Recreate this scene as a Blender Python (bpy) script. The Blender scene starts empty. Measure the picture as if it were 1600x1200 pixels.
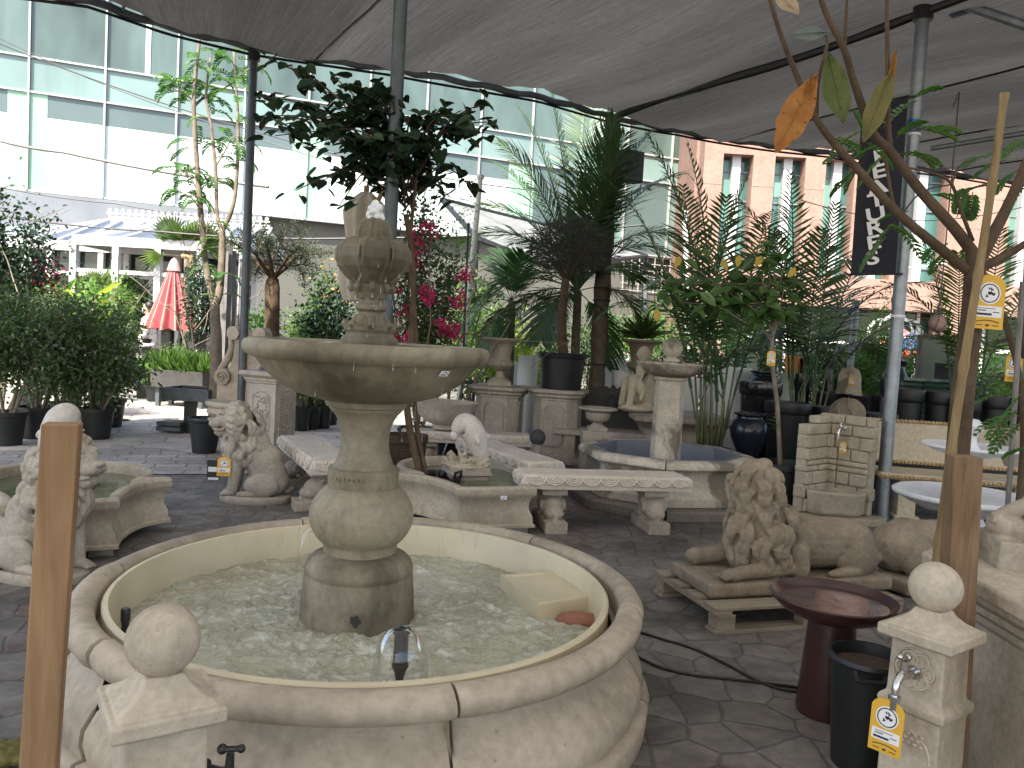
import bpy, bmesh, math, random
import numpy as np
from mathutils import Vector, Matrix, Euler
random.seed(7); RNG = np.random.default_rng(7)
S = bpy.context.scene
COL = S.collection
PI = math.pi
R = math.radians

# ------------------------------------------------------------------ camera, sky, sun, exposure
CAMH = 1.5; FPX = 1230.0
TP, RL = math.atan(.058), math.atan(.056)
CF = Vector((0, math.cos(TP), -math.sin(TP)))
_r0 = Vector((1, 0, 0)); _u0 = Vector((0, math.sin(TP), math.cos(TP)))
CR = math.cos(RL)*_r0 + math.sin(RL)*_u0
CU = math.cos(RL)*_u0 - math.sin(RL)*_r0
cam = bpy.data.cameras.new('camera'); camo = bpy.data.objects.new('camera', cam); COL.objects.link(camo)
cam.sensor_width = 36; cam.lens = 36*FPX/1600; cam.clip_start = .05; cam.clip_end = 500
camo.matrix_world = Matrix(((CR.x, CU.x, -CF.x, 0), (CR.y, CU.y, -CF.y, 0), (CR.z, CU.z, -CF.z, CAMH), (0, 0, 0, 1)))
S.camera = camo
SUN_EL, SUN_AZ = 52, 200      # azimuth clockwise from +Y; the sun stands behind the camera
w = bpy.data.worlds.new('World'); S.world = w; w.use_nodes = True
nt = w.node_tree; bg = nt.nodes['Background']; sky = nt.nodes.new('ShaderNodeTexSky')
sky.sky_type = 'NISHITA'; sky.sun_disc = False; sky.sun_elevation = R(SUN_EL); sky.sun_rotation = R(SUN_AZ)
sky.dust_density = 3.0; sky.air_density = 1.0
nt.links.new(sky.outputs[0], bg.inputs[0]); bg.inputs[1].default_value = .15
sun = bpy.data.lights.new('sun', 'SUN'); suno = bpy.data.objects.new('sun', sun); COL.objects.link(suno)
sun.energy = 4.2; sun.angle = R(.6); sun.color = (1, .93, .83)
sd = Vector((math.sin(R(SUN_AZ))*math.cos(R(SUN_EL)), math.cos(R(SUN_AZ))*math.cos(R(SUN_EL)), math.sin(R(SUN_EL))))
suno.rotation_euler = sd.to_track_quat('Z', 'Y').to_euler(); suno.location = sd*30
vs = S.view_settings; vs.view_transform = 'Standard'; vs.look = 'None'; vs.exposure = 1.6; vs.gamma = 1
cy = S.cycles; cy.max_bounces = 7; cy.diffuse_bounces = 4; cy.glossy_bounces = 3; cy.transmission_bounces = 5; cy.transparent_max_bounces = 12
cy.use_denoising = True; cy.sample_clamp_indirect = 6; cy.caustics_reflective = False; cy.caustics_refractive = False

def ray(px, py): return CF + CR*((px-800)/FPX) + CU*((600-py)/FPX)
def G(px, py, z=0.):                      # the point of height z seen at a photograph pixel
    d = ray(px, py); t = (z-CAMH)/d.z; return Vector((0, 0, CAMH)) + d*t
def A(px, py, Y):                         # the point at forward distance Y seen there
    d = ray(px, py); return Vector((0, 0, CAMH)) + d*(Y/d.y)
def V(*a): return Vector(a)

# ------------------------------------------------------------------ materials
def newmat(name):
    m = bpy.data.materials.new(name); m.use_nodes = True
    return m, m.node_tree, m.node_tree.nodes['Principled BSDF']
def node(nt, t, **kw):
    n = nt.nodes.new(t)
    for k, v in kw.items(): setattr(n, k, v)
    return n
def ramp(nt, fac, stops):
    r = node(nt, 'ShaderNodeValToRGB'); e = r.color_ramp.elements
    while len(e) < len(stops): e.new(.5)
    for i, (p, c) in enumerate(stops):
        e[i].position = p; e[i].color = (c if isinstance(c, tuple) else (c, c, c))[:3] + (1,)
    nt.links.new(fac, r.inputs[0]); return r.outputs[0]
def coords(nt, per_object=True):
    t = node(nt, 'ShaderNodeTexCoord'); a = node(nt, 'ShaderNodeVectorMath', operation='ADD')
    oi = node(nt, 'ShaderNodeObjectInfo'); m = node(nt, 'ShaderNodeMath', operation='MULTIPLY'); m.inputs[1].default_value = 37
    nt.links.new(oi.outputs['Random'], m.inputs[0]); nt.links.new(t.outputs['Object'], a.inputs[0])
    if per_object: nt.links.new(m.outputs[0], a.inputs[1])
    return a.outputs[0]
def noise(nt, vec, scale, detail=4, rough=.55, dist=0, stretch=None):
    if stretch:
        mp = node(nt, 'ShaderNodeMapping'); mp.inputs['Scale'].default_value = stretch; nt.links.new(vec, mp.inputs[0]); vec = mp.outputs[0]
    n = node(nt, 'ShaderNodeTexNoise'); n.inputs['Scale'].default_value = scale; n.inputs['Detail'].default_value = detail
    n.inputs['Roughness'].default_value = rough; n.inputs['Distortion'].default_value = dist
    nt.links.new(vec, n.inputs['Vector']); return n.outputs['Fac']
def mix(nt, fac, a, b, mode='MIX'):
    m = node(nt, 'ShaderNodeMix', data_type='RGBA', blend_type=mode)
    for i, v in ((0, fac), (6, a), (7, b)):
        if isinstance(v, (int, float)): m.inputs[i].default_value = v
        elif isinstance(v, tuple): m.inputs[i].default_value = v[:3] + (1,)
        else: nt.links.new(v, m.inputs[i])
    return m.outputs[2]
def bump(nt, bsdf, h, strength=.3, dist=.01, prev=None):
    b = node(nt, 'ShaderNodeBump'); b.inputs['Strength'].default_value = strength; b.inputs['Distance'].default_value = dist
    nt.links.new(h, b.inputs['Height'])
    if prev: nt.links.new(prev, b.inputs['Normal'])
    nt.links.new(b.outputs[0], bsdf.inputs['Normal']); return b.outputs[0]

def stone(name, light, dark, stain=None, stain_amt=.5, scale=3., rough=.85, bmp=.5, streak=.4, pits=True, stain_edge=(.5, .7)):
    wm_ = lambda t: tuple(x*k for x, k in zip(t, (1.0, .975, .93))) if t and name[:5] != 'white' and name[:5] != 'black' else t
    light, dark, stain = wm_(light), wm_(dark), wm_(stain)
    m, nt, b = newmat(name); v = coords(nt)
    n1 = noise(nt, v, scale, 6, .62)
    c = ramp(nt, n1, [(.32, dark), (.68, light)])
    n3 = noise(nt, v, scale*14, 3, .6); c = mix(nt, .24, c, ramp(nt, n3, [(.3, .2), (.7, .8)]), 'OVERLAY')
    n4 = noise(nt, v, scale*2.3, 8, .78, .15, (1, 1, 1-.7*streak)); c = mix(nt, ramp(nt, n4, [(.5, 0.), (.78, .55)]), c, tuple(x*.55 for x in dark))
    if stain:
        n2 = noise(nt, v, scale*.7, 5, .65, .5, (1, 1, 1-.6*streak))
        f = ramp(nt, n2, [(stain_edge[0], 0.), (stain_edge[1], stain_amt)])
        c = mix(nt, f, c, stain)
    if pits:
        vo = node(nt, 'ShaderNodeTexVoronoi'); vo.inputs['Scale'].default_value = scale*9; nt.links.new(v, vo.inputs['Vector'])
        f = ramp(nt, vo.outputs['Distance'], [(.04, .55), (.10, 0.)])
        c = mix(nt, f, c, tuple(x*.45 for x in dark))
    nt.links.new(c, b.inputs['Base Color']); b.inputs['Roughness'].default_value = rough
    b.inputs['Specular IOR Level'].default_value = .25
    p = bump(nt, b, n1, bmp*.5, .012); bump(nt, b, n3, bmp*.4, .003, p)
    return m
def plain(name, col, rough=.5, var=.15, scale=8, metal=0, bmp=.1, spec=.5, coat=0):
    m, nt, b = newmat(name); v = coords(nt); n1 = noise(nt, v, scale, 5, .6)
    lo = tuple(x*(1-var) for x in col); hi = tuple(min(1, x*(1+var)) for x in col)
    nt.links.new(ramp(nt, n1, [(.3, lo), (.7, hi)]), b.inputs['Base Color'])
    b.inputs['Roughness'].default_value = rough; b.inputs['Metallic'].default_value = metal
    b.inputs['Specular IOR Level'].default_value = spec; b.inputs['Coat Weight'].default_value = coat
    if bmp: bump(nt, b, n1, bmp, .004)
    return m
def wood(name, a, b_, scale=6., rough=.75, axis='Z'):
    m, nt, b = newmat(name); v = coords(nt)
    st = {'Z': (8, 8, .6), 'X': (.6, 8, 8), 'Y': (8, .6, 8)}[axis]
    n1 = noise(nt, v, scale, 6, .6, .6, st); n2 = noise(nt, v, 2.2, 3)
    c = ramp(nt, n1, [(.25, tuple(x*.45 for x in a)), (.38, a), (.7, b_), (.9, tuple(x*1.15 for x in b_))]); c = mix(nt, .5, c, ramp(nt, n2, [(.3, .3), (.7, .7)]), 'OVERLAY')
    nt.links.new(c, b.inputs['Base Color']); b.inputs['Roughness'].default_value = rough; b.inputs['Specular IOR Level'].default_value = .2
    bump(nt, b, n1, .25, .004); return m
def leafmat(name, cols, rough=.5, trans=.3, spec=.4):
    m, nt, b = newmat(name); g = node(nt, 'ShaderNodeNewGeometry')
    c = ramp(nt, g.outputs['Random Per Island'], [(i/(max(1, len(cols)-1)), c_) for i, c_ in enumerate(cols)])
    nt.links.new(c, b.inputs['Base Color']); b.inputs['Roughness'].default_value = rough; b.inputs['Specular IOR Level'].default_value = spec
    t = node(nt, 'ShaderNodeBsdfTranslucent'); nt.links.new(mix(nt, 1., c, (1.6, 1.9, .7), 'MULTIPLY'), t.inputs[0])
    mx = node(nt, 'ShaderNodeMixShader'); mx.inputs[0].default_value = trans
    nt.links.new(b.outputs[0], mx.inputs[1]); nt.links.new(t.outputs[0], mx.inputs[2])
    nt.links.new(mx.outputs[0], nt.nodes['Material Output'].inputs[0]); return m

M = {}
M['cream'] = stone('cast_stone_cream', (.52, .46, .37), (.36, .315, .25), (.19, .17, .13), .6, 2.6)
M['grey'] = stone('cast_stone_grey', (.49, .435, .365), (.32, .285, .24), (.19, .17, .14), .5, 3)
M['ped'] = stone('cast_stone_panel', (.49, .445, .39), (.36, .325, .28), (.24, .215, .185), .4, 2.2, streak=1)
M['mossy'] = stone('wet_mossy_stone', (.34, .305, .23), (.21, .187, .14), (.075, .068, .048), .9, 2.3, .55, .5, 1, True, (.46, .64))
M['basin'] = stone('basin_segment_stone', (.50, .435, .35), (.33, .285, .23), (.16, .14, .115), .65, 1.6, .6, .4, 0)
M['octo'] = stone('octagon_stone', (.60, .555, .47), (.38, .345, .285), (.15, .13, .10), .9, 2.6, .8, .4, .6, True, (.50, .58))
M['lion'] = stone('lion_terracotta_stone', (.345, .285, .215), (.205, .17, .13), (.10, .088, .07), .7, 3.2, bmp=.7)
M['lionpale'] = stone('lion_pale_stone', (.48, .44, .38), (.34, .31, .265), (.22, .2, .175), .5, 4)
M['white'] = stone('white_cast_stone', (.78, .78, .79), (.66, .66, .68), (.5, .5, .5), .2, 2, pits=False, bmp=.2)
M['chalk'] = stone('chalky_stone', (.58, .52, .43), (.42, .37, .30), (.22, .195, .155), .6, 3, streak=.9)
M['benchtop'] = stone('pale_bench_stone', (.68, .62, .545), (.56, .505, .44), (.36, .32, .27), .35, 2.4, bmp=.3)
M['chalkwhite'] = stone('white_weathered_stone', (.66, .62, .56), (.54, .5, .45), (.4, .37, .33), .3, 4, bmp=.2)
M['frame'] = plain('white_painted_frame', (.52, .52, .52), .6, .05, 3, bmp=0)
M['slab'] = stone('dark_weathered_slab', (.24, .215, .18), (.15, .135, .115), (.08, .075, .06), .6, 2)
M['yellowish'] = stone('sand_coloured_stone', (.62, .55, .43), (.52, .46, .35), (.36, .32, .25), .3, 2, pits=False)
M['rope'] = plain('gilded_rope_edge', (.42, .29, .14), .6, .4, 30, bmp=.5)
M['darkstone'] = stone('black_slate_stone', (.075, .075, .07), (.04, .04, .04), None, 0, 3)
M['liner'] = plain('cream_liner', (.60, .525, .36), .35, .12, 3, bmp=.05)
M['bluegrey'] = plain('blue_grey_liner', (.17, .185, .21), .45, .12, 3)
M['blackplastic'] = plain('black_plastic', (.011, .013, .014), .45, .3, 6, bmp=.05)
M['blackglaze'] = plain('black_glaze', (.013, .014, .017), .16, .3, 6, bmp=.02)
M['blueglaze'] = plain('dark_blue_glaze', (.012, .016, .024), .2, .3, 6, bmp=.02)
M['greenglaze'] = plain('dark_green_glaze', (.028, .06, .045), .2, .3, 6, bmp=.02)
M['sageglaze'] = plain('sage_glaze', (.36, .40, .31), .25, .15, 6, bmp=.02)
M['redglaze'] = plain('oxblood_glaze', (.045, .018, .016), .3, .35, 9, bmp=.02)
M['terracotta'] = plain('terracotta_clay', (.30, .13, .085), .8, .2, 7)
M['orangeclay'] = plain('orange_painted_clay', (.55, .22, .04), .6, .2, 7)
M['whitepot'] = plain('white_painted_pot', (.80, .79, .76), .55, .04, 3, bmp=.02)
M['soil'] = plain('potting_soil', (.055, .035, .025), .95, .5, 40, bmp=1)
M['steel'] = plain('galvanised_steel', (.30, .33, .35), .45, .2, 12, .75, .05)
M['greypole'] = plain('grey_painted_steel', (.09, .105, .115), .45, .25, 8, .3, .05)
M['chrome'] = plain('worn_chrome', (.62, .62, .62), .2, .15, 30, 1, .03)
M['blackmetal'] = plain('black_pipe', (.025, .025, .027), .4, .3, 20, .2)
M['postwood'] = wood('sawn_pine', (.25, .15, .075), (.35, .22, .12))
M['oldwood'] = wood('weathered_post_wood', (.17, .105, .06), (.27, .18, .11))
M['palletwood'] = wood('pallet_wood', (.22, .185, .135), (.34, .29, .22), axis='X')
M['greywood'] = wood('grey_weathered_wood', (.16, .15, .14), (.28, .265, .25))
M['darkwood'] = wood('dark_brown_wood', (.045, .028, .022), (.085, .055, .042), axis='X')
M['bamboo'] = wood('bamboo_cane', (.22, .16, .08), (.34, .25, .13))
M['bark'] = stone('brown_bark', (.135, .095, .065), (.07, .048, .032), None, 0, 9, bmp=1, pits=False)
M['palebark'] = stone('pale_grey_bark', (.27, .235, .19), (.15, .125, .1), None, 0, 9, bmp=1, pits=False)
M['palmbark'] = stone('palm_trunk_bark', (.20, .165, .125), (.10, .08, .06), None, 0, 7, bmp=1, pits=False)
M['label'] = plain('yellow_price_card', (.72, .42, .04), .6, .05, 5, bmp=0)
M['paper'] = plain('white_sticker_paper', (.82, .82, .82), .6, .04, 5, bmp=0)
M['ink'] = plain('black_ink', (.03, .03, .03), .7, .1, 5, bmp=0)
M['cable'] = plain('black_cable', (.012, .012, .013), .5, .2, 9)
M['L_dark'] = leafmat('dark_green_leaf', [(.012, .032, .018), (.02, .048, .022), (.03, .065, .028)], .4, .12)
M['L_mid'] = leafmat('mid_green_leaf', [(.03, .075, .02), (.05, .115, .03), (.075, .15, .04), (.035, .09, .03)], .5, .25)
M['L_hedge'] = leafmat('hedge_leaf', [(.045, .08, .035), (.08, .13, .05), (.055, .10, .042), (.15, .20, .075)], .45, .22)
M['L_light'] = leafmat('light_green_leaf', [(.10, .20, .05), (.15, .27, .07), (.21, .33, .09), (.08, .17, .05)], .5, .35)
M['L_yellow'] = leafmat('yellow_green_leaf', [(.32, .38, .06), (.42, .44, .10), (.2, .3, .06)], .5, .35)
M['L_olive'] = leafmat('olive_leaf', [(.07, .10, .065), (.11, .14, .09), (.05, .075, .045)], .55, .15)
M['L_twig'] = leafmat('grey_twig_leaf', [(.10, .105, .085), (.15, .155, .125), (.07, .075, .06)], .7, .05)
M['L_palm'] = leafmat('palm_leaflet', [(.045, .085, .045), (.07, .135, .06), (.10, .17, .07), (.055, .105, .05)], .4, .25)
M['L_palmlight'] = leafmat('light_palm_leaflet', [(.09, .16, .05), (.14, .21, .07), (.20, .25, .10), (.06, .12, .04)], .45, .3)
M['L_neem'] = leafmat('neem_leaflet', [(.045, .13, .03), (.07, .17, .04), (.04, .10, .03)], .45, .35)
M['L_pink'] = leafmat('magenta_bract', [(.50, .03, .16), (.62, .06, .26), (.42, .02, .10), (.65, .10, .22)], .6, .35)
M['L_orange'] = leafmat('orange_blossom', [(.7, .3, .06), (.75, .38, .15)], .6, .3)
M['L_dry'] = leafmat('dry_orange_leaf', [(.42, .17, .03), (.5, .22, .04)], .6, .3)
M['L_big'] = leafmat('big_almond_leaf', [(.07, .12, .03), (.06, .11, .03)], .5, .35)

# ------------------------------------------------------------------ mesh building
class MB:
    def __init__(s): s.v = []; s.f = []
    def add(s, vs, fs):
        o = len(s.v); s.v += [tuple(x) for x in vs]; s.f += [tuple(i+o for i in f) for f in fs]; return s
    def box(s, c, size, rz=0, rot=None):
        hx, hy, hz = [x/2 for x in size]; m = rot or Matrix.Rotation(rz, 3, 'Z'); c = Vector(c)
        vs = [c + m @ Vector((x*hx, y*hy, z*hz)) for z in (-1, 1) for x, y in ((-1, -1), (1, -1), (1, 1), (-1, 1))]
        return s.add(vs, [(0, 3, 2, 1), (4, 5, 6, 7), (0, 1, 5, 4), (1, 2, 6, 5), (2, 3, 7, 6), (3, 0, 4, 7)])
    def beam(s, a, b, w, h=None):
        a = Vector(a); b = Vector(b); d = b-a; q = d.to_track_quat('X', 'Z').to_matrix()
        return s.box((a+b)/2, (d.length, w, h or w), rot=q)
    def lathe(s, prof, seg=32, c=(0, 0, 0), close=True, a0=0, a1=2*PI, rmod=None, sx=1, sy=1, phase=0):
        full = abs(a1-a0-2*PI) < 1e-6; n = seg if full else seg+1; vs = []
        for r, z in prof:
            for i in range(n):
                t = a0 + (a1-a0)*i/seg + phase; rr = r*(rmod(t, z) if rmod else 1)
                vs.append((c[0]+rr*math.cos(t)*sx, c[1]+rr*math.sin(t)*sy, c[2]+z))
        fs = []
        for j in range(len(prof)-1):
            for i in range(seg):
                k = (i+1) % n; fs.append((j*n+i, j*n+k, (j+1)*n+k, (j+1)*n+i))
        if close and full:
            if prof[0][0] > 1e-5: fs.append(tuple(reversed(range(n))))
            if prof[-1][0] > 1e-5: fs.append(tuple((len(prof)-1)*n+i for i in range(n)))
        return s.add(vs, fs)
    def tube(s, pts, rad, seg=8, caps=True):
        pts = [Vector(p) for p in pts]; n = len(pts)
        if not hasattr(rad, '__len__'): rad = [rad]*n
        vs = []; up = None
        for i, p in enumerate(pts):
            d = (pts[min(i+1, n-1)] - pts[max(i-1, 0)])
            if d.length < 1e-9: d = Vector((0, 0, 1))
            d.normalize()
            if up is None: up = d.orthogonal().normalized()
            up = (up - d*up.dot(d))
            up = d.orthogonal().normalized() if up.length < 1e-6 else up.normalized()
            b = d.cross(up)
            for k in range(seg):
                t = 2*PI*k/seg; vs.append(p + (up*math.cos(t) + b*math.sin(t))*rad[i])
        fs = [(i*seg+k, i*seg+(k+1) % seg, (i+1)*seg+(k+1) % seg, (i+1)*seg+k) for i in range(n-1) for k in range(seg)]
        if caps: fs += [tuple(reversed(range(seg))), tuple((n-1)*seg+k for k in range(seg))]
        return s.add(vs, fs)
    def ell(s, c, r, rot=None, seg=20, rings=12):
        if not hasattr(r, '__len__'): r = (r, r, r)
        vs = []; m = rot or Matrix.Identity(3); c = Vector(c)
        for j in range(1, rings):
            t = PI*j/rings
            for i in range(seg):
                p = 2*PI*i/seg; vs.append(c + m @ Vector((r[0]*math.sin(t)*math.cos(p), r[1]*math.sin(t)*math.sin(p), -r[2]*math.cos(t))))
        vs.append(c + m @ Vector((0, 0, -r[2]))); vs.append(c + m @ Vector((0, 0, r[2]))); b = len(vs)-2
        fs = [(j*seg+i, j*seg+(i+1) % seg, (j+1)*seg+(i+1) % seg, (j+1)*seg+i) for j in range(rings-2) for i in range(seg)]
        fs += [(b, (i+1) % seg, i) for i in range(seg)] + [(b+1, (rings-2)*seg+i, (rings-2)*seg+(i+1) % seg) for i in range(seg)]
        return s.add(vs, fs)
    def cap(s, a, b, ra, rb, seg=16):           # tapered capsule
        a = Vector(a); b = Vector(b); d = (b-a); L = max(d.length, 1e-6); d = d/L; pts = []; rr = []
        for t in (-1, -.9, -.7, -.4): pts.append(a + d*ra*t); rr.append(ra*math.sqrt(max(0.0004, 1-t*t)))
        pts.append(a); rr.append(ra); pts.append(b); rr.append(rb)
        for t in (.4, .7, .9, 1): pts.append(b + d*rb*t); rr.append(rb*math.sqrt(max(0.0004, 1-t*t)))
        return s.tube(pts, rr, seg)
    def prism(s, poly, z0, z1):
        n = len(poly); vs = [(x, y, z0) for x, y in poly] + [(x, y, z1) for x, y in poly]
        return s.add(vs, [tuple(reversed(range(n))), tuple(range(n, 2*n))] + [(i, (i+1) % n, n+(i+1) % n, n+i) for i in range(n)])
    def rings(s, loops, cap=True, closed=True):     # loops of equal length skinned together
        n = len(loops[0]); vs = [p for l in loops for p in l]
        fs = [(j*n+i, j*n+(i+1) % n, (j+1)*n+(i+1) % n, (j+1)*n+i) for j in range(len(loops)-1) for i in range(n if closed else n-1)]
        if cap: fs += [tuple(reversed(range(n))), tuple((len(loops)-1)*n+i for i in range(n))]
        return s.add(vs, fs)
    def xf(s, m, start=0):
        m = m.to_4x4() if len(m) == 3 else m
        s.v = s.v[:start] + [tuple(m @ Vector(p)) for p in s.v[start:]]; return s
    def mesh(s, name, mat, smooth=35):
        me = bpy.data.meshes.new(name); me.from_pydata([tuple(p) for p in s.v], [], s.f); me.update()
        if mat: me.materials.append(mat)
        if smooth:
            me.polygons.foreach_set('use_smooth', [True]*len(me.polygons))
            if smooth < 180: me.set_sharp_from_angle(angle=R(smooth))
        return me
    def build(s, name, mat, parent=None, smooth=35, bevel=0, loc=None, segs=2):
        o = bpy.data.objects.new(name, s.mesh(name, mat, smooth)); COL.objects.link(o)
        if parent: o.parent = parent
        if loc is not None: o.location = loc
        if bevel:
            b = o.modifiers.new('bevel', 'BEVEL'); b.width = bevel; b.segments = segs; b.limit_method = 'ANGLE'; b.angle_limit = R(35); b.harden_normals = False
        return o
def tag(o, label=None, cat=None, group=None, kind=None):
    if label: o['label'] = label
    if cat: o['category'] = cat
    if group: o['group'] = group
    if kind: o['kind'] = kind
    return o
def thing(name, label, cat, loc=(0, 0, 0), rz=0, group=None, scale=1):
    o = bpy.data.objects.new(name, None); COL.objects.link(o); o.location = loc; o.rotation_euler = (0, 0, rz); o.scale = (scale,)*3
    o.empty_display_size = .1
    return tag(o, label, cat, group)
def dup(o, parent=None):
    c = o.copy(); COL.objects.link(c); c.parent = parent
    for ch in [x for x in COL.objects if x.parent == o]: dup(ch, c)
    return c
def copy_of(o, label, loc=None, rz=None, group=None, scale=None):
    c = dup(o); c['label'] = label
    if group: c['group'] = group
    if loc is not None: c.location = loc
    if rz is not None: c.rotation_euler = (0, 0, rz)
    if scale: c.scale = (scale,)*3 if not hasattr(scale, '__len__') else scale
    return c
_tex = {}
def fused(mb, name, mat, parent=None, voxel=.01, smooth=3, disp=0, dscale=.05, loc=None):
    """overlapping closed shapes melted into one continuous carved surface"""
    tmp = mb.build('tmp', None, smooth=0)
    r = tmp.modifiers.new('r', 'REMESH'); r.mode = 'VOXEL'; r.voxel_size = voxel
    if smooth: sm = tmp.modifiers.new('s', 'SMOOTH'); sm.factor = .5; sm.iterations = smooth
    if disp:
        tx = _tex.get(dscale)
        if not tx: tx = bpy.data.textures.new('chisel', 'CLOUDS'); tx.noise_scale = dscale; tx.noise_depth = 2; _tex[dscale] = tx
        d = tmp.modifiers.new('d', 'DISPLACE'); d.texture = tx; d.strength = disp; d.mid_level = .5
    dg = bpy.context.evaluated_depsgraph_get(); dg.update()
    me = bpy.data.meshes.new_from_object(tmp.evaluated_get(dg)); me.name = name
    bpy.data.objects.remove(tmp); me.materials.clear(); me.materials.append(mat)
    me.polygons.foreach_set('use_smooth', [True]*len(me.polygons))
    o = bpy.data.objects.new(name, me); COL.objects.link(o)
    if parent: o.parent = parent
    if loc is not None: o.location = loc
    return o

# ------------------------------------------------------------------ leaves
OVAL = (np.array([[0, 0, 0], [.3, .46, .10], [.68, .36, .08], [1, 0, -.05], [.68, -.36, .08], [.3, -.46, .10]]), [(0, 3, 2, 1), (0, 5, 4, 3)])
HEART = (np.array([[.06, 0, 0], [-.04, .24, .05], [.14, .5, .1], [.45, .5, .1], [.78, .27, .04], [1, 0, -.1], [.78, -.27, .04], [.45, -.5, .1], [.14, -.5, .1], [-.04, -.24, .05]]), [(0, 5, 4, 3, 2, 1), (0, 9, 8, 7, 6, 5)])
THIN = (np.array([[0, 0, 0], [.35, .5, .12], [1, 0, -.06], [.35, -.5, .12]]), [(0, 2, 1), (0, 3, 2)])
BLADE = (np.array([[0, .25, .0], [0, -.25, 0], [.5, -.5, .02], [.5, .5, .02], [1, 0, -.12]]), [(0, 1, 2, 3), (3, 2, 4)])
def leaves(name, pos, dirs, nrm, length, width, mat, parent=None, shape=OVAL, loc=None):
    pos = np.asarray(pos, float); n = len(pos)
    dirs = np.asarray(dirs, float); dirs = dirs/np.maximum(1e-9, np.linalg.norm(dirs, axis=1, keepdims=True))
    nrm = np.asarray(nrm, float); side = np.cross(nrm, dirs); side /= np.maximum(1e-9, np.linalg.norm(side, axis=1, keepdims=True)); up = np.cross(dirs, side)
    length = np.broadcast_to(length, (n,))[:, None, None]; width = np.broadcast_to(width, (n,))[:, None, None]
    T, F = shape
    v = pos[:, None, :] + dirs[:, None, :]*T[None, :, 0:1]*length + side[:, None, :]*T[None, :, 1:2]*width + up[:, None, :]*T[None, :, 2:3]*length
    v = v.reshape(-1, 3); k = len(T); me = bpy.data.meshes.new(name)
    me.vertices.add(len(v)); me.vertices.foreach_set('co', v.astype('f').ravel())
    tot = [len(f) for f in F]; idx = np.concatenate([np.array(f) for f in F]); nl = len(idx)
    loops = (np.arange(n)[:, None]*k + idx[None, :]).ravel()
    me.loops.add(n*nl); me.loops.foreach_set('vertex_index', loops.astype('i'))
    st = np.concatenate([[0], np.cumsum(tot)[:-1]]); starts = (np.arange(n)[:, None]*nl + st[None, :]).ravel()
    me.polygons.add(n*len(F)); me.polygons.foreach_set('loop_start', starts.astype('i'))
    me.update(calc_edges=True); me.validate(); me.materials.append(mat)
    o = bpy.data.objects.new(name, me); COL.objects.link(o)
    if parent: o.parent = parent
    if loc is not None: o.location = loc
    return o
def rdirs(n, up=0., flat=1.):
    d = RNG.normal(size=(n, 3)); d[:, 2] *= flat; d /= np.linalg.norm(d, axis=1, keepdims=True); d[:, 2] += up; return d
def curve(a, d, L, n=6, droop=0., wob=.1, rnd=random):
    p = Vector(a); d = Vector(d).normalized(); out = [p.copy()]
    for i in range(n):
        d = (d + Vector((rnd.uniform(-wob, wob), rnd.uniform(-wob, wob), rnd.uniform(-wob, wob) - droop))).normalized()
        p = p + d*(L/n); out.append(p.copy())
    return out
def branch_tree(mb, a, d, L, r, depth, tips, spread=.6, split=(2, 3), droop=0., wob=.12, keep=.72, seg=6, up=.25):
    pts = curve(a, d, L, 5, droop, wob); n = len(pts)
    mb.tube(pts, [r*(1-.45*i/(n-1)) for i in range(n)], seg if depth > 1 else 4, False)
    if depth == 0: tips.append(pts); return
    for k in range(random.randint(*split)):
        t = pts[-1] if k == 0 else pts[random.randint(n//2, n-1)]
        dd = (pts[-1]-pts[-2]).normalized(); rd = Vector((random.gauss(0, 1), random.gauss(0, 1), random.gauss(0, 1)*.6 + up)).normalized()
        branch_tree(mb, t, dd*(1-spread) + rd*spread, L*keep*random.uniform(.8, 1.15), r*.55, depth-1, tips, spread, split, droop, wob, keep, seg, up)
    if depth <= 1: tips.append(pts)
def tip_points(tips, n):
    out = []; dr = []
    for _ in range(n):
        t = random.choice(tips); i = random.randint(1, len(t)-1); f = random.random()
        out.append(t[i-1].lerp(t[i], f)); dr.append((t[i]-t[i-1]).normalized())
    return np.array([tuple(p) for p in out]), np.array([tuple(p) for p in dr])
def twig_leaves(name, tips, n, L, W, mat, parent, shape=OVAL, hang=-.2, along=.5, jit=.02, flat=.6):
    p, d = tip_points(tips, n); p = p + RNG.normal(size=p.shape)*jit
    dd = d*along + rdirs(n, hang, flat); nn = rdirs(n, 1.2)
    s = RNG.uniform(.65, 1.15, n); return leaves(name, p, dd, nn, L*s, W*s, mat, parent, shape)
def blob_points(n, c, r, shell=.45, clumps=0, clr=.25):
    c = np.array(c, float); r = np.array(r if hasattr(r, '__len__') else (r, r, r), float)
    if clumps:
        k = RNG.normal(size=(clumps, 3)); k /= np.linalg.norm(k, axis=1, keepdims=True); k *= RNG.uniform(.35, .95, (clumps, 1))
        q = k[RNG.integers(0, clumps, n)] + RNG.normal(size=(n, 3))*clr*RNG.uniform(.6, 1.2, (n, 1))
    else:
        q = RNG.normal(size=(n, 3)); q /= np.linalg.norm(q, axis=1, keepdims=True); q *= RNG.uniform(shell, 1, (n, 1))**.5
    return c + q*r, q
def frond_pts(a, d, L, droop, n=14):
    p = Vector(a); d = Vector(d).normalized(); out = [p.copy()]
    for i in range(n):
        d = (d + Vector((0, 0, -droop*(.3+i/n)/n*2))).normalized(); p = p + d*(L/n); out.append(p.copy())
    return out
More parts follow.
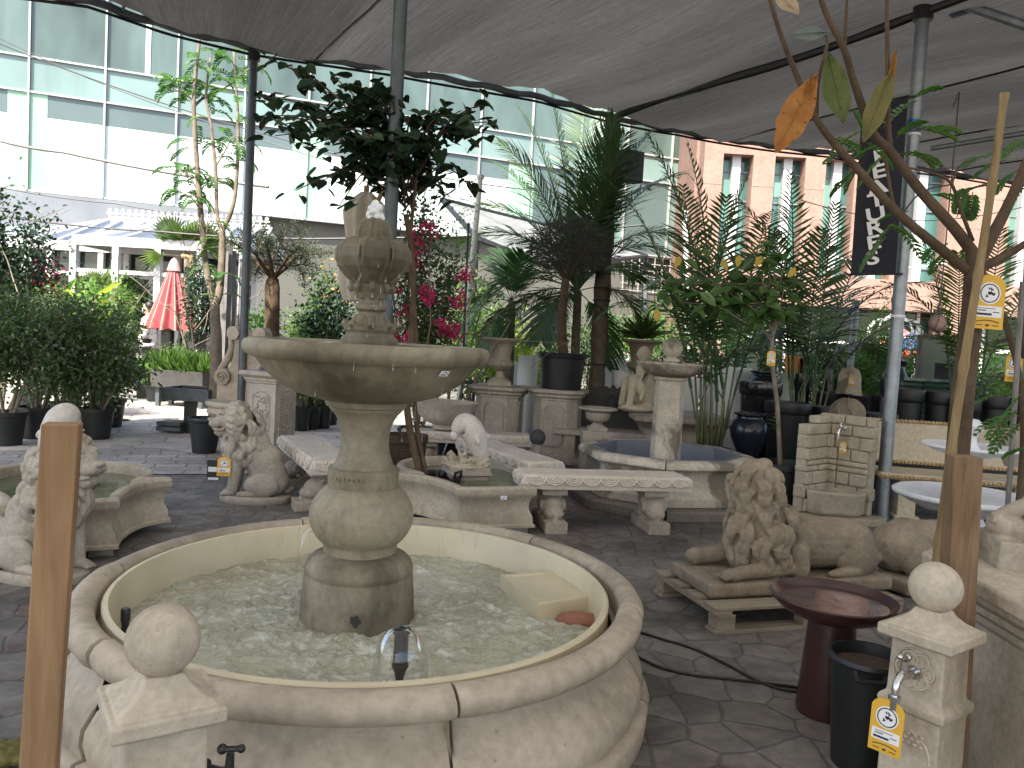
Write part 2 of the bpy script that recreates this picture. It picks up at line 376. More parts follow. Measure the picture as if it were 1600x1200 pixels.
def fronds(name_c, parent, specs, mat, rmat, ll=.35, lw=.022, per=34, hang=.25, start=.18, vee=.25, shape=BLADE):
    """feather leaves: every frond one mesh of midrib + leaflets"""
    P = []; D = []; N = []; LN = []; rb = MB()
    for (a, d, L, droop) in specs:
        pts = frond_pts(a, d, L, droop); m = len(pts)-1
        rb.tube(pts, [max(.002, .012*(1-.85*i/m)*L/1.6) for i in range(m+1)], 5, False)
        for k in range(per):
            f = start + (1-start)*(k+.5)/per; x = f*m; i = min(int(x), m-1); p = pts[i].lerp(pts[i+1], x-i); t = (pts[i+1]-pts[i]).normalized()
            s = t.cross(Vector((0, 0, 1)));  s = s.normalized() if s.length > .15 else Vector((1, .3, 0)).normalized()
            u = s.cross(t).normalized(); env = math.sin(PI*min(1, (f-start)/(1-start)*.86+.12))**.6
            for sg in (-1, 1):
                dd = s*sg + t*(.45+.9*f) + u*(vee + random.uniform(-.12, .12)) + Vector((0, 0, -hang*random.uniform(.5, 1.5)))
                P.append(p); D.append(dd); N.append(u + s*sg*-.3); LN.append(ll*env*random.uniform(.85, 1.1))
    rb.build('midrib', rmat, parent, 180)
    return leaves(name_c, [tuple(p) for p in P], [tuple(p) for p in D], [tuple(p) for p in N], np.array(LN), lw, mat, parent, shape)
def text_obj(s, size, mat, parent, m, name='lettering', ext=.0006):
    cu = bpy.data.curves.new(name, 'FONT'); cu.body = s; cu.size = size; cu.extrude = ext; cu.offset = size*.025; cu.align_x = 'CENTER'; cu.align_y = 'CENTER'
    cu.materials.append(mat); o = bpy.data.objects.new(name, cu); COL.objects.link(o)
    if parent: o.parent = parent
    dg = bpy.context.evaluated_depsgraph_get(); dg.update(); me = bpy.data.meshes.new_from_object(o.evaluated_get(dg)); me.materials.clear(); me.materials.append(mat); bpy.data.objects.remove(o); o = bpy.data.objects.new(name, me); COL.objects.link(o); o.parent = parent
    o.matrix_local = m; return o
def frame(o, x, n):                        # matrix with given x axis and outward normal
    x = Vector(x).normalized(); n = Vector(n).normalized(); y = n.cross(x).normalized(); x = y.cross(n)
    return Matrix(((x.x, y.x, n.x, o[0]), (x.y, y.y, n.y, o[1]), (x.z, y.z, n.z, o[2]), (0, 0, 0, 1)))
# ================================================================== THE SETTING
def slate(name, scale, col, grout, reds=0., wet=.5, rows=None, dust=.5):
    m, nt, b = newmat(name); v = coords(nt, False)
    w_ = node(nt, 'ShaderNodeTexNoise'); w_.inputs['Scale'].default_value = 3.; w_.inputs['Detail'].default_value = 4; nt.links.new(v, w_.inputs['Vector'])
    vm = node(nt, 'ShaderNodeVectorMath', operation='MULTIPLY_ADD'); vm.inputs[1].default_value = (.09, .09, .0)
    nt.links.new(w_.outputs['Color'], vm.inputs[0]); nt.links.new(v, vm.inputs[2]); v2 = vm.outputs[0]
    if rows:
        mp = node(nt, 'ShaderNodeMapping'); mp.inputs['Rotation'].default_value = (0, 0, R(-20)); nt.links.new(v2, mp.inputs[0])
        br = node(nt, 'ShaderNodeTexBrick'); br.inputs['Scale'].default_value = 1; br.inputs['Brick Width'].default_value = rows[0]; br.inputs['Row Height'].default_value = rows[1]
        br.inputs['Mortar Size'].default_value = .012; br.inputs['Mortar Smooth'].default_value = .4; br.offset = .37; br.squash = 1.5; br.squash_frequency = 3
        br.inputs['Color1'].default_value = (.2, .2, .2, 1); br.inputs['Color2'].default_value = (.8, .8, .8, 1); nt.links.new(mp.outputs[0], br.inputs['Vector'])
        cell = br.outputs['Color']; edge = ramp(nt, br.outputs['Fac'], [(.2, 1.), (.8, 0.)])
    else:
        va = node(nt, 'ShaderNodeTexVoronoi'); va.inputs['Scale'].default_value = scale; va.voronoi_dimensions = '2D'; nt.links.new(v2, va.inputs['Vector']); va.inputs['Randomness'].default_value = .85
        ve = node(nt, 'ShaderNodeTexVoronoi', feature='DISTANCE_TO_EDGE'); ve.voronoi_dimensions = '2D'; ve.inputs['Scale'].default_value = scale; nt.links.new(v2, ve.inputs['Vector']); ve.inputs['Randomness'].default_value = .85
        cell = va.outputs['Color']; edge = ramp(nt, ve.outputs['Distance'], [(.015, 0.), (.05, 1.)])
    sep = node(nt, 'ShaderNodeSeparateColor'); nt.links.new(cell, sep.inputs[0])
    c = ramp(nt, sep.outputs[0], [(.1, tuple(x*.75 for x in col)), (.5, col), (.9, tuple(min(1, x*1.35) for x in col))])
    if reds: c = mix(nt, ramp(nt, sep.outputs[1], [(.86, 0.), (.90, reds)]), c, (.10, .045, .035))
    n1 = noise(nt, v, 1.1, 6, .65); n2 = noise(nt, v, 14, 6, .65); n3 = noise(nt, v, 5, 5, .6)
    c = mix(nt, ramp(nt, n1, [(.40, 0.), (.60, dust)]), c, tuple(min(1, x*2.1+.02) for x in col))
    c = mix(nt, .45, c, ramp(nt, n2, [(.3, .2), (.7, .8)]), 'OVERLAY')
    c = mix(nt, ramp(nt, edge, [(0., .45), (1., 0.)]), c, grout)
    nt.links.new(c, b.inputs['Base Color'])
    nt.links.new(ramp(nt, n3, [(.35, max(.25, .85-wet)), (.65, .9)]), b.inputs['Roughness']); b.inputs['Specular IOR Level'].default_value = .35
    p = bump(nt, b, edge, .5, .006); p = bump(nt, b, n3, .55, .012, p); bump(nt, b, n2, .45, .004, p)
    return m
M['ground'] = slate('dark_slate_paving', 4.7, (.098, .089, .080), (.034, .031, .028), .6, .45, None, .75)
M['path'] = slate('stone_flags', 1.6, (.34, .305, .27), (.12, .105, .09), 0, .25, (.62, .36), .4)
M['cobble'] = slate('grey_cobble_strip', 1.6, (.29, .265, .24), (.05, .047, .043), 0, .25, (.30, .20), .3)
n = 60
gb = MB(); gb.add([(-90, -40, 0), (110, -40, 0), (110, 120, 0), (-90, 120, 0)], [(0, 1, 2, 3)])
tag(gb.build('ground', M['ground'], smooth=0), kind='structure')
def flat_poly(name, px, z, mat):
    pts = [G(x, y, 0) for x, y in px]; b = MB(); b.add([(p.x, p.y, z) for p in pts], [tuple(range(len(pts)))])
    return tag(b.build(name, mat, smooth=0), kind='structure')
flat_poly('path', [(-420, 716), (240, 700), (300, 708), (640, 700), (640, 612), (700, 575), (560, 566), (60, 540), (-500, 540)], .004, M['path'])
flat_poly('paved_strip', [(-420, 762), (200, 742), (500, 742), (660, 735), (640, 700), (300, 708), (240, 700), (-420, 716)], .008, M['cobble'])

# ------------------------------------------------------------------ shade canopy
CZ = 4.65
edge = [G(px, py, CZ) for px, py in ((-330, -62), (-60, -30), (140, 0), (260, 40), (397, 74), (500, 92), (610, 106), (730, 128), (850, 152), (958, 182), (1030, 198), (1100, 211), (1200, 226), (1300, 239), (1430, 262), (1520, 275), (1600, 287), (1750, 300))]
post_top = G(958, 182, CZ); pole_top = A(1443, 14, 7.3)
bdir = (V(pole_top.x, pole_top.y, 0) - V(post_top.x, post_top.y, 0)).normalized()
def cloth_mat():
    m, nt, b = newmat('shade_cloth'); t = node(nt, 'ShaderNodeTexCoord'); v = t.outputs['UV']
    big = noise(nt, v, 1., 2, .5, 0, (1.1, .15, 1)); fine = noise(nt, v, 9., 6, .75, 0, (7, .10, 1)); cr = noise(nt, v, 14, 6, .8, .2, (2, .5, 1))
    c = ramp(nt, fine, [(.3, (.058, .057, .055)), (.7, (.125, .122, .117))]); c = mix(nt, .5, c, ramp(nt, big, [(.3, .25), (.7, .75)]), 'OVERLAY')
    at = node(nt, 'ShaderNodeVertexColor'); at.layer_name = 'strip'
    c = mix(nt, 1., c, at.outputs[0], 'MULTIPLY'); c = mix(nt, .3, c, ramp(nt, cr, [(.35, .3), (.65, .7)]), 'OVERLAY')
    nt.links.new(c, b.inputs['Base Color']); b.inputs['Roughness'].default_value = .9; b.inputs['Specular IOR Level'].default_value = .1
    tr = node(nt, 'ShaderNodeBsdfTranslucent'); nt.links.new(mix(nt, 1., c, (.96, .98, 1.0), 'MULTIPLY'), tr.inputs[0])
    mx = node(nt, 'ShaderNodeMixShader'); mx.inputs[0].default_value = .27
    nt.links.new(b.outputs[0], mx.inputs[1]); nt.links.new(tr.outputs[0], mx.inputs[2]); nt.links.new(mx.outputs[0], nt.nodes['Material Output'].inputs[0])
    return m
M['cloth'] = cloth_mat()
def resample(pl, n):
    L = [0]
    for i in range(1, len(pl)): L.append(L[-1] + (pl[i]-pl[i-1]).length)
    out = []
    for k in range(n+1):
        s = L[-1]*k/n; i = 1
        while i < len(L)-1 and L[i] < s: i += 1
        f = (s-L[i-1])/max(1e-6, L[i]-L[i-1]); out.append((pl[i-1].lerp(pl[i], f), s))
    return out
cano = thing('shade_canopy', 'large grey shade net roof sagging over the fountain yard on pipes', 'canopy')
es = resample(edge, 110); NB = 40; DEEP = 17.
me = bpy.data.meshes.new('cloth'); vs_ = []; fs_ = []; uvs = []; cl = []
strips = [(0, 3.2, .55), (3.2, 4.6, .62), (4.6, 6.4, 1.0), (6.4, 8.6, .92), (8.6, 10.4, .86), (10.4, 12.4, .9), (12.4, 40, .95)]
beam_s = min(es, key=lambda e: (e[0]-post_top).length)[1]
for i, (p, s) in enumerate(es):
    for j in range(NB+1):
        d = DEEP*(j/NB)**1.2; w_ = min(1, max(0, s/5.5)); w_ = w_*w_*(3-2*w_); bd = (V(-.12, -1, 0)*(1-w_) + bdir*w_).normalized()
        seam = abs(math.sin((s-beam_s)*PI/2.05))
        z = CZ + .02 - .05*seam*min(1, d/1.5) + .05*math.sin(d*1.3+s) + .03*math.sin(s*5+d*.6) + .012*math.sin(s*17+d*2)
        vs_.append((p.x + bd.x*d, p.y + bd.y*d, z)); uvs.append((s, d))
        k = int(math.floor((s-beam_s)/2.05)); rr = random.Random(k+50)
        yy = vs_[-1][1]; fill_ = min(1, max(0, (6.1-yy)/.3)); cl.append({-3: .62, -4: .6, -2: 1.02, -1: .95, 0: .8}.get(k, .78 + .12*rr.random())*(1-fill_) + 6.5*fill_)  # unseen cloth overhead brightened, added as fill light for the yard
for i in range(len(es)-1):
    for j in range(NB):
        a = i*(NB+1)+j; fs_.append((a, a+1, a+NB+2, a+NB+1))
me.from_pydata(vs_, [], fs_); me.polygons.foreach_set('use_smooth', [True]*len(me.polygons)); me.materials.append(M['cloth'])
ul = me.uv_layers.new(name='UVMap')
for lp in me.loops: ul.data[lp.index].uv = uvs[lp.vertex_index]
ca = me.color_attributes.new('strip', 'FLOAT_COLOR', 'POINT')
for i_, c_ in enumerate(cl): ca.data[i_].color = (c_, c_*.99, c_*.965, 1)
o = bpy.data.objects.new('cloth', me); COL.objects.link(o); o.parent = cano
eb = MB(); eb.tube([p + V(0, 0, -.01+.015*math.sin(i*1.7)) for i, (p, s) in enumerate(es)], [.034 + .012*random.random() for _ in es], 6)
eb.build('edge_pipe', M['greypole'], cano)
eb = MB(); eb.tube([p + V(0, 0, -.07-.02*abs(math.sin(i*.21))) for i, (p, s) in enumerate(es)], [.016]*len(es), 5); eb.build('edge_rope', M['cable'], cano)
mb = MB(); nn = 26
bp_ = [post_top + bdir*(i/nn*9) + V(0, 0, -.02+.03*math.sin(i*.5)) for i in range(nn+1)]
mb.tube(bp_, [.038+.016*random.random() for _ in bp_], 8); mb.build('wrapped_beam', M['blackmetal'], cano)
for sft, rad in ((-6.15, .02), (-4.1, .014), (2.05, .014), (4.1, .014), (6.15, .014)):
    p0, _ = min(es, key=lambda e: abs(e[1]-(beam_s+sft))); mb = MB(); k = [p0 + bdir*(i*.35) + V(random.uniform(-.012, .012), random.uniform(-.012, .012), -.015 + random.uniform(-.01, .008)) for i in range(40)]
    mb.tube(k, rad, 4); mb.build('seam', M['cable'], cano)
mb = MB(); mb.tube([A(1455, 232, 10.5), A(1625, 204, 9.6)], .035, 8); mb.build('cross_pipe', M['steel'], cano); mb = MB(); mb.tube([A(1490, 2, 7.3), A(1720, 80, 6.5)], .045, 8); mb.build('cross_pipe', M['steel'], cano)

def pole(px, top, base, r, mat, label, group='canopy poles'):
    t = thing('canopy_pole', label, 'pole', (base.x, base.y, 0), 0, group)
    b = MB(); b.tube([(0, 0, 0), top - V(base.x, base.y, 0)], r, 14); b.build('shaft', mat, t)
    b = MB(); b.tube([top - V(base.x, base.y, .10), top - V(base.x, base.y, -.02)], r*1.5, 14); b.build('collar', M['blackmetal'], t)
    b = MB(); b.lathe([(r*2.4, 0), (r*2.4, .012), (r*1.2, .016), (r*1.2, .05)], 16); b.build('base_plate', mat, t)
    return t
lt = G(397, 74, CZ); pole(0, lt + V(0, 0, -.05), V(lt.x, lt.y, 0), .048, M['greypole'], 'slim grey steel pole holding the canopy beside the multi-stemmed tree', None)
pc = A(617, 200, 6.3); pole(0, V(pc.x, pc.y, 4.6), V(pc.x, pc.y, 0), .055, M['greypole'], 'dark grey steel pole rising just behind the tiered fountain', None)
pr_ = pole(0, V(pole_top.x, pole_top.y, pole_top.z), V(pole_top.x, pole_top.y, 0), .058, M['steel'], 'galvanised steel pole carrying the black banner', None)
for zz in (3.55, 2.75, 1.9): mb = MB(); mb.lathe([(.062, -.012), (.066, 0), (.062, .012)], 14, (0, 0, zz), False); mb.build('strap', M['paper'], pr_)
mb = MB(); mb.lathe([(.0605, -.06), (.0605, .06)], 14, (0, 0, 3.62), False); mb.build('blue_tape', plain('blue_tape', (.03, .12, .35), .4), pr_)
# palm-trunk post
t = thing('trunk_post', 'thick palm trunk post holding up the canopy behind the black pot', 'post', (post_top.x, post_top.y, 0))
mb = MB(); mb.lathe([(.108+.010*math.sin(z*9)+.008*random.random(), z) for z in np.linspace(0, 4.62, 44)], 16); mb.build('trunk', M['palmbark'], t)
mb = MB(); mb.box((.26, -.12, 3.95), (.34, .2, .42), .5); mb.build('speaker_box', M['greypole'], t, bevel=.015)
for a_ in range(3): mb = MB(); mb.lathe([(.124, -.012), (.127, 0), (.124, .012)], 16, (0, 0, 1.2+a_*.9), False); mb.build('binding_wire', M['cable'], t)

# ------------------------------------------------------------------ glass office building
P0 = A(0, 293, 24); E1 = V(.93, .367, 0).normalized(); EN = V(.367, -.93, 0).normalized()
def zat(y, x=0, Y=24): return A(x, y, Y).z
def along(px):                                   # metres along the facade seen at column px
    d = ray(px, 560); t = (-P0.x*E1.y + P0.y*E1.x)/(d.y*E1.x - d.x*E1.y); q = d*t; return (q.x-P0.x)*E1.x + (q.y-P0.y)*E1.y
def glassmat(name, c, rough=.12, n=.10, spec=.5):
    m, nt, b = newmat(name); v = coords(nt); f = noise(nt, v, .5, 3, .6, .5, (1, 1, .35))
    nt.links.new(ramp(nt, f, [(.3, tuple(x*(1-n) for x in c)), (.7, tuple(min(1, x*(1+n)) for x in c))]), b.inputs['Base Color'])
    b.inputs['Roughness'].default_value = rough; b.inputs['Specular IOR Level'].default_value = spec; return m
M['gl_top'] = glassmat('grey_green_glazing', (.085, .125, .113), .1, .45)
M['gl_mid'] = glassmat('pale_aqua_glazing', (.17, .25, .232), .12, .2)
M['gl_band'] = glassmat('grey_glazing_shade_band', (.095, .135, .132), .2, .1)  # paints the shadow on the third row's top; also grey right-hand panels
M['gl_low'] = glassmat('white_backed_glazing', (.55, .62, .60), .12, .03)
M['gl_green'] = glassmat('green_fin_glazing', (.26, .45, .31), .15, .1)
M['mull'] = plain('aluminium_mullion', (.42, .43, .41), .5, .1, 4, .2, 0)
M['fascia'] = plain('grey_fascia_metal', (.17, .19, .21), .6, .15, 1, 0, 0)
M['soffit'] = plain('beige_render', (.10, .10, .085), .8, .1, 1, 0, 0)
bl = thing('glass_building', 'long pale glass office block with green panels behind the garden', 'building', P0)
bl.rotation_euler = (0, 0, math.atan2(E1.y, E1.x)); bl.location = (P0.x, P0.y, 0)
z_b, z1, z2, z3 = zat(293), zat(137), zat(82), zat(-110); zb2 = z_b + (z1-z_b)*.76
S0, S1 = along(-260), along(1097); pit = along(154)-along(37)
def fpan(name, mat, s0, s1, za, zb, d=0.): b = MB(); b.box(((s0+s1)/2, .05-d, (za+zb)/2), (s1-s0, .1, zb-za)); return b.build(name, mat, bl, 0)
b = MB(); b.box(((S0+S1)/2, 6, (z3+z_b)/2), (S1-S0, 11.7, z3-z_b)); b.build('body', M['fascia'], bl, 0)
k = -3; s = along(37)-3*pit; i = 0
while s < S1:
    a_, e_ = max(s, S0), min(s+pit, S1)
    if e_ > a_:
        r_ = random.Random(i+3)
        fpan('glass_panel', M['gl_top'] if r_.random() < .8 else M['gl_mid'], a_+.03, e_-.03, z2+.03, z3)
        fpan('glass_panel', M['gl_mid'], a_+.03, e_-.03, z1+.03, z2-.03)
        fpan('glass_panel', M['gl_band'], a_+.03, e_-.03, zb2, z1-.03)  # darker strip painting the shadow along the third row's top
        low = M['gl_low']
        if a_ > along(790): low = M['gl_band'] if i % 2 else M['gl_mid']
        fpan('glass_panel', low, a_+.03, e_-.03, z_b, zb2)
    s += pit; i += 1
for px in (37, 470, 800): fpan('green_fin', M['gl_green'], along(px)-.55, along(px)+.5, z_b+.01, zb2+ (z1-zb2)*.98, .012)
fpan('white_fin', M['gl_low'], along(214), along(222), z2, z3, .03)
b = MB(); s = along(37)-3*pit
while s < S1+.1:
    if s > S0: b.box((s, -.04, (z_b+z3)/2), (.055, .14, z3-z_b))
    s += pit
b.box((S1, -.04, (z_b+z3)/2), (.12, .16, z3-z_b))
b.build('mullions', M['mull'], bl, 0)
b = MB()
for z in (z_b, z1, z2): b.box(((S0+S1)/2, -.03, z), (S1-S0, .1, .055))
b.build('transoms', M['mull'], bl, 0)
fpan('fascia', M['fascia'], S0, along(400), z_b-1.1, z_b-.05, .15)
fpan('lower_wall', M['soffit'], along(400)+.01, S1, 0., z_b-.05, -.35)
b = MB(); b.box(((S0+along(400))/2, .9, (z_b-1.2)/2), (along(400)-S0, .2, z_b-1.2)); b.build('ground_floor_wall', M['fascia'], bl, 0)
b = MB()
for px in range(965, 1090, 12): b.box((along(px), -.02, 4.4), (.03, .04, 1.5))
for k in range(6): b.box((along(1027), -.02, 3.7+k*.28), (along(1090)-along(962), .03, .03))
b.build('lattice', M['mull'], bl, 0)

# ------------------------------------------------------------------ pink stone building
M['pink'] = stone('salmon_cladding', (.33, .215, .18), (.28, .178, .145), None, 0, .6, .8, .1, 0, False)
M['teal'] = glassmat('teal_window_glass', (.05, .12, .11), .08, .5, .6)
M['tealblind'] = glassmat('teal_blind_glass', (.13, .26, .22), .2, .3)
M['darkglass'] = glassmat('dark_shop_glass', (.035, .05, .05), .06, .4, .6)
PY = 28.; XL = A(1097, 300, PY).x; ZH = A(1250, 246, PY).z; ZS = A(1440, 440, PY).z; ZG = A(1440, 487, PY).z
pk = thing('pink_building', 'salmon stone office block with tall teal windows beyond the palms', 'building', (XL, PY, 0))
b = MB(); W = 34.
piers = []; x = 0.; wins = []
spec = [(0, A(1127, 300, PY).x-XL), (A(1174, 300, PY).x-XL, A(1208, 300, PY).x-XL), (A(1256, 300, PY).x-XL, A(1288, 300, PY).x-XL), (A(1334, 300, PY).x-XL, A(1352, 300, PY).x-XL), (A(1400, 300, PY).x-XL, A(1412, 300, PY).x-XL), (A(1480, 330, PY).x-XL, A(1578, 330, PY).x-XL), (A(1640, 330, PY).x-XL, A(1700, 330, PY).x-XL), (A(1780, 330, PY).x-XL, W)]
for a_, e_ in spec: b.box(((a_+e_)/2, .4, (ZS+ZH)/2), (e_-a_, .8, ZH-ZS))
b.box((W/2, .4, (ZH+13)/2), (W, .8, 13-ZH)); b.box((W/2, .4, (ZG+ZS)/2), (W, .8, ZS-ZG)); b.box((.6, .4, ZG/2), (1.2, .8, ZG)); b.box((W/2, 4.3, 6.5), (W, 6, 12.9))
gx = A(1500, 500, PY).x-XL; b.box((gx, .4, ZG/2), (1.3, .8, ZG)); b.box((gx+9, .4, ZG/2), (1.3, .8, ZG))
b.build('cladding', M['pink'], pk, 0)
b = MB()
for a_, e_ in spec[:-1]:
    for z in np.arange(ZS+.9, ZH-.2, 1.05): b.box(((a_+e_)/2, -.004, z), (e_-a_+.004, .012, .025))
for z in (ZH+.7, ZH+1.5, ZG+.55): b.box((W/2, -.004, z), (W, .012, .025))
for xx in np.arange(1.2, W, 1.9): b.box((xx, -.004, ZH+1.1), (.02, .012, .8)); b.box((xx, -.004, (ZG+ZS)/2), (.02, .012, ZS-ZG))
b.build('joints', plain('cladding_joint', (.30, .19, .15), .9), pk, 0)
for i in range(len(spec)-1):
    a_, e_ = spec[i][1], spec[i+1][0]
    f = MB(); f.box(((a_+e_)/2, .62, (ZS+ZH)/2), (e_-a_, .04, ZH-ZS)); wf = f.build('window', M['teal'], pk, 0)
    f = MB(); mx_ = a_ + (e_-a_)*.52; f.box((mx_, .45, (ZS+ZH)/2), (.30, .3, ZH-ZS)); f.build('white_column', M['frame'], wf, 0)
    f = MB()
    for k in range(4): f.box(((a_+e_)/2, .57, ZS+(ZH-ZS)*(k+.5)/4), (e_-a_, .05, .05))
    f.box((a_+.06, .575, (ZS+ZH)/2), (.05, .05, ZH-ZS)); f.build('glazing_bars', M['fascia'], wf, 0)
    r_ = random.Random(i); f = MB(); hb = r_.uniform(.25, .6)*(ZH-ZS); f.box(((a_+mx_)/2, .585, ZH-hb/2-.1), (mx_-a_-.3, .02, hb)); f.build('blind', M['tealblind'], wf, 0); f = MB(); f.box(((e_+mx_)/2+.1, .585, ZS+hb/2+.4), (e_-mx_-.4, .02, hb*.8)); f.build('blind', M['tealblind'], wf, 0)
f = MB(); f.box((W/2, .95, ZG/2), (W, .05, ZG)); sf = f.build('shopfront', M['darkglass'], pk, 0)
f = MB()
for xx in np.arange(1.2, W, 2.4): f.box((xx, .9, ZG/2), (.1, .08, ZG))
f.box((W/2, .88, ZG*.62), (W, .08, .12)); f.build('shopfront_frame', M['whitepot'], sf, 0)

# ------------------------------------------------------------------ white conservatory
YC = 18.; M['roofglass'] = glassmat('blue_grey_roof_glass', (.09, .12, .17), .15, .15)
cx0, cx1 = A(-40, 400, YC).x, A(400, 400, YC).x; ze = A(250, 392, YC).z; zr = A(230, 345, YC+1.5).z
cs = thing('conservatory', 'white framed glass conservatory with crested ridge behind the shrubs', 'conservatory', (0, 0, 0))
f = MB(); fr = MB(); n_ = 11; st = (cx1-cx0)/n_
ridx = lambda x: min(max(x, A(100, 340, YC).x), A(380, 340, YC).x)
f.add([(cx0, YC, ze), (cx1, YC, ze), (ridx(cx1), YC+2., zr), (ridx(cx0), YC+2., zr)], [(0, 1, 2, 3)])
f.add([(cx0, YC, ze), (ridx(cx0), YC+2., zr), (cx0, YC+4, ze)], [(0, 1, 2)]); f.add([(cx1, YC, ze), (cx1, YC+4, ze), (ridx(cx1), YC+2., zr)], [(0, 1, 2)])
f.add([(cx0, YC+4, ze), (ridx(cx0), YC+2., zr), (ridx(cx1), YC+2., zr), (cx1, YC+4, ze)], [(0, 1, 2, 3)])
f.build('roof_glass', M['roofglass'], cs, 0)
for i in range(n_+1):
    x = cx0+i*st; fr.beam((x, YC, ze+.03), (ridx(x), YC+2., zr+.03), .10, .08); fr.box((x, YC-.02, ze/2), (.12, .12, ze))
fr.beam((cx0-.1, YC-.04, ze), (cx1+.1, YC-.04, ze), .14, .22); fr.beam((cx0, YC-.03, ze-.62), (cx1, YC-.03, ze-.62), .06, .09); fr.beam((cx0, YC-.03, .75), (cx1, YC-.03, .75), .08, .12)
fr.beam((ridx(cx0), YC+2., zr+.05), (ridx(cx1), YC+2., zr+.05), .12, .14)
fr.build('frame', M['frame'], cs, 0)
f = MB(); f.box(((cx0+cx1)/2, YC+.1, ze/2), (cx1-cx0, .04, ze)); f.build('wall_glass', M['darkglass'], cs, 0)
f = MB(); f.box(((cx0+cx1)/2, YC+.03, .37), (cx1-cx0, .06, .7)); f.build('base_panel', M['whitepot'], cs, 0)
f = MB(); x = ridx(cx0)
while x < ridx(cx1): f.cap((x, YC+2., zr+.12), (x, YC+2., zr+.26), .02, .02, 6); f.ell((x, YC+2., zr+.27), (.05, .025, .05), seg=8, rings=6); f.cap((x-.06, YC+2, zr+.2), (x+.06, YC+2, zr+.2), .022, .022, 6); x += .165
f.build('ridge_cresting', M['whitepot'], cs)
# front gable hip (pyramid) of the conservatory
gx_ = A(268, 400, YC-1).x; hw = 1.75
f = MB(); f.add([(gx_-hw, YC-1.6, ze), (gx_+hw, YC-1.6, ze), (gx_, YC+.5, zr-.02), (gx_-hw, YC, ze), (gx_+hw, YC, ze)], [(0, 1, 2), (3, 0, 2), (1, 4, 2)]); f.build('porch_roof_glass', M['roofglass'], cs, 0)
f = MB()
for dx in (-hw, -hw*.5, 0, hw*.5, hw): f.beam((gx_+dx, YC-1.6, ze+.03), (gx_, YC+.5, zr+.02), .12, .09); f.box((gx_+dx, YC-1.6, ze/2), (.13, .13, ze))
f.beam((gx_-hw, YC-1.6, ze), (gx_+hw, YC-1.6, ze), .14, .2); f.beam((gx_-hw, YC-1.6, ze-.62), (gx_+hw, YC-1.6, ze-.62), .06, .08)
for sg in (-1, 1): f.beam((gx_+sg*hw, YC-1.6, ze), (gx_+sg*hw, YC, ze), .12, .2)
f.build('porch_frame', M['frame'], cs, 0)
f = MB(); f.cap((gx_, YC+.5, zr), (gx_, YC+.5, zr+.35), .05, .015, 8); f.build('finial', M['whitepot'], cs)

# ------------------------------------------------------------------ overhead wires
def wire(name, pts, r, label, cat='cable', sag=.15, mat=None, grp=None, n=14):
    q = []
    for i in range(len(pts)-1):
        for k in range(n): f_ = k/n; q.append(pts[i].lerp(pts[i+1], f_) - V(0, 0, sag*4*f_*(1-f_)))
    q.append(pts[-1]); b = MB(); b.tube(q, r, 5); return tag(b.build(name, mat or M['cable']), label, cat, grp)
wire('overhead_wire', [A(-40, 52, 17), A(470, 225, 15), A(860, 300, 15)], .012, 'thin black wire crossing in front of the glass facade', sag=.12)
wire('overhead_wire', [A(-40, 40, 17), A(300, 182, 16), A(860, 345, 15)], .009, 'second thin wire just below the upper one on the glass facade', sag=.1)
wire('overhead_wire', [A(-40, 208, 15), A(100, 238, 15), A(420, 292, 14)], .03, 'frayed grey rope sagging across the white glass panels', sag=.05, mat=M['greywood'])
wire('overhead_wire', [A(-40, 330, 13), A(250, 362, 13), A(560, 372, 13), A(1000, 352, 13)], .015, 'black cable running in front of the conservatory roof', sag=.05)
wire('overhead_wire', [A(-20, 288, 16), A(180, 318, 16), A(400, 345, 16)], .012, 'grey wire under the facade fascia above the conservatory', sag=.05)
wire('overhead_wire', [A(1290, 395, 18), A(1470, 412, 18), A(1640, 372, 18)], .02, 'drooping white wire in front of the pink building', sag=.2, mat=M['paper'])
wire('overhead_wire', [A(1250, 312, 18), A(1440, 345, 18), A(1640, 312, 18)], .012, 'upper thin wire spanning in front of the pink building', sag=.1)
# ================================================================== THE BIG TIERED FOUNTAIN
FC = V(-.54, 3.25, 0); PCX = V(-.06, .02, 0)
ft = thing('tiered_fountain', 'large round stone fountain with running water, ball pedestal, wide bowl and gadrooned finial', 'fountain', FC)
bprof = [(1.035, .0), (1.165, .0), (1.172, .082), (1.163, .096), (1.132, .10), (1.136, .118), (1.143, .15), (1.135, .19), (1.10, .245), (1.045, .295), (1.01, .335), (1.005, .355), (1.035, .366), (1.08, .370), (1.112, .385), (1.128, .41), (1.128, .437), (1.112, .46), (1.085, .474), (1.055, .472), (1.03, .455), (1.022, .43), (1.02, .2), (1.02, 0)]
joints = []
for px, py in ((478, 818), (800, 848), (992, 948), (725, 1090), (125, 1010), (150, 880)):
    p = G(px, py, .47) - FC; joints.append(math.atan2(p.y, p.x) % (2*PI))
joints.sort()
for i, a in enumerate(joints):
    b_ = joints[(i+1) % len(joints)]; b_ = b_ if b_ > a else b_+2*PI; g = .0045; m_ = MB(); n_ = max(10, int((b_-a)/.035)); rr = random.Random(i)
    wob = rr.uniform(-.006, .006); loops = []
    for k in range(n_+1):
        t = a+g+(b_-a-2*g)*k/n_; e_ = 1
        ins = .012 if k in (0, n_) else 0
        loops.append([((r - (ins if r > 1.03 else 0)*.7 + wob)*math.cos(t + .006*math.sin(z*22)*(1 if abs(k-n_/2) > n_/2-1.5 else 0)), (r - (ins if r > 1.03 else 0)*.7 + wob)*math.sin(t + .006*math.sin(z*22)*(1 if abs(k-n_/2) > n_/2-1.5 else 0)), z + wob*.5) for r, z in bprof])
    m_.rings(loops, True); m_.build('basin_segment', M['basin'], ft, 50)
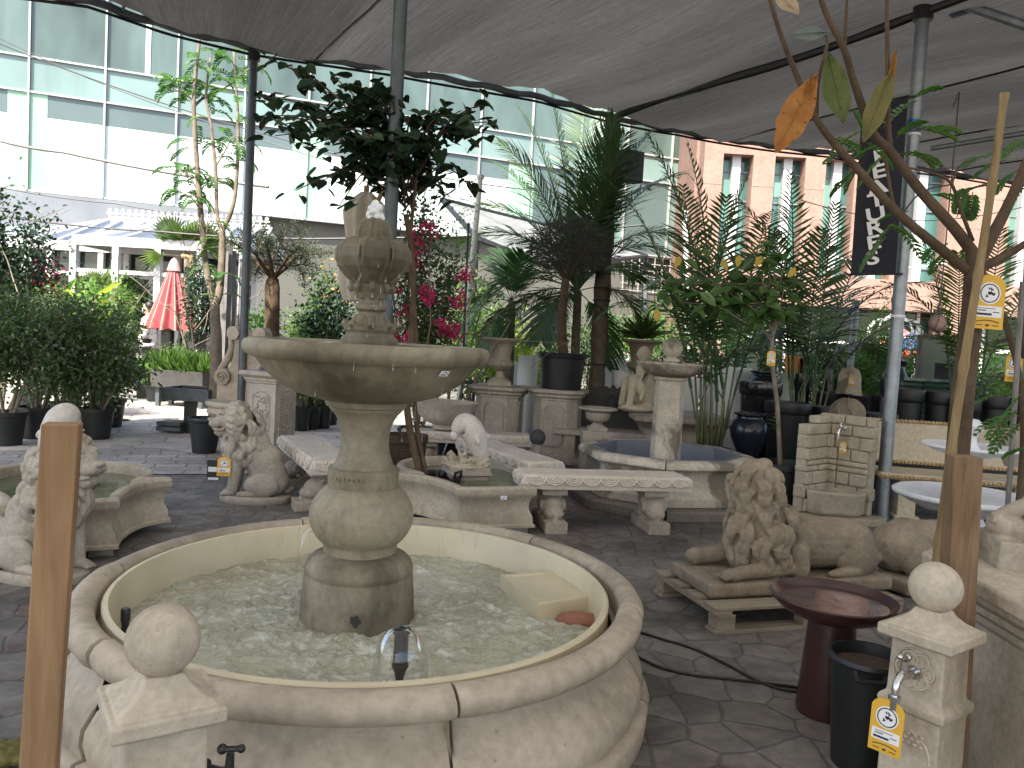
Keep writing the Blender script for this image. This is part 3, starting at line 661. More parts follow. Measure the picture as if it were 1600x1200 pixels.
m_ = MB(); m_.lathe([(1.0, .10), (1.0, .448), (.992, .456), (.978, .456), (.972, .448), (.955, .14), (0, .12)], 90, (-.012, 0, 0), False); m_.build('liner', M['liner'], ft, 40)
def watermat(name, a, b_, foam, scale, rough=.12, foam_th=(.52, .66), bs=.8):
    m, nt, b = newmat(name); v = coords(nt, False)
    n1 = noise(nt, v, scale*.25, 4, .6, .4); n2 = noise(nt, v, scale, 6, .7, 1.2); n3 = noise(nt, v, scale*3, 4, .7, .6)
    c = ramp(nt, n1, [(.35, a), (.65, b_)]); c = mix(nt, ramp(nt, n2, [(foam_th[0], 0.), (foam_th[1], .85)]), c, foam); c = mix(nt, ramp(nt, n3, [(.32, .35), (.44, 0.)]), c, tuple(x*.45 for x in a))
    nt.links.new(c, b.inputs['Base Color']); b.inputs['Roughness'].default_value = rough; b.inputs['IOR'].default_value = 1.33; b.inputs['Specular IOR Level'].default_value = .4
    if bs: bump(nt, b, n3, bs*.5, .01, bump(nt, b, n2, bs, .03))
    return m
M['water'] = watermat('churned_water', (.40, .395, .285), (.55, .545, .42), (.85, .85, .78), 11., .16, (.5, .72), .9)
M['stillwater'] = watermat('greenish_still_water', (.13, .145, .085), (.20, .215, .14), (.5, .55, .48), 3., .04, (.68, .78), .12)
M['foam'] = plain('white_water_foam', (.75, .78, .79), .25, .15, 30, bmp=.5)
def drop_mat():
    m, nt, b = newmat('clear_falling_water'); nt.nodes.remove(b); b = node(nt, 'ShaderNodeBsdfGlossy'); b.inputs['Color'].default_value = (.75, .78, .78, 1); b.inputs['Roughness'].default_value = .08
    fr = node(nt, 'ShaderNodeFresnel'); fr.inputs[0].default_value = 1.33; tr = node(nt, 'ShaderNodeBsdfTransparent'); mx = node(nt, 'ShaderNodeMixShader')
    mth = node(nt, 'ShaderNodeMath', operation='MULTIPLY_ADD'); mth.inputs[1].default_value = .5; mth.inputs[2].default_value = .05; nt.links.new(fr.outputs[0], mth.inputs[0])
    nt.links.new(mth.outputs[0], mx.inputs[0]); nt.links.new(tr.outputs[0], mx.inputs[1]); nt.links.new(b.outputs[0], mx.inputs[2]); nt.links.new(mx.outputs[0], nt.nodes['Material Output'].inputs[0]); return m
M['drop'] = drop_mat()
from mathutils import noise as mn
def water_disc(r, z, amp, nr, na, c=(0, 0), fs=6.):
    m_ = MB(); vs = [(c[0], c[1], z)]
    for i in range(1, nr+1):
        for k in range(na):
            t = 2*PI*k/na; x = c[0]+r*i/nr*math.cos(t); y = c[1]+r*i/nr*math.sin(t)
            h = mn.fractal(V(x*fs, y*fs, 0), .8, 2.1, 5)*amp + abs(mn.noise(V(x*fs*2.3, y*fs*2.3, 4)))*amp*.8
            vs.append((x, y, z+h))
    fs_ = [(0, 1+k, 1+(k+1) % na) for k in range(na)] + [(1+(i-1)*na+k, 1+i*na+k, 1+i*na+(k+1) % na, 1+(i-1)*na+(k+1) % na) for i in range(1, nr) for k in range(na)]
    return m_.add(vs, fs_)
water_disc(.967, .297, .015, 130, 340, (-.012, 0), 10.).build('water', M['water'], ft, 180)
ax = (PCX.x, PCX.y, 0)
m_ = MB(); m_.lathe([(.25, .13), (.241, .25), (.234, .38), (.226, .475), (.220, .482), (.220, .488), (.226, .495), (.224, .515), (.214, .538), (.196, .556), (.172, .567), (.15, .573), (.14, .576)], 56, ax); m_.build('pedestal_base', M['mossy'], ft, 50)
m_ = MB(); m_.lathe([(.15, .574), (.152, .582)]+[(.216*math.cos(t), .727+.168*math.sin(t)) for t in np.linspace(-.78, .84, 24)], 56, ax); m_.build('pedestal_ball', M['mossy'], ft, 60)
m_ = MB(); m_.lathe([(.143, .845), (.146, .885), (.147, .925), (.14, .93), (.13, .932), (.118, .95), (.106, .985), (.1, 1.02), (.0995, 1.06), (.104, 1.095), (.115, 1.125), (.13, 1.15), (.145, 1.165), (.152, 1.172), (.154, 1.18), (.166, 1.185), (.17, 1.20), (.17, 1.215)], 56, ax); m_.build('pedestal_neck', M['mossy'], ft, 40)
m_ = MB(); m_.lathe([(.14, 1.205), (.2, 1.212), (.3, 1.24), (.375, 1.285), (.425, 1.335), (.452, 1.372), (.462, 1.378), (.472, 1.376), (.492, 1.388), (.503, 1.408), (.503, 1.426), (.494, 1.442), (.476, 1.449), (.458, 1.443), (.448, 1.425), (.4, 1.385), (.2, 1.365), (0, 1.36)], 72, ax); m_.build('bowl', M['mossy'], ft, 40)
water_disc(.452, 1.437, .006, 16, 60, (ax[0], ax[1])).build('bowl_water', M['stillwater'], ft, 180)
f_ = MB()
f_.lathe([(.115, 1.40), (.118, 1.455), (.115, 1.468), (.10, 1.475), (.098, 1.49), (.104, 1.498), (.104, 1.51), (.075, 1.52), (.058, 1.535), (.05, 1.56), (.05, 1.578), (.064, 1.583), (.066, 1.596), (.06, 1.606), (.048, 1.612), (.05, 1.64), (.062, 1.665), (.068, 1.69)], 40, ax, sx=1)
f_.lathe([(.05, 1.68), (.07, 1.695), (.105, 1.72), (.138, 1.755), (.152, 1.79), (.15, 1.825), (.13, 1.853), (.095, 1.868), (.06, 1.875), (.063, 1.885), (.064, 1.9), (.055, 1.925), (.038, 1.95), (.018, 1.965), (0, 1.967)], 96, ax, rmod=lambda t, z: (1.03-.13*(1-abs(math.sin(t*4+.6))**.45)) if 1.70 < z < 1.95 else 1)
for k in range(8):
    for dt in (-.07, .07):
        t = (k*PI+PI/2-.6+PI/2)/4+dt; c, s = math.cos(t), math.sin(t); f_.tube([(ax[0]+c*(r+.009), ax[1]+s*(r+.009), z) for r, z in ((.068, 1.695), (.1, 1.72), (.131, 1.755), (.145, 1.79), (.143, 1.825), (.125, 1.853), (.092, 1.868), (.062, 1.876), (.062, 1.9), (.053, 1.925), (.036, 1.95))], .0075, 6)
for k in range(8):
    t = k*PI/4+.2; c, s = math.cos(t), math.sin(t); q = lambda r, z: (ax[0]+c*r, ax[1]+s*r, z)
    f_.tube([q(.055, 1.56), q(.058, 1.535), q(.075, 1.518), q(.098, 1.513), q(.108, 1.523), q(.102, 1.535), q(.092, 1.53)], [.016, .017, .018, .017, .014, .011, .006], 8)
    f_.tube([q(.052, 1.63), q(.056, 1.66), q(.068, 1.682), q(.082, 1.683), q(.09, 1.671), q(.083, 1.66), q(.074, 1.664)], [.012, .014, .016, .015, .013, .010, .005], 8)
fused(f_, 'finial', M['mossy'], ft, .0036, 1)
m_ = MB(); rr = random.Random(3)
for k in range(26): t = rr.uniform(0, 2*PI); r_ = rr.uniform(0, .03)*(1.3-k/26); m_.ell((ax[0]+r_*math.cos(t), ax[1]+r_*math.sin(t), 1.955+k*.0027), rr.uniform(.008, .02), seg=8, rings=6)
fused(m_, 'water_spout', M['foam'], ft, .004, 1)
m_ = MB()
for k in range(240):
    t = rr.uniform(0, 2*PI); r_ = .49+rr.uniform(-.01, .02); z = rr.uniform(.33, 1.38) ; h = rr.choice((.004, .006, .03, .05)); w_ = rr.uniform(.0012, .0024)
    m_.cap((ax[0]+r_*math.cos(t), ax[1]+r_*math.sin(t), z), (ax[0]+r_*math.cos(t), ax[1]+r_*math.sin(t), z+h), w_, w_*.6, 5)
tag(m_.build('falling_drops', M['drop'], ft), kind='stuff')
m_ = MB()
for k in range(90):
    t = rr.uniform(0, 2*PI); z = rr.uniform(1.46, 1.85); r_ = .13+rr.uniform(-.02, .03); m_.cap((ax[0]+r_*math.cos(t), ax[1]+r_*math.sin(t), z), (ax[0]+r_*math.cos(t), ax[1]+r_*math.sin(t), z+.02), .0018, .001, 5)
tag(m_.build('splashing_drops', M['drop'], ft), kind='stuff')
M['stamp'] = plain('dirt_filled_stamp', (.13, .11, .08), .9, .5, 60, bmp=0)
for i_, ch in enumerate('ALSPARK'):
    a_ = -PI/2 - .2 + (i_-3)*.135; n_v = V(math.cos(a_), math.sin(a_), 0); text_obj(ch, .023, M['stamp'], ft, frame((ax[0]+.1475*n_v.x, ax[1]+.1475*n_v.y, .893), V(-n_v.y, n_v.x, 0), n_v), 'stamped_letter', .0004)
def sticker(par, pos, x, n, w_=.045, h_=.026, nm='white_sticker'):
    b = MB(); b.box((0, 0, 0), (w_, h_, .0012)); o = b.build(nm, M['paper'], par, 0); o.matrix_local = frame(pos, x, n); b = MB(); b.box((-w_*.1, -h_*.22, .001), (w_*.5, h_*.16, .001)); b.box((w_*.05, h_*.25, .001), (w_*.3, h_*.08, .001)); b.box((w_*.32, h_*.0, .001), (w_*.2, h_*.08, .001)); b.build('sticker_print', M['ink'], o, 0); return o
a_ = -PI/2+.86; n_v = V(math.cos(a_), math.sin(a_), -.75); sticker(ft, (ax[0]+.452*math.cos(a_), ax[1]+.452*math.sin(a_), 1.352), V(-math.sin(a_), math.cos(a_), -.05), n_v)
# hole and small water jet on the ball
hp = A(556, 952, 3.03); m_ = MB(); d0 = (hp-FC-PCX); d0.z = 0; d0.normalize(); o0 = V(PCX.x, PCX.y, 0)
pts = []
for k in range(14):
    t = 2*PI*k/14; a_ = .020*(1+.25*math.sin(k*2.3))*math.cos(t)+.3*.02*math.sin(t); h_ = .024*(1+.2*math.cos(k*1.7))*math.sin(t)
    zz = .355+h_-.55*a_; rr_ = .2395; an = math.atan2(d0.y, d0.x)+a_/.23; pts.append((o0.x+rr_*math.cos(an), o0.y+rr_*math.sin(an), zz))
m_.add(pts, [tuple(range(14))]); m_.build('chipped_hole', M['ink'], ft, 0)
jp = A(483, 826, 3.25) - FC; m_ = MB(); jpts = [V(jp.x+.03, jp.y+.02, jp.z-.01), V(jp.x+.0, jp.y, jp.z), V(jp.x-.02, jp.y-.01, jp.z-.03), V(jp.x-.032, jp.y-.02, jp.z-.08), V(jp.x-.04, jp.y-.02, jp.z-.2), V(jp.x-.045, jp.y-.02, .32)]
m_.tube(jpts, [.012, .013, .010, .006, .004, .003], 8); m_.build('side_jet', M['drop'], ft, 180)
# loose things in the basin
def pipe(name, px, ytop, ybot, z0, r, label, prof=None):
    p = G(px, ybot, z0); h = A(px+(3 if px > 300 else 2), ytop, p.y).z - z0
    t = thing(name, label, 'nozzle', (p.x, p.y, z0-.12)); m_ = MB()
    m_.lathe([(r*a, .12+(z*h if z > 0 else z)) for a, z in (prof or [(1, -.12), (1, 1)])], 20); m_.build('pipe', M['blackmetal'], t, 40); return t, h
t, h = pipe('pipe_nozzle', 195, 950, 1002, .30, .0135, 'short black pipe standing in the water at the left rim', [(1, -.12), (1, .62), (1.25, .63), (1.25, .96), (1., 1.), (.6, 1.)])
t, h = pipe('bell_nozzle', 623, 982, 1084, .30, .016, 'black bell-fountain nozzle under a clear dome of water', [(.8, -.12), (.8, .22), (1.3, .36), (1.75, .42), (1.75, .46), (1.5, .47), (1.5, .92), (1.9, .94), (1.9, 1.), (1.2, 1.02)])
m_ = MB(); R_ = .098
m_.lathe([(R_*math.sin(t_)**.85*1.0, .12-.01+(h+.02)*math.cos(t_)**.8) for t_ in np.linspace(.02, PI/2, 22)], 40, (0, 0, 0), False); m_.build('water_dome', M['drop'], t, 180)
m_ = MB(); rr = random.Random(8)
for k in range(90): a_ = rr.uniform(0, 2*PI); r_ = rr.uniform(.05, .09); m_.ell((r_*math.cos(a_), r_*math.sin(a_), .12+rr.uniform(-.01, .012)), rr.uniform(.003, .010), seg=7, rings=5)
m_.build('foam_ring', M['foam'], t, 180)
c4 = [G(x, y, .372) for x, y in ((782, 898), (842, 942), (931, 930), (872, 892))]
t = thing('pump_cover', 'cream glazed box lid sitting in the water at the right rim', 'cover', (0, 0, 0)); m_ = MB()
cc = sum((Vector(p) for p in c4), V(0, 0, 0))/4
def inset(f, z): return [(cc.x+(p.x-cc.x)*f, cc.y+(p.y-cc.y)*f, z) for p in c4]
m_.rings([inset(1, .29), inset(1, .365), inset(.985, .373), inset(.9, .373), inset(.88, .366), inset(.5, .366)]); m_.build('lid', M['liner'], t, 20)
p = G(905, 966, .31); m_ = MB(); m_.ell((p.x, p.y, .30), (.11, .05, .035)); tag(fused(m_, 'stone_block', M['terracotta'], None, .012, 1, .02, .03), 'wet brown stone beside the cream box in the fountain', 'stone')

# ================================================================== TAP PILLARS
def tap(parent, black=False, z=.5):
    """faucet built with its outlet towards +x from the origin"""
    c = MB(); c.tube([(-.02, 0, 0), (.05, 0, 0)], .013, 12); c.tube([(-.002, 0, 0), (.006, 0, 0)], .022, 14)
    c.tube([(.045, 0, 0), (.085, 0, .004), (.105, 0, -.01), (.112, 0, -.035), (.112, 0, -.06)], [.014, .014, .012, .0115, .011], 10)
    c.tube([(.112, 0, -.052), (.112, 0, -.065)], .019, 12); c.tube([(.112, 0, -.065), (.112, 0, -.095)], .013, 12)
    c.tube([(.07, 0, .0), (.072, 0, .05)], [.012, .009], 10); c.tube([(.052, 0, .056), (.1, 0, .068)], .007, 8); c.ell((.1, 0, .068), .010, seg=10, rings=8); c.ell((.05, 0, .056), .012, seg=10, rings=8)
    return c.build('tap', M['blackmetal'] if black else M['chrome'], parent, 40)
def price_card(parent, m, sc=1., name='price_tag'):
    b = MB(); w_, h_ = .045*sc, .075*sc
    out = [(-w_, -h_), (w_, -h_), (w_, h_*.72)] + [(w_*.96*math.cos(t), h_*.72+h_*.34*math.sin(t)) for t in np.linspace(.15, PI-.15, 9)] + [(-w_, h_*.72)]
    b.prism(out, -.0008, .0008); c = b.build(name, M['label'], parent, 20); c.matrix_local = m
    b = MB(); b.lathe([(w_*.70, .0012), (w_*.70, .0016)], 24, (0, h_*.36, 0)); e = b.build('emblem_disc', M['paper'], c)
    b = MB()
    for k in range(26):
        t = 2*PI*k/26; b.box((w_*.57*math.cos(t), h_*.36+w_*.57*math.sin(t), .0020), (w_*.07, w_*.13, .0008), t)
    rr = random.Random(5)
    for k in range(16): t = rr.uniform(0, 2*PI); r_ = rr.uniform(0, w_*.32); b.box((r_*math.cos(t), h_*.36+r_*math.sin(t), .0020), (w_*.16, w_*.08, .0008), rr.uniform(0, 3))
    b.build('emblem_print', M['ink'], c, 0)
    b = MB(); b.box((0, -h_*.34, .0014), (w_*1.7, h_*.42, .0006)); b.build('price_sticker', M['paper'], c, 0)
    b = MB(); b.box((-w_*.25, -h_*.44, .0022), (w_*.95, h_*.08, .0006)); b.box((-w_*.4, -h_*.3, .0022), (w_*.5, h_*.035, .0006)); b.box((w_*.5, -h_*.35, .0022), (w_*.4, h_*.03, .0006)); b.box((-w_*.1, -h_*.22, .0022), (w_*1.1, h_*.02, .0006))
    for k in range(6): b.box((w_*(-.6+k*.24), -h_*(.72-.05*math.sin(k/5*PI)), .0022), (w_*.26, h_*.03, .0006), .3*math.cos(k/5*PI))
    b.box((0, -h_*.86, .0022), (w_*.22, h_*.07, .0006)); b.box((-w_*.5, -h_*.86, .0022), (w_*.4, h_*.025, .0006)); b.box((w_*.5, -h_*.86, .0022), (w_*.4, h_*.025, .0006))
    b.build('print', M['ink'], c, 0); return c
def tap_pillar(label, loc, rz):
    t = thing('tap_pillar', label, 'pillar', loc, rz, 'ball-topped tap pillars'); b = MB()
    def sq(h, z, ch=.012): return [(x*h-(ch if abs(i-1.5) < 1 else 0)*0, y*h, z) for i, (x, y) in enumerate(((-1, -1), (1, -1), (1, 1), (-1, 1)))]
    b.rings([sq(.125, 0), sq(.125, .06), sq(.1, .075), sq(.094, .09), sq(.09, .36), sq(.094, .375), sq(.104, .385), sq(.107, .40), sq(.104, .413), sq(.09, .422), sq(.087, .435), sq(.084, .60)])
    b.build('shaft', M['chalk'], t, 25, .006, segs=3)
    b = MB(); b.rings([sq(.084, .598), sq(.112, .607), sq(.118, .612), sq(.118, .643), sq(.112, .648), sq(.104, .646), sq(.10, .652), sq(.072, .668), sq(.052, .688), sq(.040, .708)]); b.build('cap', M['chalk'], t, 25, .005, segs=3)
    b = MB(); b.ell((0, 0, .777), .08, seg=40, rings=24); b.build('ball', M['chalk'], t, 180)
    return t
def relief(t, z=.52, r=.062):     # raised flower on the -x side
    b = MB(); x = -.088
    for k in range(6):
        a = 2*PI*k/6; cy_, cz_ = math.cos(a)*r*.6, math.sin(a)*r*.6
        b.tube([(x, cy_+r*.38*math.cos(u)*1.0, z+cz_+r*.38*math.sin(u)) for u in np.linspace(a-2.2, a+2.2, 12)], .0045, 6)
        b.tube([(x, cy_*.7+r*.14*math.cos(u), z+cz_*.7+r*.2*math.sin(u)) for u in np.linspace(a-1.5, a+1.5, 7)], .003, 6)
    b.tube([(x, r*1.1*math.cos(u), z+r*1.1*math.sin(u)) for u in np.linspace(0, 2*PI, 33)], .0022, 6)
    b.lathe([(.02, -.008), (.018, .006), (0, .006)], 16); b.v[-48:] = [(x-.0+v_[2]*-1, v_[0], z+v_[1]) for v_ in b.v[-48:]]
    return b.build('flower_relief', M['chalk'], t, 60)
tr_ = tap_pillar('cream stone pillar with ball top, chrome tap and yellow price tag on it', (1.40, 2.50, 0), R(36)); relief(tr_)
k = tap(tr_); k.location = (-.088, .0, .515); k.rotation_euler = (0, 0, PI)
b = MB()
for i in range(5):
    for j in range(3): b.ell((-.093, -.04+i*.02+(j % 2)*.01, .285+j*.016), (.005, .008, .006), seg=8, rings=6)
for sg in (-1, 1): b.tube([(-.092, sg*.07, .24), (-.092, sg*.066, .27), (-.092, sg*.05, .30), (-.092, 0, .33)], .004, 6)
b.build('basket_relief', M['chalk'], tr_, 60)
price_card(tr_, Matrix.Translation((-.212, .012, .36)) @ frame((0, 0, 0), V(.12, -1, 0), V(-1, -.12, .05)), 1.1)
b = MB(); b.tube([(-.2, .005, .44), (-.205, .01, .47), (-.2, .0, .5)], .001, 4); b.build('tag_string', M['paper'], tr_)
tl_ = tap_pillar('cream stone pillar with ball top and black tap at the lower left rim of the big fountain', (-.755, 1.74, 0), R(34))
k = tap(tl_, True); k.location = (.082, -.06, .485); k.rotation_euler = (0, 0, -.9)

# ================================================================== FOREGROUND POSTS AND POTS
def timber(label, ptop, pbot, w_, d_, mat, rz=0, name='timber_post'):
    t = thing(name, label, 'post', (pbot.x, pbot.y, 0)); b = MB(); dx = ptop - pbot; k = -pbot.z/dx.z if abs(dx.z) > 1e-6 else 0; foot = pbot + dx*k
    t.location = (foot.x, foot.y, 0); m = Matrix.Rotation(rz, 3, 'Z'); L = [m @ V(x*w_/2, y*d_/2, 0) for x, y in ((-1, -1), (1, -1), (1, 1), (-1, 1))]; tp = ptop - foot
    b.rings([[tuple(q) for q in L], [tuple(q + tp*.5) for q in L], [tuple(q + tp) for q in L]]); b.build('post', mat, t, 20, .003); return t
timber('tan sawn timber standing upright in front of the left fountain, top cut square', A(98, 661, 1.30), A(62, 1200, 1.30), .055, .04, M['postwood'], R(18))
timber('rough brown square post beside the potted tree trunk at the right plinth', A(1506, 712, 2.62), A(1482, 1200, 2.62), .088, .088, M['oldwood'], R(-8))
bb = thing('bird_bath', 'oxblood red pedestal dish of still water beside the reclining lion', 'bird bath', (1.40, 3.25, 0))
b = MB(); b.lathe([(.118, 0), (.12, .02), (.108, .2), (.092, .42)], 40); b.build('pedestal', M['redglaze'], bb)
b = MB(); b.lathe([(.09, .40), (.15, .412), (.21, .44), (.248, .475), (.256, .495), (.25, .50), (.243, .494), (.2, .462), (.1, .447), (0, .445)], 56); b.build('dish', M['redglaze'], bb, 45)
wm = watermat('pink_brown_dish_water', (.05, .032, .033), (.085, .058, .056), (.2, .17, .165), 6., .03, (.6, .9), .06)
b = MB(); b.lathe([(0, .474), (.214, .474)], 56, close=False); b.build('water', wm, bb, 0)
def pot(b, r0, r1, h, lip=.012, wall=.012, soil=None):
    return b.lathe([(r0, 0), (r0+(r1-r0)*.9, h*.9), (r1+lip, h*.9), (r1+lip, h), (r1-wall, h), (r1-wall-.01, h*.88)], 28, close=False)
bk = thing('soil_bucket', 'black plastic bucket of brown soil between bird bath and tap pillar', 'bucket', (1.365, 2.84, 0))
b = MB(); b.lathe([(0, 0), (.10, 0), (.125, .38), (.137, .385), (.142, .40), (.137, .415), (.125, .415), (.12, .37)], 36, close=False); b.build('shell', M['blackplastic'], bk)
b = MB(); b.lathe([(0, .372), (.121, .372)], 24, close=False); b.build('soil', M['soil'], bk, 0)
b = MB()
for sg in (-1, 1): b.tube([(sg*.05-.05, -.125, .40), (sg*.05-.05, -.15, .37)], .008, 6)
b.tube([(-.1, -.15, .37), (0., -.15, .37)], .009, 6); b.build('grip', M['blackplastic'], bk)
# cables on the floor
def ground_line(label, pts, r=.007, cat='hose', name='black_hose'):
    q = [G(x, y, r) for x, y in pts]; out = []
    for i in range(len(q)-1):
        p0 = q[max(i-1, 0)]; p1, p2 = q[i], q[i+1]; p3 = q[min(i+2, len(q)-1)]
        for k in range(8):
            f = k/8; out.append(.5*((2*p1)+(p2-p0)*f+(2*p0-5*p1+4*p2-p3)*f*f+(3*p1-p0-3*p2+p3)*f**3))
    out.append(q[-1]); b = MB(); b.tube(out, r, 6); return tag(b.build(name, M['cable']), label, cat)
ground_line('upper black cable curving over the paving from fountain to bird bath', [(985, 982), (1030, 997), (1080, 1012), (1130, 1035), (1185, 1064), (1240, 1080), (1300, 1074)], cat='cable', name='floor_cable')
ground_line('lower black cable on the paving joining the other near the bird bath', [(985, 1020), (1030, 1042), (1080, 1054), (1140, 1061), (1200, 1068), (1262, 1078), (1275, 1100)], cat='cable', name='floor_cable')
# ================================================================== STATUES
def locks(b, c, r, tiers, per, L, rad, rnd, lo=-.8, hi=.85, front=None):
    """tiers of fat curling locks laid over each other like shingles on an ellipsoid"""
    c = Vector(c); r = Vector(r)
    for ti in range(tiers):
        z0 = hi + (lo-hi)*ti/max(1, tiers-1); n_ = max(5, int(per*math.sqrt(max(.15, 1-z0*z0)))); sg = 1 if ti % 2 else -1
        for k in range(n_):
            a = 2*PI*(k+.5*(ti % 2))/n_ + rnd.uniform(-.12, .12); q = math.sqrt(max(.02, 1-z0*z0))
            if front and V(q*math.cos(a), q*math.sin(a), z0).dot(front) > .3: continue
            pts = []; zz = z0; al = a; ll = L*rnd.uniform(.85, 1.2); s_ = sg*rnd.uniform(.6, 1.2); rk = rad*rnd.uniform(.85, 1.15)
            for i in range(8):
                f = i/7; q = math.sqrt(max(.02, 1-min(.96, zz*zz))); e = .97 + .13*math.sin(f*PI*.95)**1.3
                pts.append(c + V(r.x*q*math.cos(al)*e, r.y*q*math.sin(al)*e, r.z*zz*e)); zz = max(-.98, zz - ll/7/r.z); al += s_*(.085*math.cos(f*5.0) + .035)
            mid = pts[3]; sd_ = (pts[4]-pts[2]).cross(mid-c); sd_ = sd_.normalized() if sd_.length > 1e-6 else V(1, 0, 0)
            pf = [.55, .85, 1.0, 1.05, .95, .75, .5, .22]
            for w_ in (-.55, .55): b.tube([p + sd_*(rk*w_*pf[i_]) for i_, p in enumerate(pts)], [rk*.62*x for x in pf], 7)
rnd = random.Random(11)
# reclining lion, facing -x, plate centred on the origin
def reclining_plate(b, L=1.2, W_=.5):
    b.box((0, 0, .035), (L, W_, .07))
rl = thing('reclining_lion', 'brown stone lion lying on a slab on a wooden pallet, heavy curled mane', 'lion statue', (1.66, 4.62, .145), R(17))
b = MB(); b.box((0, 0, .036), (1.22, .46, .072)); fused(b, 'slab', M['lion'], rl, .014, 2, .008, .05)
b = MB()
b.cap((.08, 0, .245), (.42, 0, .225), .155, .15, 20); b.ell((.30, 0, .24), (.28, .15, .145)); b.ell((.47, .0, .22), (.14, .16, .155)); b.ell((.44, -.12, .16), (.15, .065, .115)); b.ell((.44, .12, .16), (.15, .065, .115))
b.cap((.40, -.16, .095), (.25, -.17, .09), .032, .028); b.ell((.24, -.175, .09), (.045, .03, .022)); b.cap((.53, .1, .11), (.57, -.12, .10), .022, .02)
b.cap((-.04, 0, .25), (.12, 0, .24), .16, .14, 20); b.ell((-.15, 0, .28), (.18, .18, .25)); b.ell((-.20, 0, .50), (.125, .13, .19)); b.ell((-.20, .03, .66), (.095, .09, .07))
b.cap((-.02, -.13, .13), (-.40, -.165, .112), .05, .038); b.ell((-.44, -.17, .105), (.07, .048, .038)); b.cap((.0, -.12, .22), (.02, -.14, .12), .08, .06)
b.cap((-.06, .13, .17), (-.44, .16, .125), .058, .048); b.ell((-.48, .16, .125), (.07, .055, .05))
for sy in (-.17, .16):
    for k in range(4): b.cap((-.46, sy-.033+k*.022, .112), (-.503, sy-.035+k*.0235, .094), .014, .012, 8)
locks(b, (-.15, -.0, .29), (.19, .19, .26), 5, 11, .16, .040, rnd, -.5, .7); locks(b, (-.20, 0., .51), (.13, .135, .20), 5, 9, .13, .036, rnd, -.3, .9)
b.cap((-.2, .12, .60), (-.25, .2, .58), .05, .035); b.ell((-.17, -.0, .705), (.05, .045, .035))
fused(b, 'body', M['lion'], rl, .0052, 1, .004, .03)
# pallet
pl = thing('pallet', 'weathered wooden pallet under the reclining lion', 'pallet', (1.62, 4.58, 0), R(17))
for yy in (-.28, -.09, .1, .29): b = MB(); b.box((0, yy, .132), (1.22, .13, .018)); b.build('deck_board', M['palletwood'], pl, 0, .002)
for xx in (-.56, 0, .56):
    b = MB(); b.box((xx, 0, .112), (.1, .7, .02)); b.build('cross_board', M['palletwood'], pl, 0, .002)
for yy in (-.30, .30):
    for xx in (-.54, 0, .54): b = MB(); b.box((xx, yy, .061), (.11, .09, .08)); b.build('block', M['palletwood'], pl, 0, .002)
    b = MB(); b.box((0, yy, .010), (1.22, .1, .02)); b.build('runner', M['palletwood'], pl, 0, .002)
# lioness seen from the rump
ln = thing('lioness_statue', 'smooth brown stone lioness lying with rump and curled tail towards the bird bath', 'lion statue', (2.66, 5.2, .0), R(30))
b = MB(); b.box((.25, 0, .06), (1.0, .46, .09)); fused(b, 'slab', M['lion'], ln, .014, 2, .008, .05)
b = MB(); b.ell((-.05, 0, .26), (.17, .17, .17)); b.cap((0, 0, .28), (.42, 0, .27), .155, .14, 20); b.ell((0, -.13, .2), (.15, .08, .13)); b.ell((0, .13, .2), (.15, .08, .13)); b.cap((.45, 0, .28), (.60, 0, .34), .13, .10); b.ell((.68, .05, .36), (.1, .09, .09)); b.ell((.02, .0, .40), (.12, .09, .05))
b.tube([(-.18, 0, .22), (-.26, .03, .17), (-.30, .1, .13), (-.27, .2, .14), (-.2, .23, .19)], [.035, .028, .024, .022, .026], 8)
fused(b, 'body', M['lion'], ln, .01, 2, .008, .05)
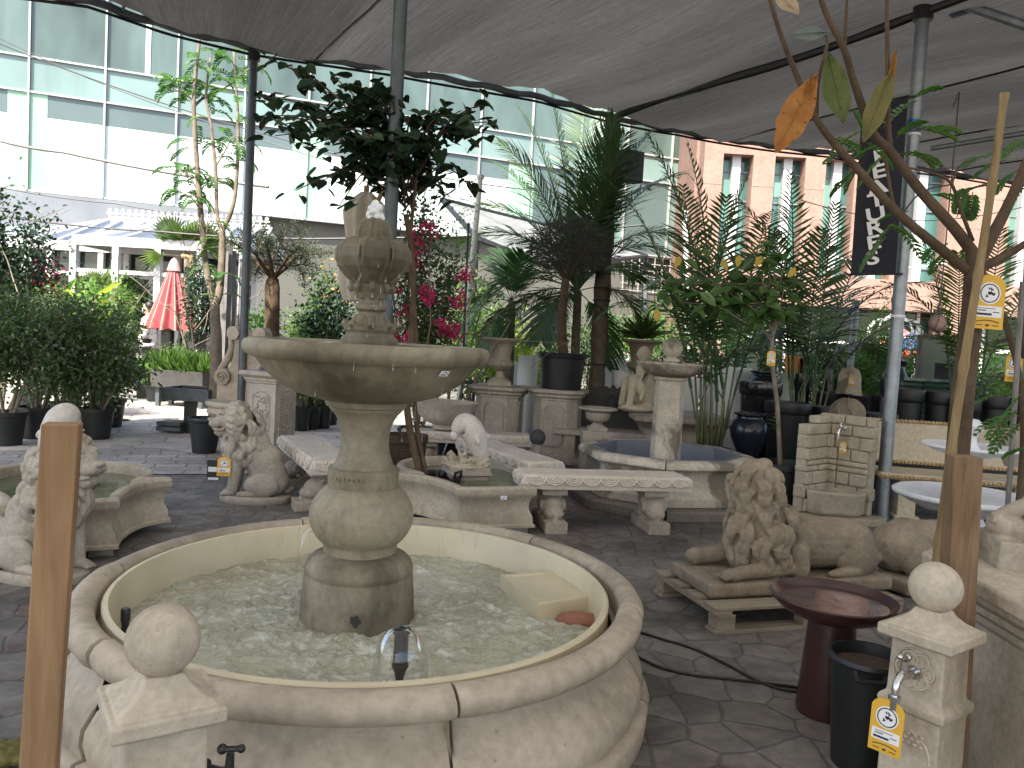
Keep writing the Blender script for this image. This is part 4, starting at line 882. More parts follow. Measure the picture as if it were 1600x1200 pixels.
# seated lion (faces -x), plate on the ground
def seated_lion(label, loc, rz):
    t = thing('seated_lion', label, 'lion statue', loc, rz, 'seated stone lions'); r = random.Random(4)
    b = MB(); b.lathe([(.26, 0), (.27, .02), (.27, .045), (.255, .06)], 28, sx=.92, sy=.62); b.build('plate', M['lionpale'], t, 40)
    b = MB(); b.ell((.08, 0, .17), (.15, .125, .13)); b.cap((.09, 0, .22), (-.05, 0, .48), .125, .125, 20); b.ell((-.10, 0, .42), (.12, .115, .15)); b.ell((.05, 0, .33), (.12, .12, .16))
    b.ell((.05, -.11, .15), (.12, .05, .10)); b.ell((.05, .11, .15), (.12, .05, .10))
    for sy in (-.075, .075):
        b.cap((-.12, sy, .40), (-.15, sy, .10), .048, .036); b.ell((-.175, sy, .078), (.05, .038, .027)); b.cap((-.0, sy*1.6, .08), (-.09, sy*1.6, .075), .028, .026)
        for k in range(3): b.cap((-.19, sy-.022+k*.022, .08), (-.222, sy-.022+k*.022, .068), .012, .011, 8)
    b.tube([(.2, 0, .09), (.24, .05, .1), (.21, .12, .1), (.1, .16, .085)], [.025, .022, .02, .025], 8)
    b.ell((-.15, 0, .665), (.115, .11, .12)); b.ell((-.235, 0, .66), (.06, .075, .065)); b.ell((-.275, 0, .635), (.055, .062, .045)); b.cap((-.19, 0, .575), (-.255, 0, .56), .05, .042); b.ell((-.325, 0, .662), (.02, .034, .018)); b.ell((-.31, 0, .645), (.02, .02, .03))
    for sy in (-1, 1):
        b.ell((-.285, sy*.035, .632), (.045, .034, .035)); b.ell((-.235, sy*.048, .725), (.035, .032, .018)); b.ell((-.262, sy*.042, .70), (.012, .016, .012)); b.ell((-.10, sy*.095, .76), (.025, .022, .035)); b.tube([(-.30, sy*.03, .595), (-.27, sy*.055, .585), (-.22, sy*.06, .59)], .013, 6); b.ell((-.285, sy*.022, .56), (.012, .012, .02))
    for k in range(15):
        a_ = -2.5+k*5.0/14; cy_, cz_ = math.sin(a_), math.cos(a_); b.tube([(-.17, cy_*.085, .665+cz_*.10), (-.175, cy_*.125, .665+cz_*.135), (-.14, cy_*.155, .655+cz_*.15), (-.10, cy_*.16, .62+cz_*.15)], [.022, .03, .028, .012], 8)
    locks(b, (-.11, 0, .61), (.135, .14, .16), 5, 10, .12, .032, r, -.5, .8, V(-.98, 0, .1)); locks(b, (-.08, 0, .45), (.14, .135, .17), 4, 10, .13, .032, r, -.4, .7)
    fused(b, 'body', M['lionpale'], t, .0052, 1, .003, .03); t.scale = (1.2, 1.1, 1.03); return t
sl = seated_lion('pale stone seated lion with open mouth facing left, in front of the panelled pedestal', (-2.12, 6.62, 0), R(8))
copy_of(sl, 'pale stone seated lion half hidden behind the tan timber post', (-2.62, 4.4, 0), R(165))
price_card(sl, Matrix.Translation((-.20, -.13, .30)) @ frame((0, 0, 0), V(1, 0, 0), V(0, -1, .1)), 1.0)
b = MB(); b.box((-.27, -.12, .27), (.085, .004, .16)); bt = b.build('barcode_card', M['ink'], sl, 0); b = MB(); b.box((-.27, -.123, .275), (.07, .003, .04)); b.box((-.27, -.123, .20), (.07, .003, .02)); b.build('card_stripes', M['paper'], bt, 0)
# crouched figure at the right edge, on its plinth
cp = A(1604, 884, 2.95); cf = thing('kneeling_figure', 'weathered grey stone kneeling figure cut off by the right edge, on the cream plinth', 'statue', (cp.x+.02, cp.y, .757), R(-10))
b = MB(); b.box((-.0, 0, .045), (.34, .26, .11)); b.ell((-.13, 0, .07), (.05, .12, .06)); b.ell((-.115, -.03, .145), (.068, .07, .05)); b.ell((.0, -.04, .13), (.12, .10, .06)); b.ell((.07, -.02, .2), (.10, .10, .12)); b.cap((.06, .0, .2), (.045, 0, .32), .09, .06, 16)
b.cap((.0, -.03, .30), (-.05, -.06, .235), .04, .033); b.cap((-.05, -.06, .235), (-.14, -.05, .19), .033, .024); b.ell((-.15, -.045, .18), (.03, .03, .018)); b.cap((.1, -.02, .3), (.13, -.08, .22), .04, .03); b.cap((.13, -.08, .22), (.02, -.12, .2), .03, .022)
for k in range(4): b.cap((-.15, -.07+k*.016, .18), (-.178, -.075+k*.018, .163), .009, .007, 6)
b.cap((.045, 0, .31), (.03, -.005, .36), .045, .035); b.ell((.025, -.01, .405), (.055, .06, .065)); b.ell((.0, -.062, .40), (.014, .02, .018))
b.tube([(.03+.068*math.cos(u), -.005+.068*math.sin(u), .40+.012*math.cos(u)) for u in np.linspace(0, 2*PI, 22)], .02, 8)
for k in range(9): q_ = k/8; b.tube([(-.03+.14*q_, -.09-.03*math.sin(q_*3), .2-.03*q_), (-.06+.17*q_, -.125, .13), (-.08+.2*q_, -.13, .07)], [.010, .017, .010], 7)
fused(b, 'body', M['grey'], cf, .0055, 3, .004, .03)
pn = thing('stone_plinth', 'cream moulded stone plinth at the right edge carrying the kneeling figure', 'plinth', (0, 0, 0))
def chpoly(x0, y0, x1, y1, ch, o=0): return [(x0-o, y0-o), (x1+o, y0-o), (x1+o, y1+o), (x0+ch-o*.4, y1+o), (x0-o, y1-ch+o*.4)]
b = MB(); L = []
for o_, z in ((.0, 0), (.0, .56), (.012, .575), (.012, .60), (.03, .615), (.03, .64), (.06, .665), (.065, .69), (.09, .70), (.095, .745), (.088, .755)): L.append([(x, y, z) for x, y in chpoly(1.74, 1.7, 2.9, 3.22, .2, o_)])
b.rings(L); b.build('block', M['chalk'], pn, 25, .004)
# dolphin + quatrefoil basins
def quatre_plan(s=1., o=0.):
    pts = [(-.315, -.85), (.315, -.85)]
    for k in range(1, 9): t = k/9; a = PI - t*PI/2*1.0; pts.append((.66 + (.345-o*.0)*math.cos(a), -.85+.02 + .60*math.sin(PI/2*t)**1.15))
    pts += [(.66, -.23), (.66, -.13), (.50, -.12)]
    a0 = math.atan2(-.12-.12, .50)
    for k in range(1, 24): a = a0 + (PI-2*a0)*k/24; pts.append((.56*math.cos(a), .12+.56*math.sin(a)))
    pts += [(-.50, -.12), (-.66, -.13), (-.66, -.23)]
    for k in range(8, 0, -1): t = k/9; a = PI - t*PI/2; pts.append((-(.66+.345*math.cos(a)), -.83+.60*math.sin(PI/2*t)**1.15))
    n_ = len(pts); out = []
    for i in range(n_):                      # offset along the mitred normal
        p0, p1, p2 = Vector(pts[i-1]), Vector(pts[i]), Vector(pts[(i+1) % n_]); n1 = (p1-p0); n2 = (p2-p1)
        n1 = Vector((n1.y, -n1.x)).normalized(); n2 = Vector((n2.y, -n2.x)).normalized(); nn_ = (n1+n2); nn_ = nn_.normalized() if nn_.length > .2 else n1
        q = p1 + nn_*o/max(.6, nn_.dot(n1)); out.append((q.x, q.y))
    return out
def quatre(label, loc, rz, base, dlabel):
    t = thing('lobed_fountain', label, 'fountain', loc, rz, 'lobed basin fountains'); b = MB()
    L = [[(x, y, z) for x, y in quatre_plan(1, o)] for o, z in ((-.06, .06), (-.0, .065), (-.0, .085), (-.015, .095), (-.02, .15), (-.045, .20), (-.045, .24), (-.03, .29), (-.005, .315), (.0, .335), (.0, .365), (-.012, .378), (-.05, .38), (-.065, .372), (-.072, .35), (-.075, .15))]
    b.rings(L, False); b.build('basin', M['cream'], t, 40)
    b = MB(); b.add([(x, y, .30) for x, y in quatre_plan(1, -.07)], [tuple(range(len(quatre_plan())))]); b.build('water', M['stillwater'], t, 0)
    b = MB(); b.add([(x, y, .09) for x, y in quatre_plan(1, -.06)], [tuple(range(len(quatre_plan())))]); b.build('floor', M['cream'], t, 0)
    for x, y in ((-.22, -.72), (.22, -.72), (.45, .1), (-.45, .1)): b = MB(); b.box((x, y, .03), (.14, .1, .062)); b.ell((x, y-.05, .035), (.06, .03, .03)); fused(b, 'foot', M['grey'], t, .01, 1)
    b = MB(); b.rings([[(x*h, y*h, z) for x, y in ((-1, -1), (1, -1), (1, 1), (-1, 1))] for h, z in ((.15, .1), (.15, .33), (.175, .34), (.175, .36), (.165, .365), (.165, .40))]); b.build('plinth', M['grey'], t, 20, .003)
    d = thing('dolphin_statue', dlabel, 'dolphin statue', (loc[0], loc[1], -.08), rz, 'leaping dolphin statues', 1.2); b = MB(); r = random.Random(2)
    path = [(.12, 0, .42), (.105, 0, .48), (.08, 0, .55), (.045, 0, .62), (.005, 0, .675), (-.035, 0, .695), (-.07, 0, .675), (-.095, 0, .635)]
    pr2 = [.032, .055, .075, .086, .088, .078, .056, .032]; P_ = [Vector(p_) for p_ in path]; o2_, r2_ = [], []
    for i_ in range(7):
        a0, a1, a2, a3 = P_[max(i_-1, 0)], P_[i_], P_[i_+1], P_[min(i_+2, 7)]
        for k_ in range(5): f_ = k_/5; o2_.append(.5*((2*a1)+(a2-a0)*f_+(2*a0-5*a1+4*a2-a3)*f_*f_+(3*a1-a0-3*a2+a3)*f_**3)); r2_.append(pr2[i_]*(1-f_)+pr2[i_+1]*f_)
    b.tube(o2_, r2_, 24); b.ell((.045, -.08, .6), (.02, .06, .03), Matrix.Rotation(.5, 3, 'X')); b.ell((.13, 0, .61), (.04, .012, .03), Matrix.Rotation(.7, 3, 'Y')); b.ell((-.02, .075, .62), (.03, .05, .015)); b.ell((-.10, 0, .615), (.03, .028, .04))
    fused(b, 'body', M['chalkwhite'], d, .006, 8)
    b = MB(); b.ell((0, 0, .405), (.16, .15, .03))
    for k in range(30):
        a_ = r.uniform(0, 2*PI); q = r.uniform(.03, .14); p = V(q*math.cos(a_), q*math.sin(a_), .41); u = a_+r.uniform(-1, 1); hh = r.uniform(.03, .12)*(1.3-q/.14)
        b.tube([p, p+V(.02*math.cos(u), .02*math.sin(u), hh*.6), p+V(.045*math.cos(u), .045*math.sin(u), hh), p+V(.06*math.cos(u), .06*math.sin(u), hh*.7)], [.022, .018, .012, .005], 7)
    fused(b, 'waves', M['cream'], d, .007, 1)
    b = MB(); b.tube([(-.11, 0, .60), (-.15, 0, .56), (-.175, 0, .48), (-.18, 0, .33)], [.004, .006, .006, .008], 6); b.build('water_jet', M['drop'], d, 180)
    return t, d
p = G(760, 771, .37); q1, dd = quatre('cream lobed basin of shallow water with plinth, in front of the panelled pedestals', (-.35, 6.64, 0), R(20), None, 'white dolphin statue spouting beside the octagonal fountain bench')
u = V(math.cos(R(28)), math.sin(R(28)), 0); v_ = V(-u.y, u.x, 0); fr_ = V(-2.37, 4.79, 0); cl_ = fr_ - u*.315 + v_*.85
q2 = copy_of(q1, 'cream lobed basin of greenish water behind the tan timber post', (cl_.x, cl_.y, 0), R(28)); copy_of(dd, 'white dolphin statue rising behind the seated lion at the timber post', (cl_.x-.06, cl_.y+.05, -.05), R(28+235))

# ================================================================== BENCHES
def carved_bench(label, loc, rz, L=1.45, W_=.4):
    t = thing('stone_bench', label, 'bench', loc, rz, 'carved stone benches'); b = MB(); hx, hy = L/2, W_/2
    def rc(o, z, c=.05): return [(sx*(hx-o) + (0), sy*(hy-o), z) for sx, sy in ((-1, -1), (1, -1), (1, 1), (-1, 1))]
    b.rings([rc(.035, .335), rc(.006, .338), rc(.004, .372), rc(.0, .375), rc(.0, .39), rc(.004, .41), rc(.012, .43), rc(.028, .447), rc(.04, .452), rc(.045, .449), rc(.05, .4515), rc(.055, .4515)]); b.build('seat', M['benchtop'], t, 30, .004)
    b = MB()
    def motif(cx, cy, ux, uy, nx, ny):
        for rr_, th in ((.072, .010), (.050, .0085), (.029, .0085)):
            pts = []
            for k in range(9):
                a = PI + PI*k/8; x_ = rr_*math.cos(a); z_ = .434 + rr_*.78*math.sin(a); dp = .006 + max(0, (z_-.40))*-.35
                pts.append((cx+ux*x_+nx*dp, cy+uy*x_+ny*dp, z_))
            b.tube(pts, th, 5)
        b.ell((cx+nx*-.004, cy+ny*-.004, .432), (.014, .014, .014), seg=8, rings=6)
    n_ = int(L/.148); 
    for i in range(n_): x = (i+.5-n_/2)*.148; motif(x, -hy, 1, 0, 0, -1); motif(x, hy, 1, 0, 0, 1)
    n_ = max(2, int(W_/.148))
    for i in range(n_): y = (i+.5-n_/2)*.148; motif(-hx, y, 0, 1, -1, 0); motif(hx, y, 0, 1, 1, 0)
    b.build('carved_edge', M['benchtop'], t, 60)
    r = random.Random(9)
    for sx in (-1, 1):
        x = sx*L*.30; b = MB(); b.box((x, -.02, .045), (.18, .44, .09)); b.box((x, 0, .31), (.21, .27, .06)); b.cap((x, .02, .12), (x, .02, .32), .095, .10, 14); b.ell((x, -.04, .18), (.10, .13, .09)); b.ell((x, -.12, .14), (.08, .08, .055)); b.cap((x, -.13, .12), (x, -.18, .105), .035, .022)
        for sy in (-1, 1):
            b.tube([(x+sy*.098, -.06+.034*math.cos(u), .19+.034*math.sin(u)) for u in np.linspace(0, 2*PI, 14)], .009, 6); b.tube([(x+sy*.102, -.06+.016*math.cos(u), .19+.016*math.sin(u)) for u in np.linspace(0, 2*PI, 10)], .007, 6)
            for k in range(14): b.ell((x+sy*.092, .0+r.uniform(-.06, .09), r.uniform(.1, .34)), (.018, .022, .016), seg=8, rings=6)
        for k in range(6): b.tube([(x-.06+k*.024, .09, .33), (x-.06+k*.024, .11, .25), (x-.05+k*.02, .08, .17)], [.014, .016, .008], 6)
        fused(b, 'leg', M['grey'], t, .0075, 1)
    return t
b2 = carved_bench('pale carved bench on fish-shaped legs, nearest bench, in front of the octagonal fountain', (.78, 6.36, 0), R(11), 1.42, .37)
copy_of(b2, 'pale carved bench running away towards the two panelled pedestals', (-.02, 7.45, 0), R(-62), scale=(1.1, 1., 1))
copy_of(b2, 'pale carved bench behind the neck of the big fountain, leading to the left pedestal', (-1.70, 6.9, 0), R(-64), scale=(1.1, 1.1, 1))

# ================================================================== OCTAGONAL FOUNTAIN
oc = A(1040, 700, 7.62); ot = thing('octagonal_fountain', 'weathered octagonal stone fountain, dry grey inside, with octagonal column, dish and ball', 'fountain', (oc.x, oc.y, 0), R(0))
def octp(r, z, k=0, n=8, ph=PI/8+R(12)): return [(r*math.cos(2*PI*i/n+ph), r*math.sin(2*PI*i/n+ph), z) for i in range(n)]
SEG = [(.86, 0), (.86, .09), (.80, .10)]
for k in range(8):
    a0 = 2*PI*k/8+PI/8+R(12)+.006; a1 = 2*PI*(k+1)/8+PI/8+R(12)-.006; b = MB(); L = []
    for a in (a0, a1): L.append([(r*math.cos(a), r*math.sin(a), z) for r, z in ((.60, .095), (.815, .095), (.815, .17), (.80, .18), (.785, .20), (.765, .26), (.757, .34), (.765, .39), (.79, .415), (.83, .42), (.85, .435), (.853, .465), (.84, .49), (.81, .503), (.76, .505), (.745, .50), (.73, .485), (.73, .11))])
    b.rings(L, True); b.build('wall_segment', M['octo'], ot, 35, .003)
    b = MB(); L = [[(r*math.cos(a+s_), r*math.sin(a+s_), z) for r, z in ((.5, 0), (.955, 0), (.955, .075), (.94, .09), (.5, .09))] for a, s_ in ((a0, .01+.01*(k % 3)), (a1, -.012))]; b.rings(L, True); b.build('base_slab', M['slab'], ot, 35, .004)
b = MB(); b.rings([octp(.735, .10), octp(.727, .495), octp(.71, .505), octp(.70, .50), octp(.69, .12), octp(.1, .12)], True); b.build('liner', M['bluegrey'], ot, 20)
b = MB(); b.rings([octp(.185, .12), octp(.18, .2), octp(.148, .23), octp(.143, 1.17), octp(.15, 1.18), octp(.165, 1.185), octp(.168, 1.205), octp(.15, 1.215)]); b.build('column', M['octo'], ot, 20, .003)
b = MB(); b.rings([octp(.15, 1.213), octp(.20, 1.225), octp(.25, 1.25), octp(.275, 1.275), octp(.33, 1.335), octp(.335, 1.35), octp(.31, 1.352), octp(.2, 1.30), octp(.08, 1.29)]); b.build('dish', M['octo'], ot, 20, .003)
b = MB(); b.lathe([(.05, 1.28), (.055, 1.36), (.078, 1.365), (.078, 1.385), (.05, 1.395), (.045, 1.415)], 28); b.lathe([(.098*math.cos(a), 1.49+.098*math.sin(a)) for a in np.linspace(-PI/2+.3, PI/2, 20)], 28); b.build('ball', M['octo'], ot, 50)

# ================================================================== PANELLED PEDESTALS, URNS
def chsq(h, ch, z): return [(x, y, z) for x, y in ((-h+ch, -h), (h-ch, -h), (h, -h+ch), (h, h-ch), (h-ch, h), (-h+ch, h), (-h, h-ch), (-h, -h+ch))]
def panelled(label, loc, rz, h=.9, w_=.27, ch=.11, grp='panelled stone pedestals'):
    t = thing('panelled_pedestal', label, 'pedestal', loc, rz, grp); b = MB()
    b.rings([chsq(w_+.09, ch, 0), chsq(w_+.09, ch, .06), chsq(w_+.06, ch, .08), chsq(w_+.05, ch, .10), chsq(w_+.015, ch, .13), chsq(w_, ch, .15), chsq(w_, ch, h-.14), chsq(w_+.01, ch, h-.13), chsq(w_+.01, ch, h-.11), chsq(w_+.045, ch, h-.09), chsq(w_+.05, ch, h-.06), chsq(w_+.085, ch, h-.04), chsq(w_+.09, ch, h-.01), chsq(w_+.08, ch, h)]); b.build('block', M['ped'], t, 20, .004)
    b = MB(); x0 = w_-ch-.035; z0, z1_ = .2, h-.19; c_ = .05
    def pan(m):
        pts = [(-x0+c_, z0), (x0-c_, z0), (x0-c_*.8, z0+c_*.2), (x0-c_*.35, z0+c_*.9), (x0, z0+c_), (x0, z1_-c_), (x0-c_*.35, z1_-c_*.9), (x0-c_*.8, z1_-c_*.2), (x0-c_, z1_), (-x0+c_, z1_), (-x0+c_*.8, z1_-c_*.2), (-x0+c_*.35, z1_-c_*.9), (-x0, z1_-c_), (-x0, z0+c_), (-x0+c_*.35, z0+c_*.9), (-x0+c_*.8, z0+c_*.2), (-x0+c_, z0)]
        b.tube([m @ V(x, -w_, z) for x, z in pts], .013, 6, False)
    for a in range(4): pan(Matrix.Rotation(a*PI/2, 3, 'Z'))
    b.build('panel_moulding', M['ped'], t, 60); return t
p1 = A(777, 700, 9.9); p2 = A(868, 700, 9.9)
pd1 = panelled('panelled stone pedestal carrying the pale goblet urn', (p1.x, p1.y, 0), R(-14)); pd2 = copy_of(pd1, 'panelled stone pedestal carrying the big black pot', (p2.x, p2.y, 0), R(-14))
def urn(label, loc, s=1., mat='grey', prof=0, grp=None):
    t = thing('urn', label, 'urn', loc, 0, grp, s); b = MB()
    b.rings([[(x*.14, y*.14, z) for x, y in ((-1, -1), (1, -1), (1, 1), (-1, 1))] for z in (0, .05)])
    P = [(.12, .05), (.115, .07), (.06, .10), (.045, .14), (.05, .165), (.065, .172), (.05, .18)] if prof == 0 else [(.12, .05), (.11, .07), (.075, .09), (.07, .11), (.1, .12)]
    b.lathe(P, 32)
    b.build('foot', M[mat], t, 35)
    b = MB(); fl = lambda t_, z: 1 + (.05*abs(math.sin(t_*9)) if z < (.30 if prof == 0 else .26) else 0)
    if prof == 0: b.lathe([(.05, .18), (.11, .2), (.15, .24), (.152, .28), (.12, .305), (.115, .32), (.125, .40), (.14, .47), (.165, .51), (.23, .53), (.24, .545), (.23, .56), (.19, .56), (.15, .52), (.12, .4), (0, .38)], 72, rmod=fl)
    elif prof == 1: b.lathe([(.08, .12), (.13, .14), (.17, .18), (.18, .24), (.19, .27), (.25, .30), (.29, .31), (.30, .325), (.285, .34), (.24, .335), (.18, .28), (0, .26)], 72, rmod=fl)
    b.build('body', M[mat], t, 40); return t
urn('slim pale goblet urn with fluted belly and flared lip', (p1.x-.02, p1.y, .903), 1.06)
u2 = A(935, 637, 8.8); u2z = u2.z-.25; urn('small wide fluted urn in front of the black carved bench back', (u2.x, u2.y, u2z), .74, 'grey', 1)
b = MB(); b.box((0, 0, u2z/2), (.34, .34, u2z)); tag(b.build('stone_block', M['grey'], None, 0, .01, (u2.x, u2.y, 0)), 'low grey block under the small fluted urn', 'block')
u3 = A(1018, 640, 9.9); 
b = MB(); b.rings([chsq(h, .1, z) for h, z in ((.46, 0), (.46, .45), (.48, .5), (.56, .58), (.60, .60), (.60, .65), (.56, .67))]); tag(b.build('stone_stand', M['grey'], None, 20, .01, (u3.x+.32, u3.y, 0)), 'moulded stand with the small crouching boy behind the octagonal column', 'stand')
uz3 = A(1005, 531, u3.y+1.1).z-.672
urn('tall brown stone urn planted with a spiky yucca behind the ball-topped column', (u3.x+.0, u3.y+1.1, uz3), 1.2, 'lion', 0)
b = MB(); b.box((0, 0, uz3/2), (.45, .45, uz3)); tag(b.build('stone_block', M['grey'], None, 0, .01, (u3.x, u3.y+1.1, 0)), 'square block raising the tall brown urn', 'block')
cr_ = A(985, 650, 9.5); cb = thing('crouching_boy', 'sandy stone boy crouching with bent knees beside the octagonal column', 'statue', (cr_.x+.12, u3.y-.1, .672), R(20), None, 1.25)
b = MB(); b.ell((0, 0, .04), (.2, .16, .05)); b.cap((.1, .02, .16), (.06, 0, .42), .1, .09, 16); b.cap((.08, -.06, .12), (-.1, -.08, .33), .065, .05); b.cap((-.1, -.08, .33), (-.13, -.08, .07), .045, .035); b.ell((-.16, -.08, .05), (.06, .03, .025)); b.cap((.08, .08, .12), (-.08, .1, .3), .065, .05); b.cap((-.08, .1, .3), (-.12, .1, .07), .045, .035)
b.cap((.05, -.09, .40), (-.06, -.1, .30), .035, .03); b.cap((.06, .0, .46), (.05, 0, .52), .04, .035); b.ell((.04, 0, .58), (.07, .065, .08)); b.ell((-.03, 0, .57), (.015, .015, .015)); b.tube([(-.05, -.13, .33), (-.02, -.14, .22), (-.04, -.13, .12)], [.02, .03, .02], 7)
fused(b, 'body', M['yellowish'], cb, .01, 2)
# dark carved bench back
db = A(962, 640, 9.6); t = thing('dark_carved_bench', 'black stone bench with arched carved back behind the small urn', 'bench', (db.x, db.y+.35, 0), R(-6)); b = MB(); top = []
for k in range(33): x = -1+2*k/32; top.append((x*.72, .68+.28*math.cos(x*PI/2)**1.3 + (.03*math.cos(x*40)*(abs(x) < .25))))
poly = [(-.72, .40), (.72, .40)] + list(reversed(top)); b.rings([[(x, y, z) for x, z in poly] for y in (0, .07)]); b.build('backrest', M['darkstone'], t, 30, .005)
b = MB()
for k in range(24): a = k*PI/12; b.ell((.10*math.cos(a), -.01, .74+.10*math.sin(a)), (.022, .018, .022), seg=8, rings=6)
for sg in (-1, 1):
    for k in range(7): b.ell((sg*(.2+k*.06), -.008, .66-.012*k+.05*math.sin(k)), (.035, .014, .025), seg=8, rings=6)
b.ell((0, -.01, .74), (.06, .025, .06)); b.build('carving', M['darkstone'], t, 60)
b = MB(); b.box((0, -.25, .40), (1.4, .5, .07)); b.build('seat', M['grey'], t, 0, .01)
for sg in (-1, 1): b = MB(); b.box((sg*.5, -.25, .18), (.14, .4, .365)); b.build('leg', M['grey'], t, 0, .01)
# panelled pedestal at the left with red urn, volute fountain
def simple_ped(label, loc, rz):
    t = thing('panelled_pedestal', label, 'pedestal', loc, rz); b = MB()
    def s_(h, z): return [(x*h, y*h, z) for x, y in ((-1, -1), (1, -1), (1, 1), (-1, 1))]
    b.rings([s_(.25, 0), s_(.25, .1), s_(.2, .14), s_(.185, .2), s_(.185, .86), s_(.2, .87), s_(.2, .885), s_(.215, .9), s_(.215, .92), s_(.255, .95), s_(.255, .985), s_(.245, .995)]); b.build('block', M['ped'], t, 20, .004)
    for a in range(4):
        m = Matrix.Rotation(a*PI/2, 3, 'Z'); b = MB(); pts = [(-.11, .25), (.11, .25), (.11, .72), (.09, .75), (.06, .75), (.05, .775), (-.05, .775), (-.06, .75), (-.09, .75), (-.11, .72)]
        b.tube([m @ V(x, -.186, z) for x, z in pts+[pts[0]]], .008, 6, False)
        r = random.Random(a)
        for k in range(80): x_, z_ = r.uniform(-.095, .095), r.uniform(.27, .73); q = m @ V(x_, -.186, z_); b.ell(q, (.014, .014, .012), seg=6, rings=5)
        b.build('leaf_relief_panel', M['ped'], t, 60)
    return t
pa = G(412, 724, 0); simple_ped('tall square stone pedestal with leaf-relief panel behind the seated lion', (pa.x-.0, pa.y+.2, 0), R(-20))
ru = thing('terracotta_urn', 'red-brown flared urn on the leaf-relief pedestal, left of the big bowl', 'urn', (pa.x-.05, pa.y+.25, .996))
b = MB(); b.lathe([(0, 0), (.12, 0), (.11, .03), (.06, .07), (.09, .1), (.13, .16), (.15, .25), (.2, .33), (.235, .345), (.235, .36), (.19, .36), (.13, .28), (0, .26)], 40, close=False); b.build('body', M['redglaze'], ru, 40)
vp = G(345, 712, 0); t = thing('scroll_wall_fountain', 'pale stone wall fountain with scrolled back and swelling basin', 'fountain', (vp.x+.1, vp.y+.35, 0), R(-12)); b = MB()
prof = [(-.34, .62), (-.36, .75), (-.27, .85)]
b.box((0, .12, .55), (.74, .14, .5)); b.rings([[(x, y, z) for x, z in [(-.30, .78), (.30, .78), (.27, .9), (.2, 1.02), (.17, 1.15), (.16, 1.3), (.14, 1.38), (0, 1.42), (-.14, 1.38), (-.16, 1.3), (-.17, 1.15), (-.2, 1.02), (-.27, .9)]] for y in (.06, .18)])
b.build('back_slab', M['cream'], t, 30, .008)
b = MB()
for sg in (-1, 1):
    b.lathe([(.10, -.09), (.10, .09)], 24); n0 = len(b.v)-48; b.v[n0:] = [(sg*.29+x, .1+z, .86+y) for x, y, z in b.v[n0:]]
    b.lathe([(.08, -.08), (.08, .08)], 24); n0 = len(b.v)-48; b.v[n0:] = [(sg*.17+x, .1+z, 1.38+y) for x, y, z in b.v[n0:]]
    b.tube([(sg*.37, .1, .84), (sg*.355, .1, .95), (sg*.27, .1, 1.06), (sg*.22, .1, 1.2), (sg*.24, .1, 1.36)], [.035, .04, .045, .04, .03], 10)
    b.tube([(sg*.29+.07*(1-k/16)*math.cos(k*.7), .0, .86+.07*(1-k/16)*math.sin(k*.7)) for k in range(15)], .010, 6)
b.build('scroll', M['cream'], t, 40)
b = MB(); b.lathe([(.18, .0), (.2, .08), (.12, .12), (.14, .2), (.28, .36), (.37, .46), (.375, .5), (.36, .515), (.375, .53), (.40, .545), (.405, .57), (.39, .59), (.36, .59)], 48, (0, -.05, 0), sy=.8, rmod=lambda t_, z: 1+(.03*abs(math.sin(t_*10)) if .2 < z < .47 else 0)); b.build('basin', M['cream'], t, 35)
price_card(t, Matrix.Translation((.0, .045, 1.25)) @ frame((0, 0, 0), V(1, 0, 0), V(0, -1, 0)), 1.1)
sticker(q1, (.05, -.845, .30), V(1, 0, 0), V(0, -1, 0), .05, .03)
# ================================================================== BRICK WALL FOUNTAIN, WHITE FOUNTAIN, CREAM BENCH
wc = A(1286, 700, 7.5); wf_ = thing('corner_wall_fountain', 'cream block corner fountain with trough and small chrome tap, on a stone tray', 'fountain', (wc.x, wc.y, .07), R(222))
rr = random.Random(21)
def block_wall(dirx, Hh, name):
    b = MB(); z = .0; k = 0; rows = [.13, .12, .12, .055, .05, .11, .12, .10, .09]
    tot = 0
    for rh in rows:
        if z+rh > Hh: break
        x = .0; ph = rr.uniform(.0, .1)
        while x < .50:
            w_ = rr.choice((.12, .16, .2, .24)) if rh > .08 else rr.choice((.2, .28)); w_ = min(w_, .52-x); 
            if w_ < .05: break
            d_ = .11 + rr.uniform(0, .022); e = rr.uniform(-.01, .012) if x+w_ > .48 else 0
            c = V(x+w_/2+e/2, d_/2-.0, z+rh/2) if dirx else V(d_/2, x+w_/2+e/2, z+rh/2)
            sz = (w_-.007+e, d_, rh-.006) if dirx else (d_, w_-.007+e, rh-.006); b.box(c, sz)
            x += w_
        z += rh
    o = b.build(name, M['cream'], wf_, 25, .014, segs=3); b = MB()
    b.box((.255, .045, z/2), (.5, .085, z-.01)) if dirx else b.box((.045, .255, z/2), (.085, .5, z-.01)); b.build('mortar', M['grey'], o, 0); return z
z1_ = block_wall(True, .84, 'block_wall'); z2_ = block_wall(False, .92, 'block_wall')
b = MB(); b.box((.17, .055, z1_+.035), (.32, .11, .07)); b.build('cap_block', M['cream'], wf_, 25, .015, segs=3)
b = MB(); tray = [(-.06, -.06), (.62, -.06), (.62, .18), (.18, .62), (-.06, .62)]; b.prism(tray, -.07, -.005); b.build('stone_tray', M['cream'], wf_, 20, .008)
def trap(o, z): 
    L_ = [(.13-o*.3, .13-o*.3), (.50+o, .13-o*.3), (.50+o, .26+o*.5), (.26+o*.5, .50+o), (.13-o*.3, .50+o)]; return [(x, y, z) for x, y in L_]
b = MB(); b.rings([trap(-.03, 0), trap(-.01, .03), trap(.0, .15), trap(.008, .2), trap(.0, .215), trap(-.045, .215), trap(-.055, .19), trap(-.06, .08)]); b.build('trough', M['cream'], wf_, 30, .008)
k_ = tap(wf_); k_.matrix_local = Matrix.Translation((.125, .25, z2_-.12))
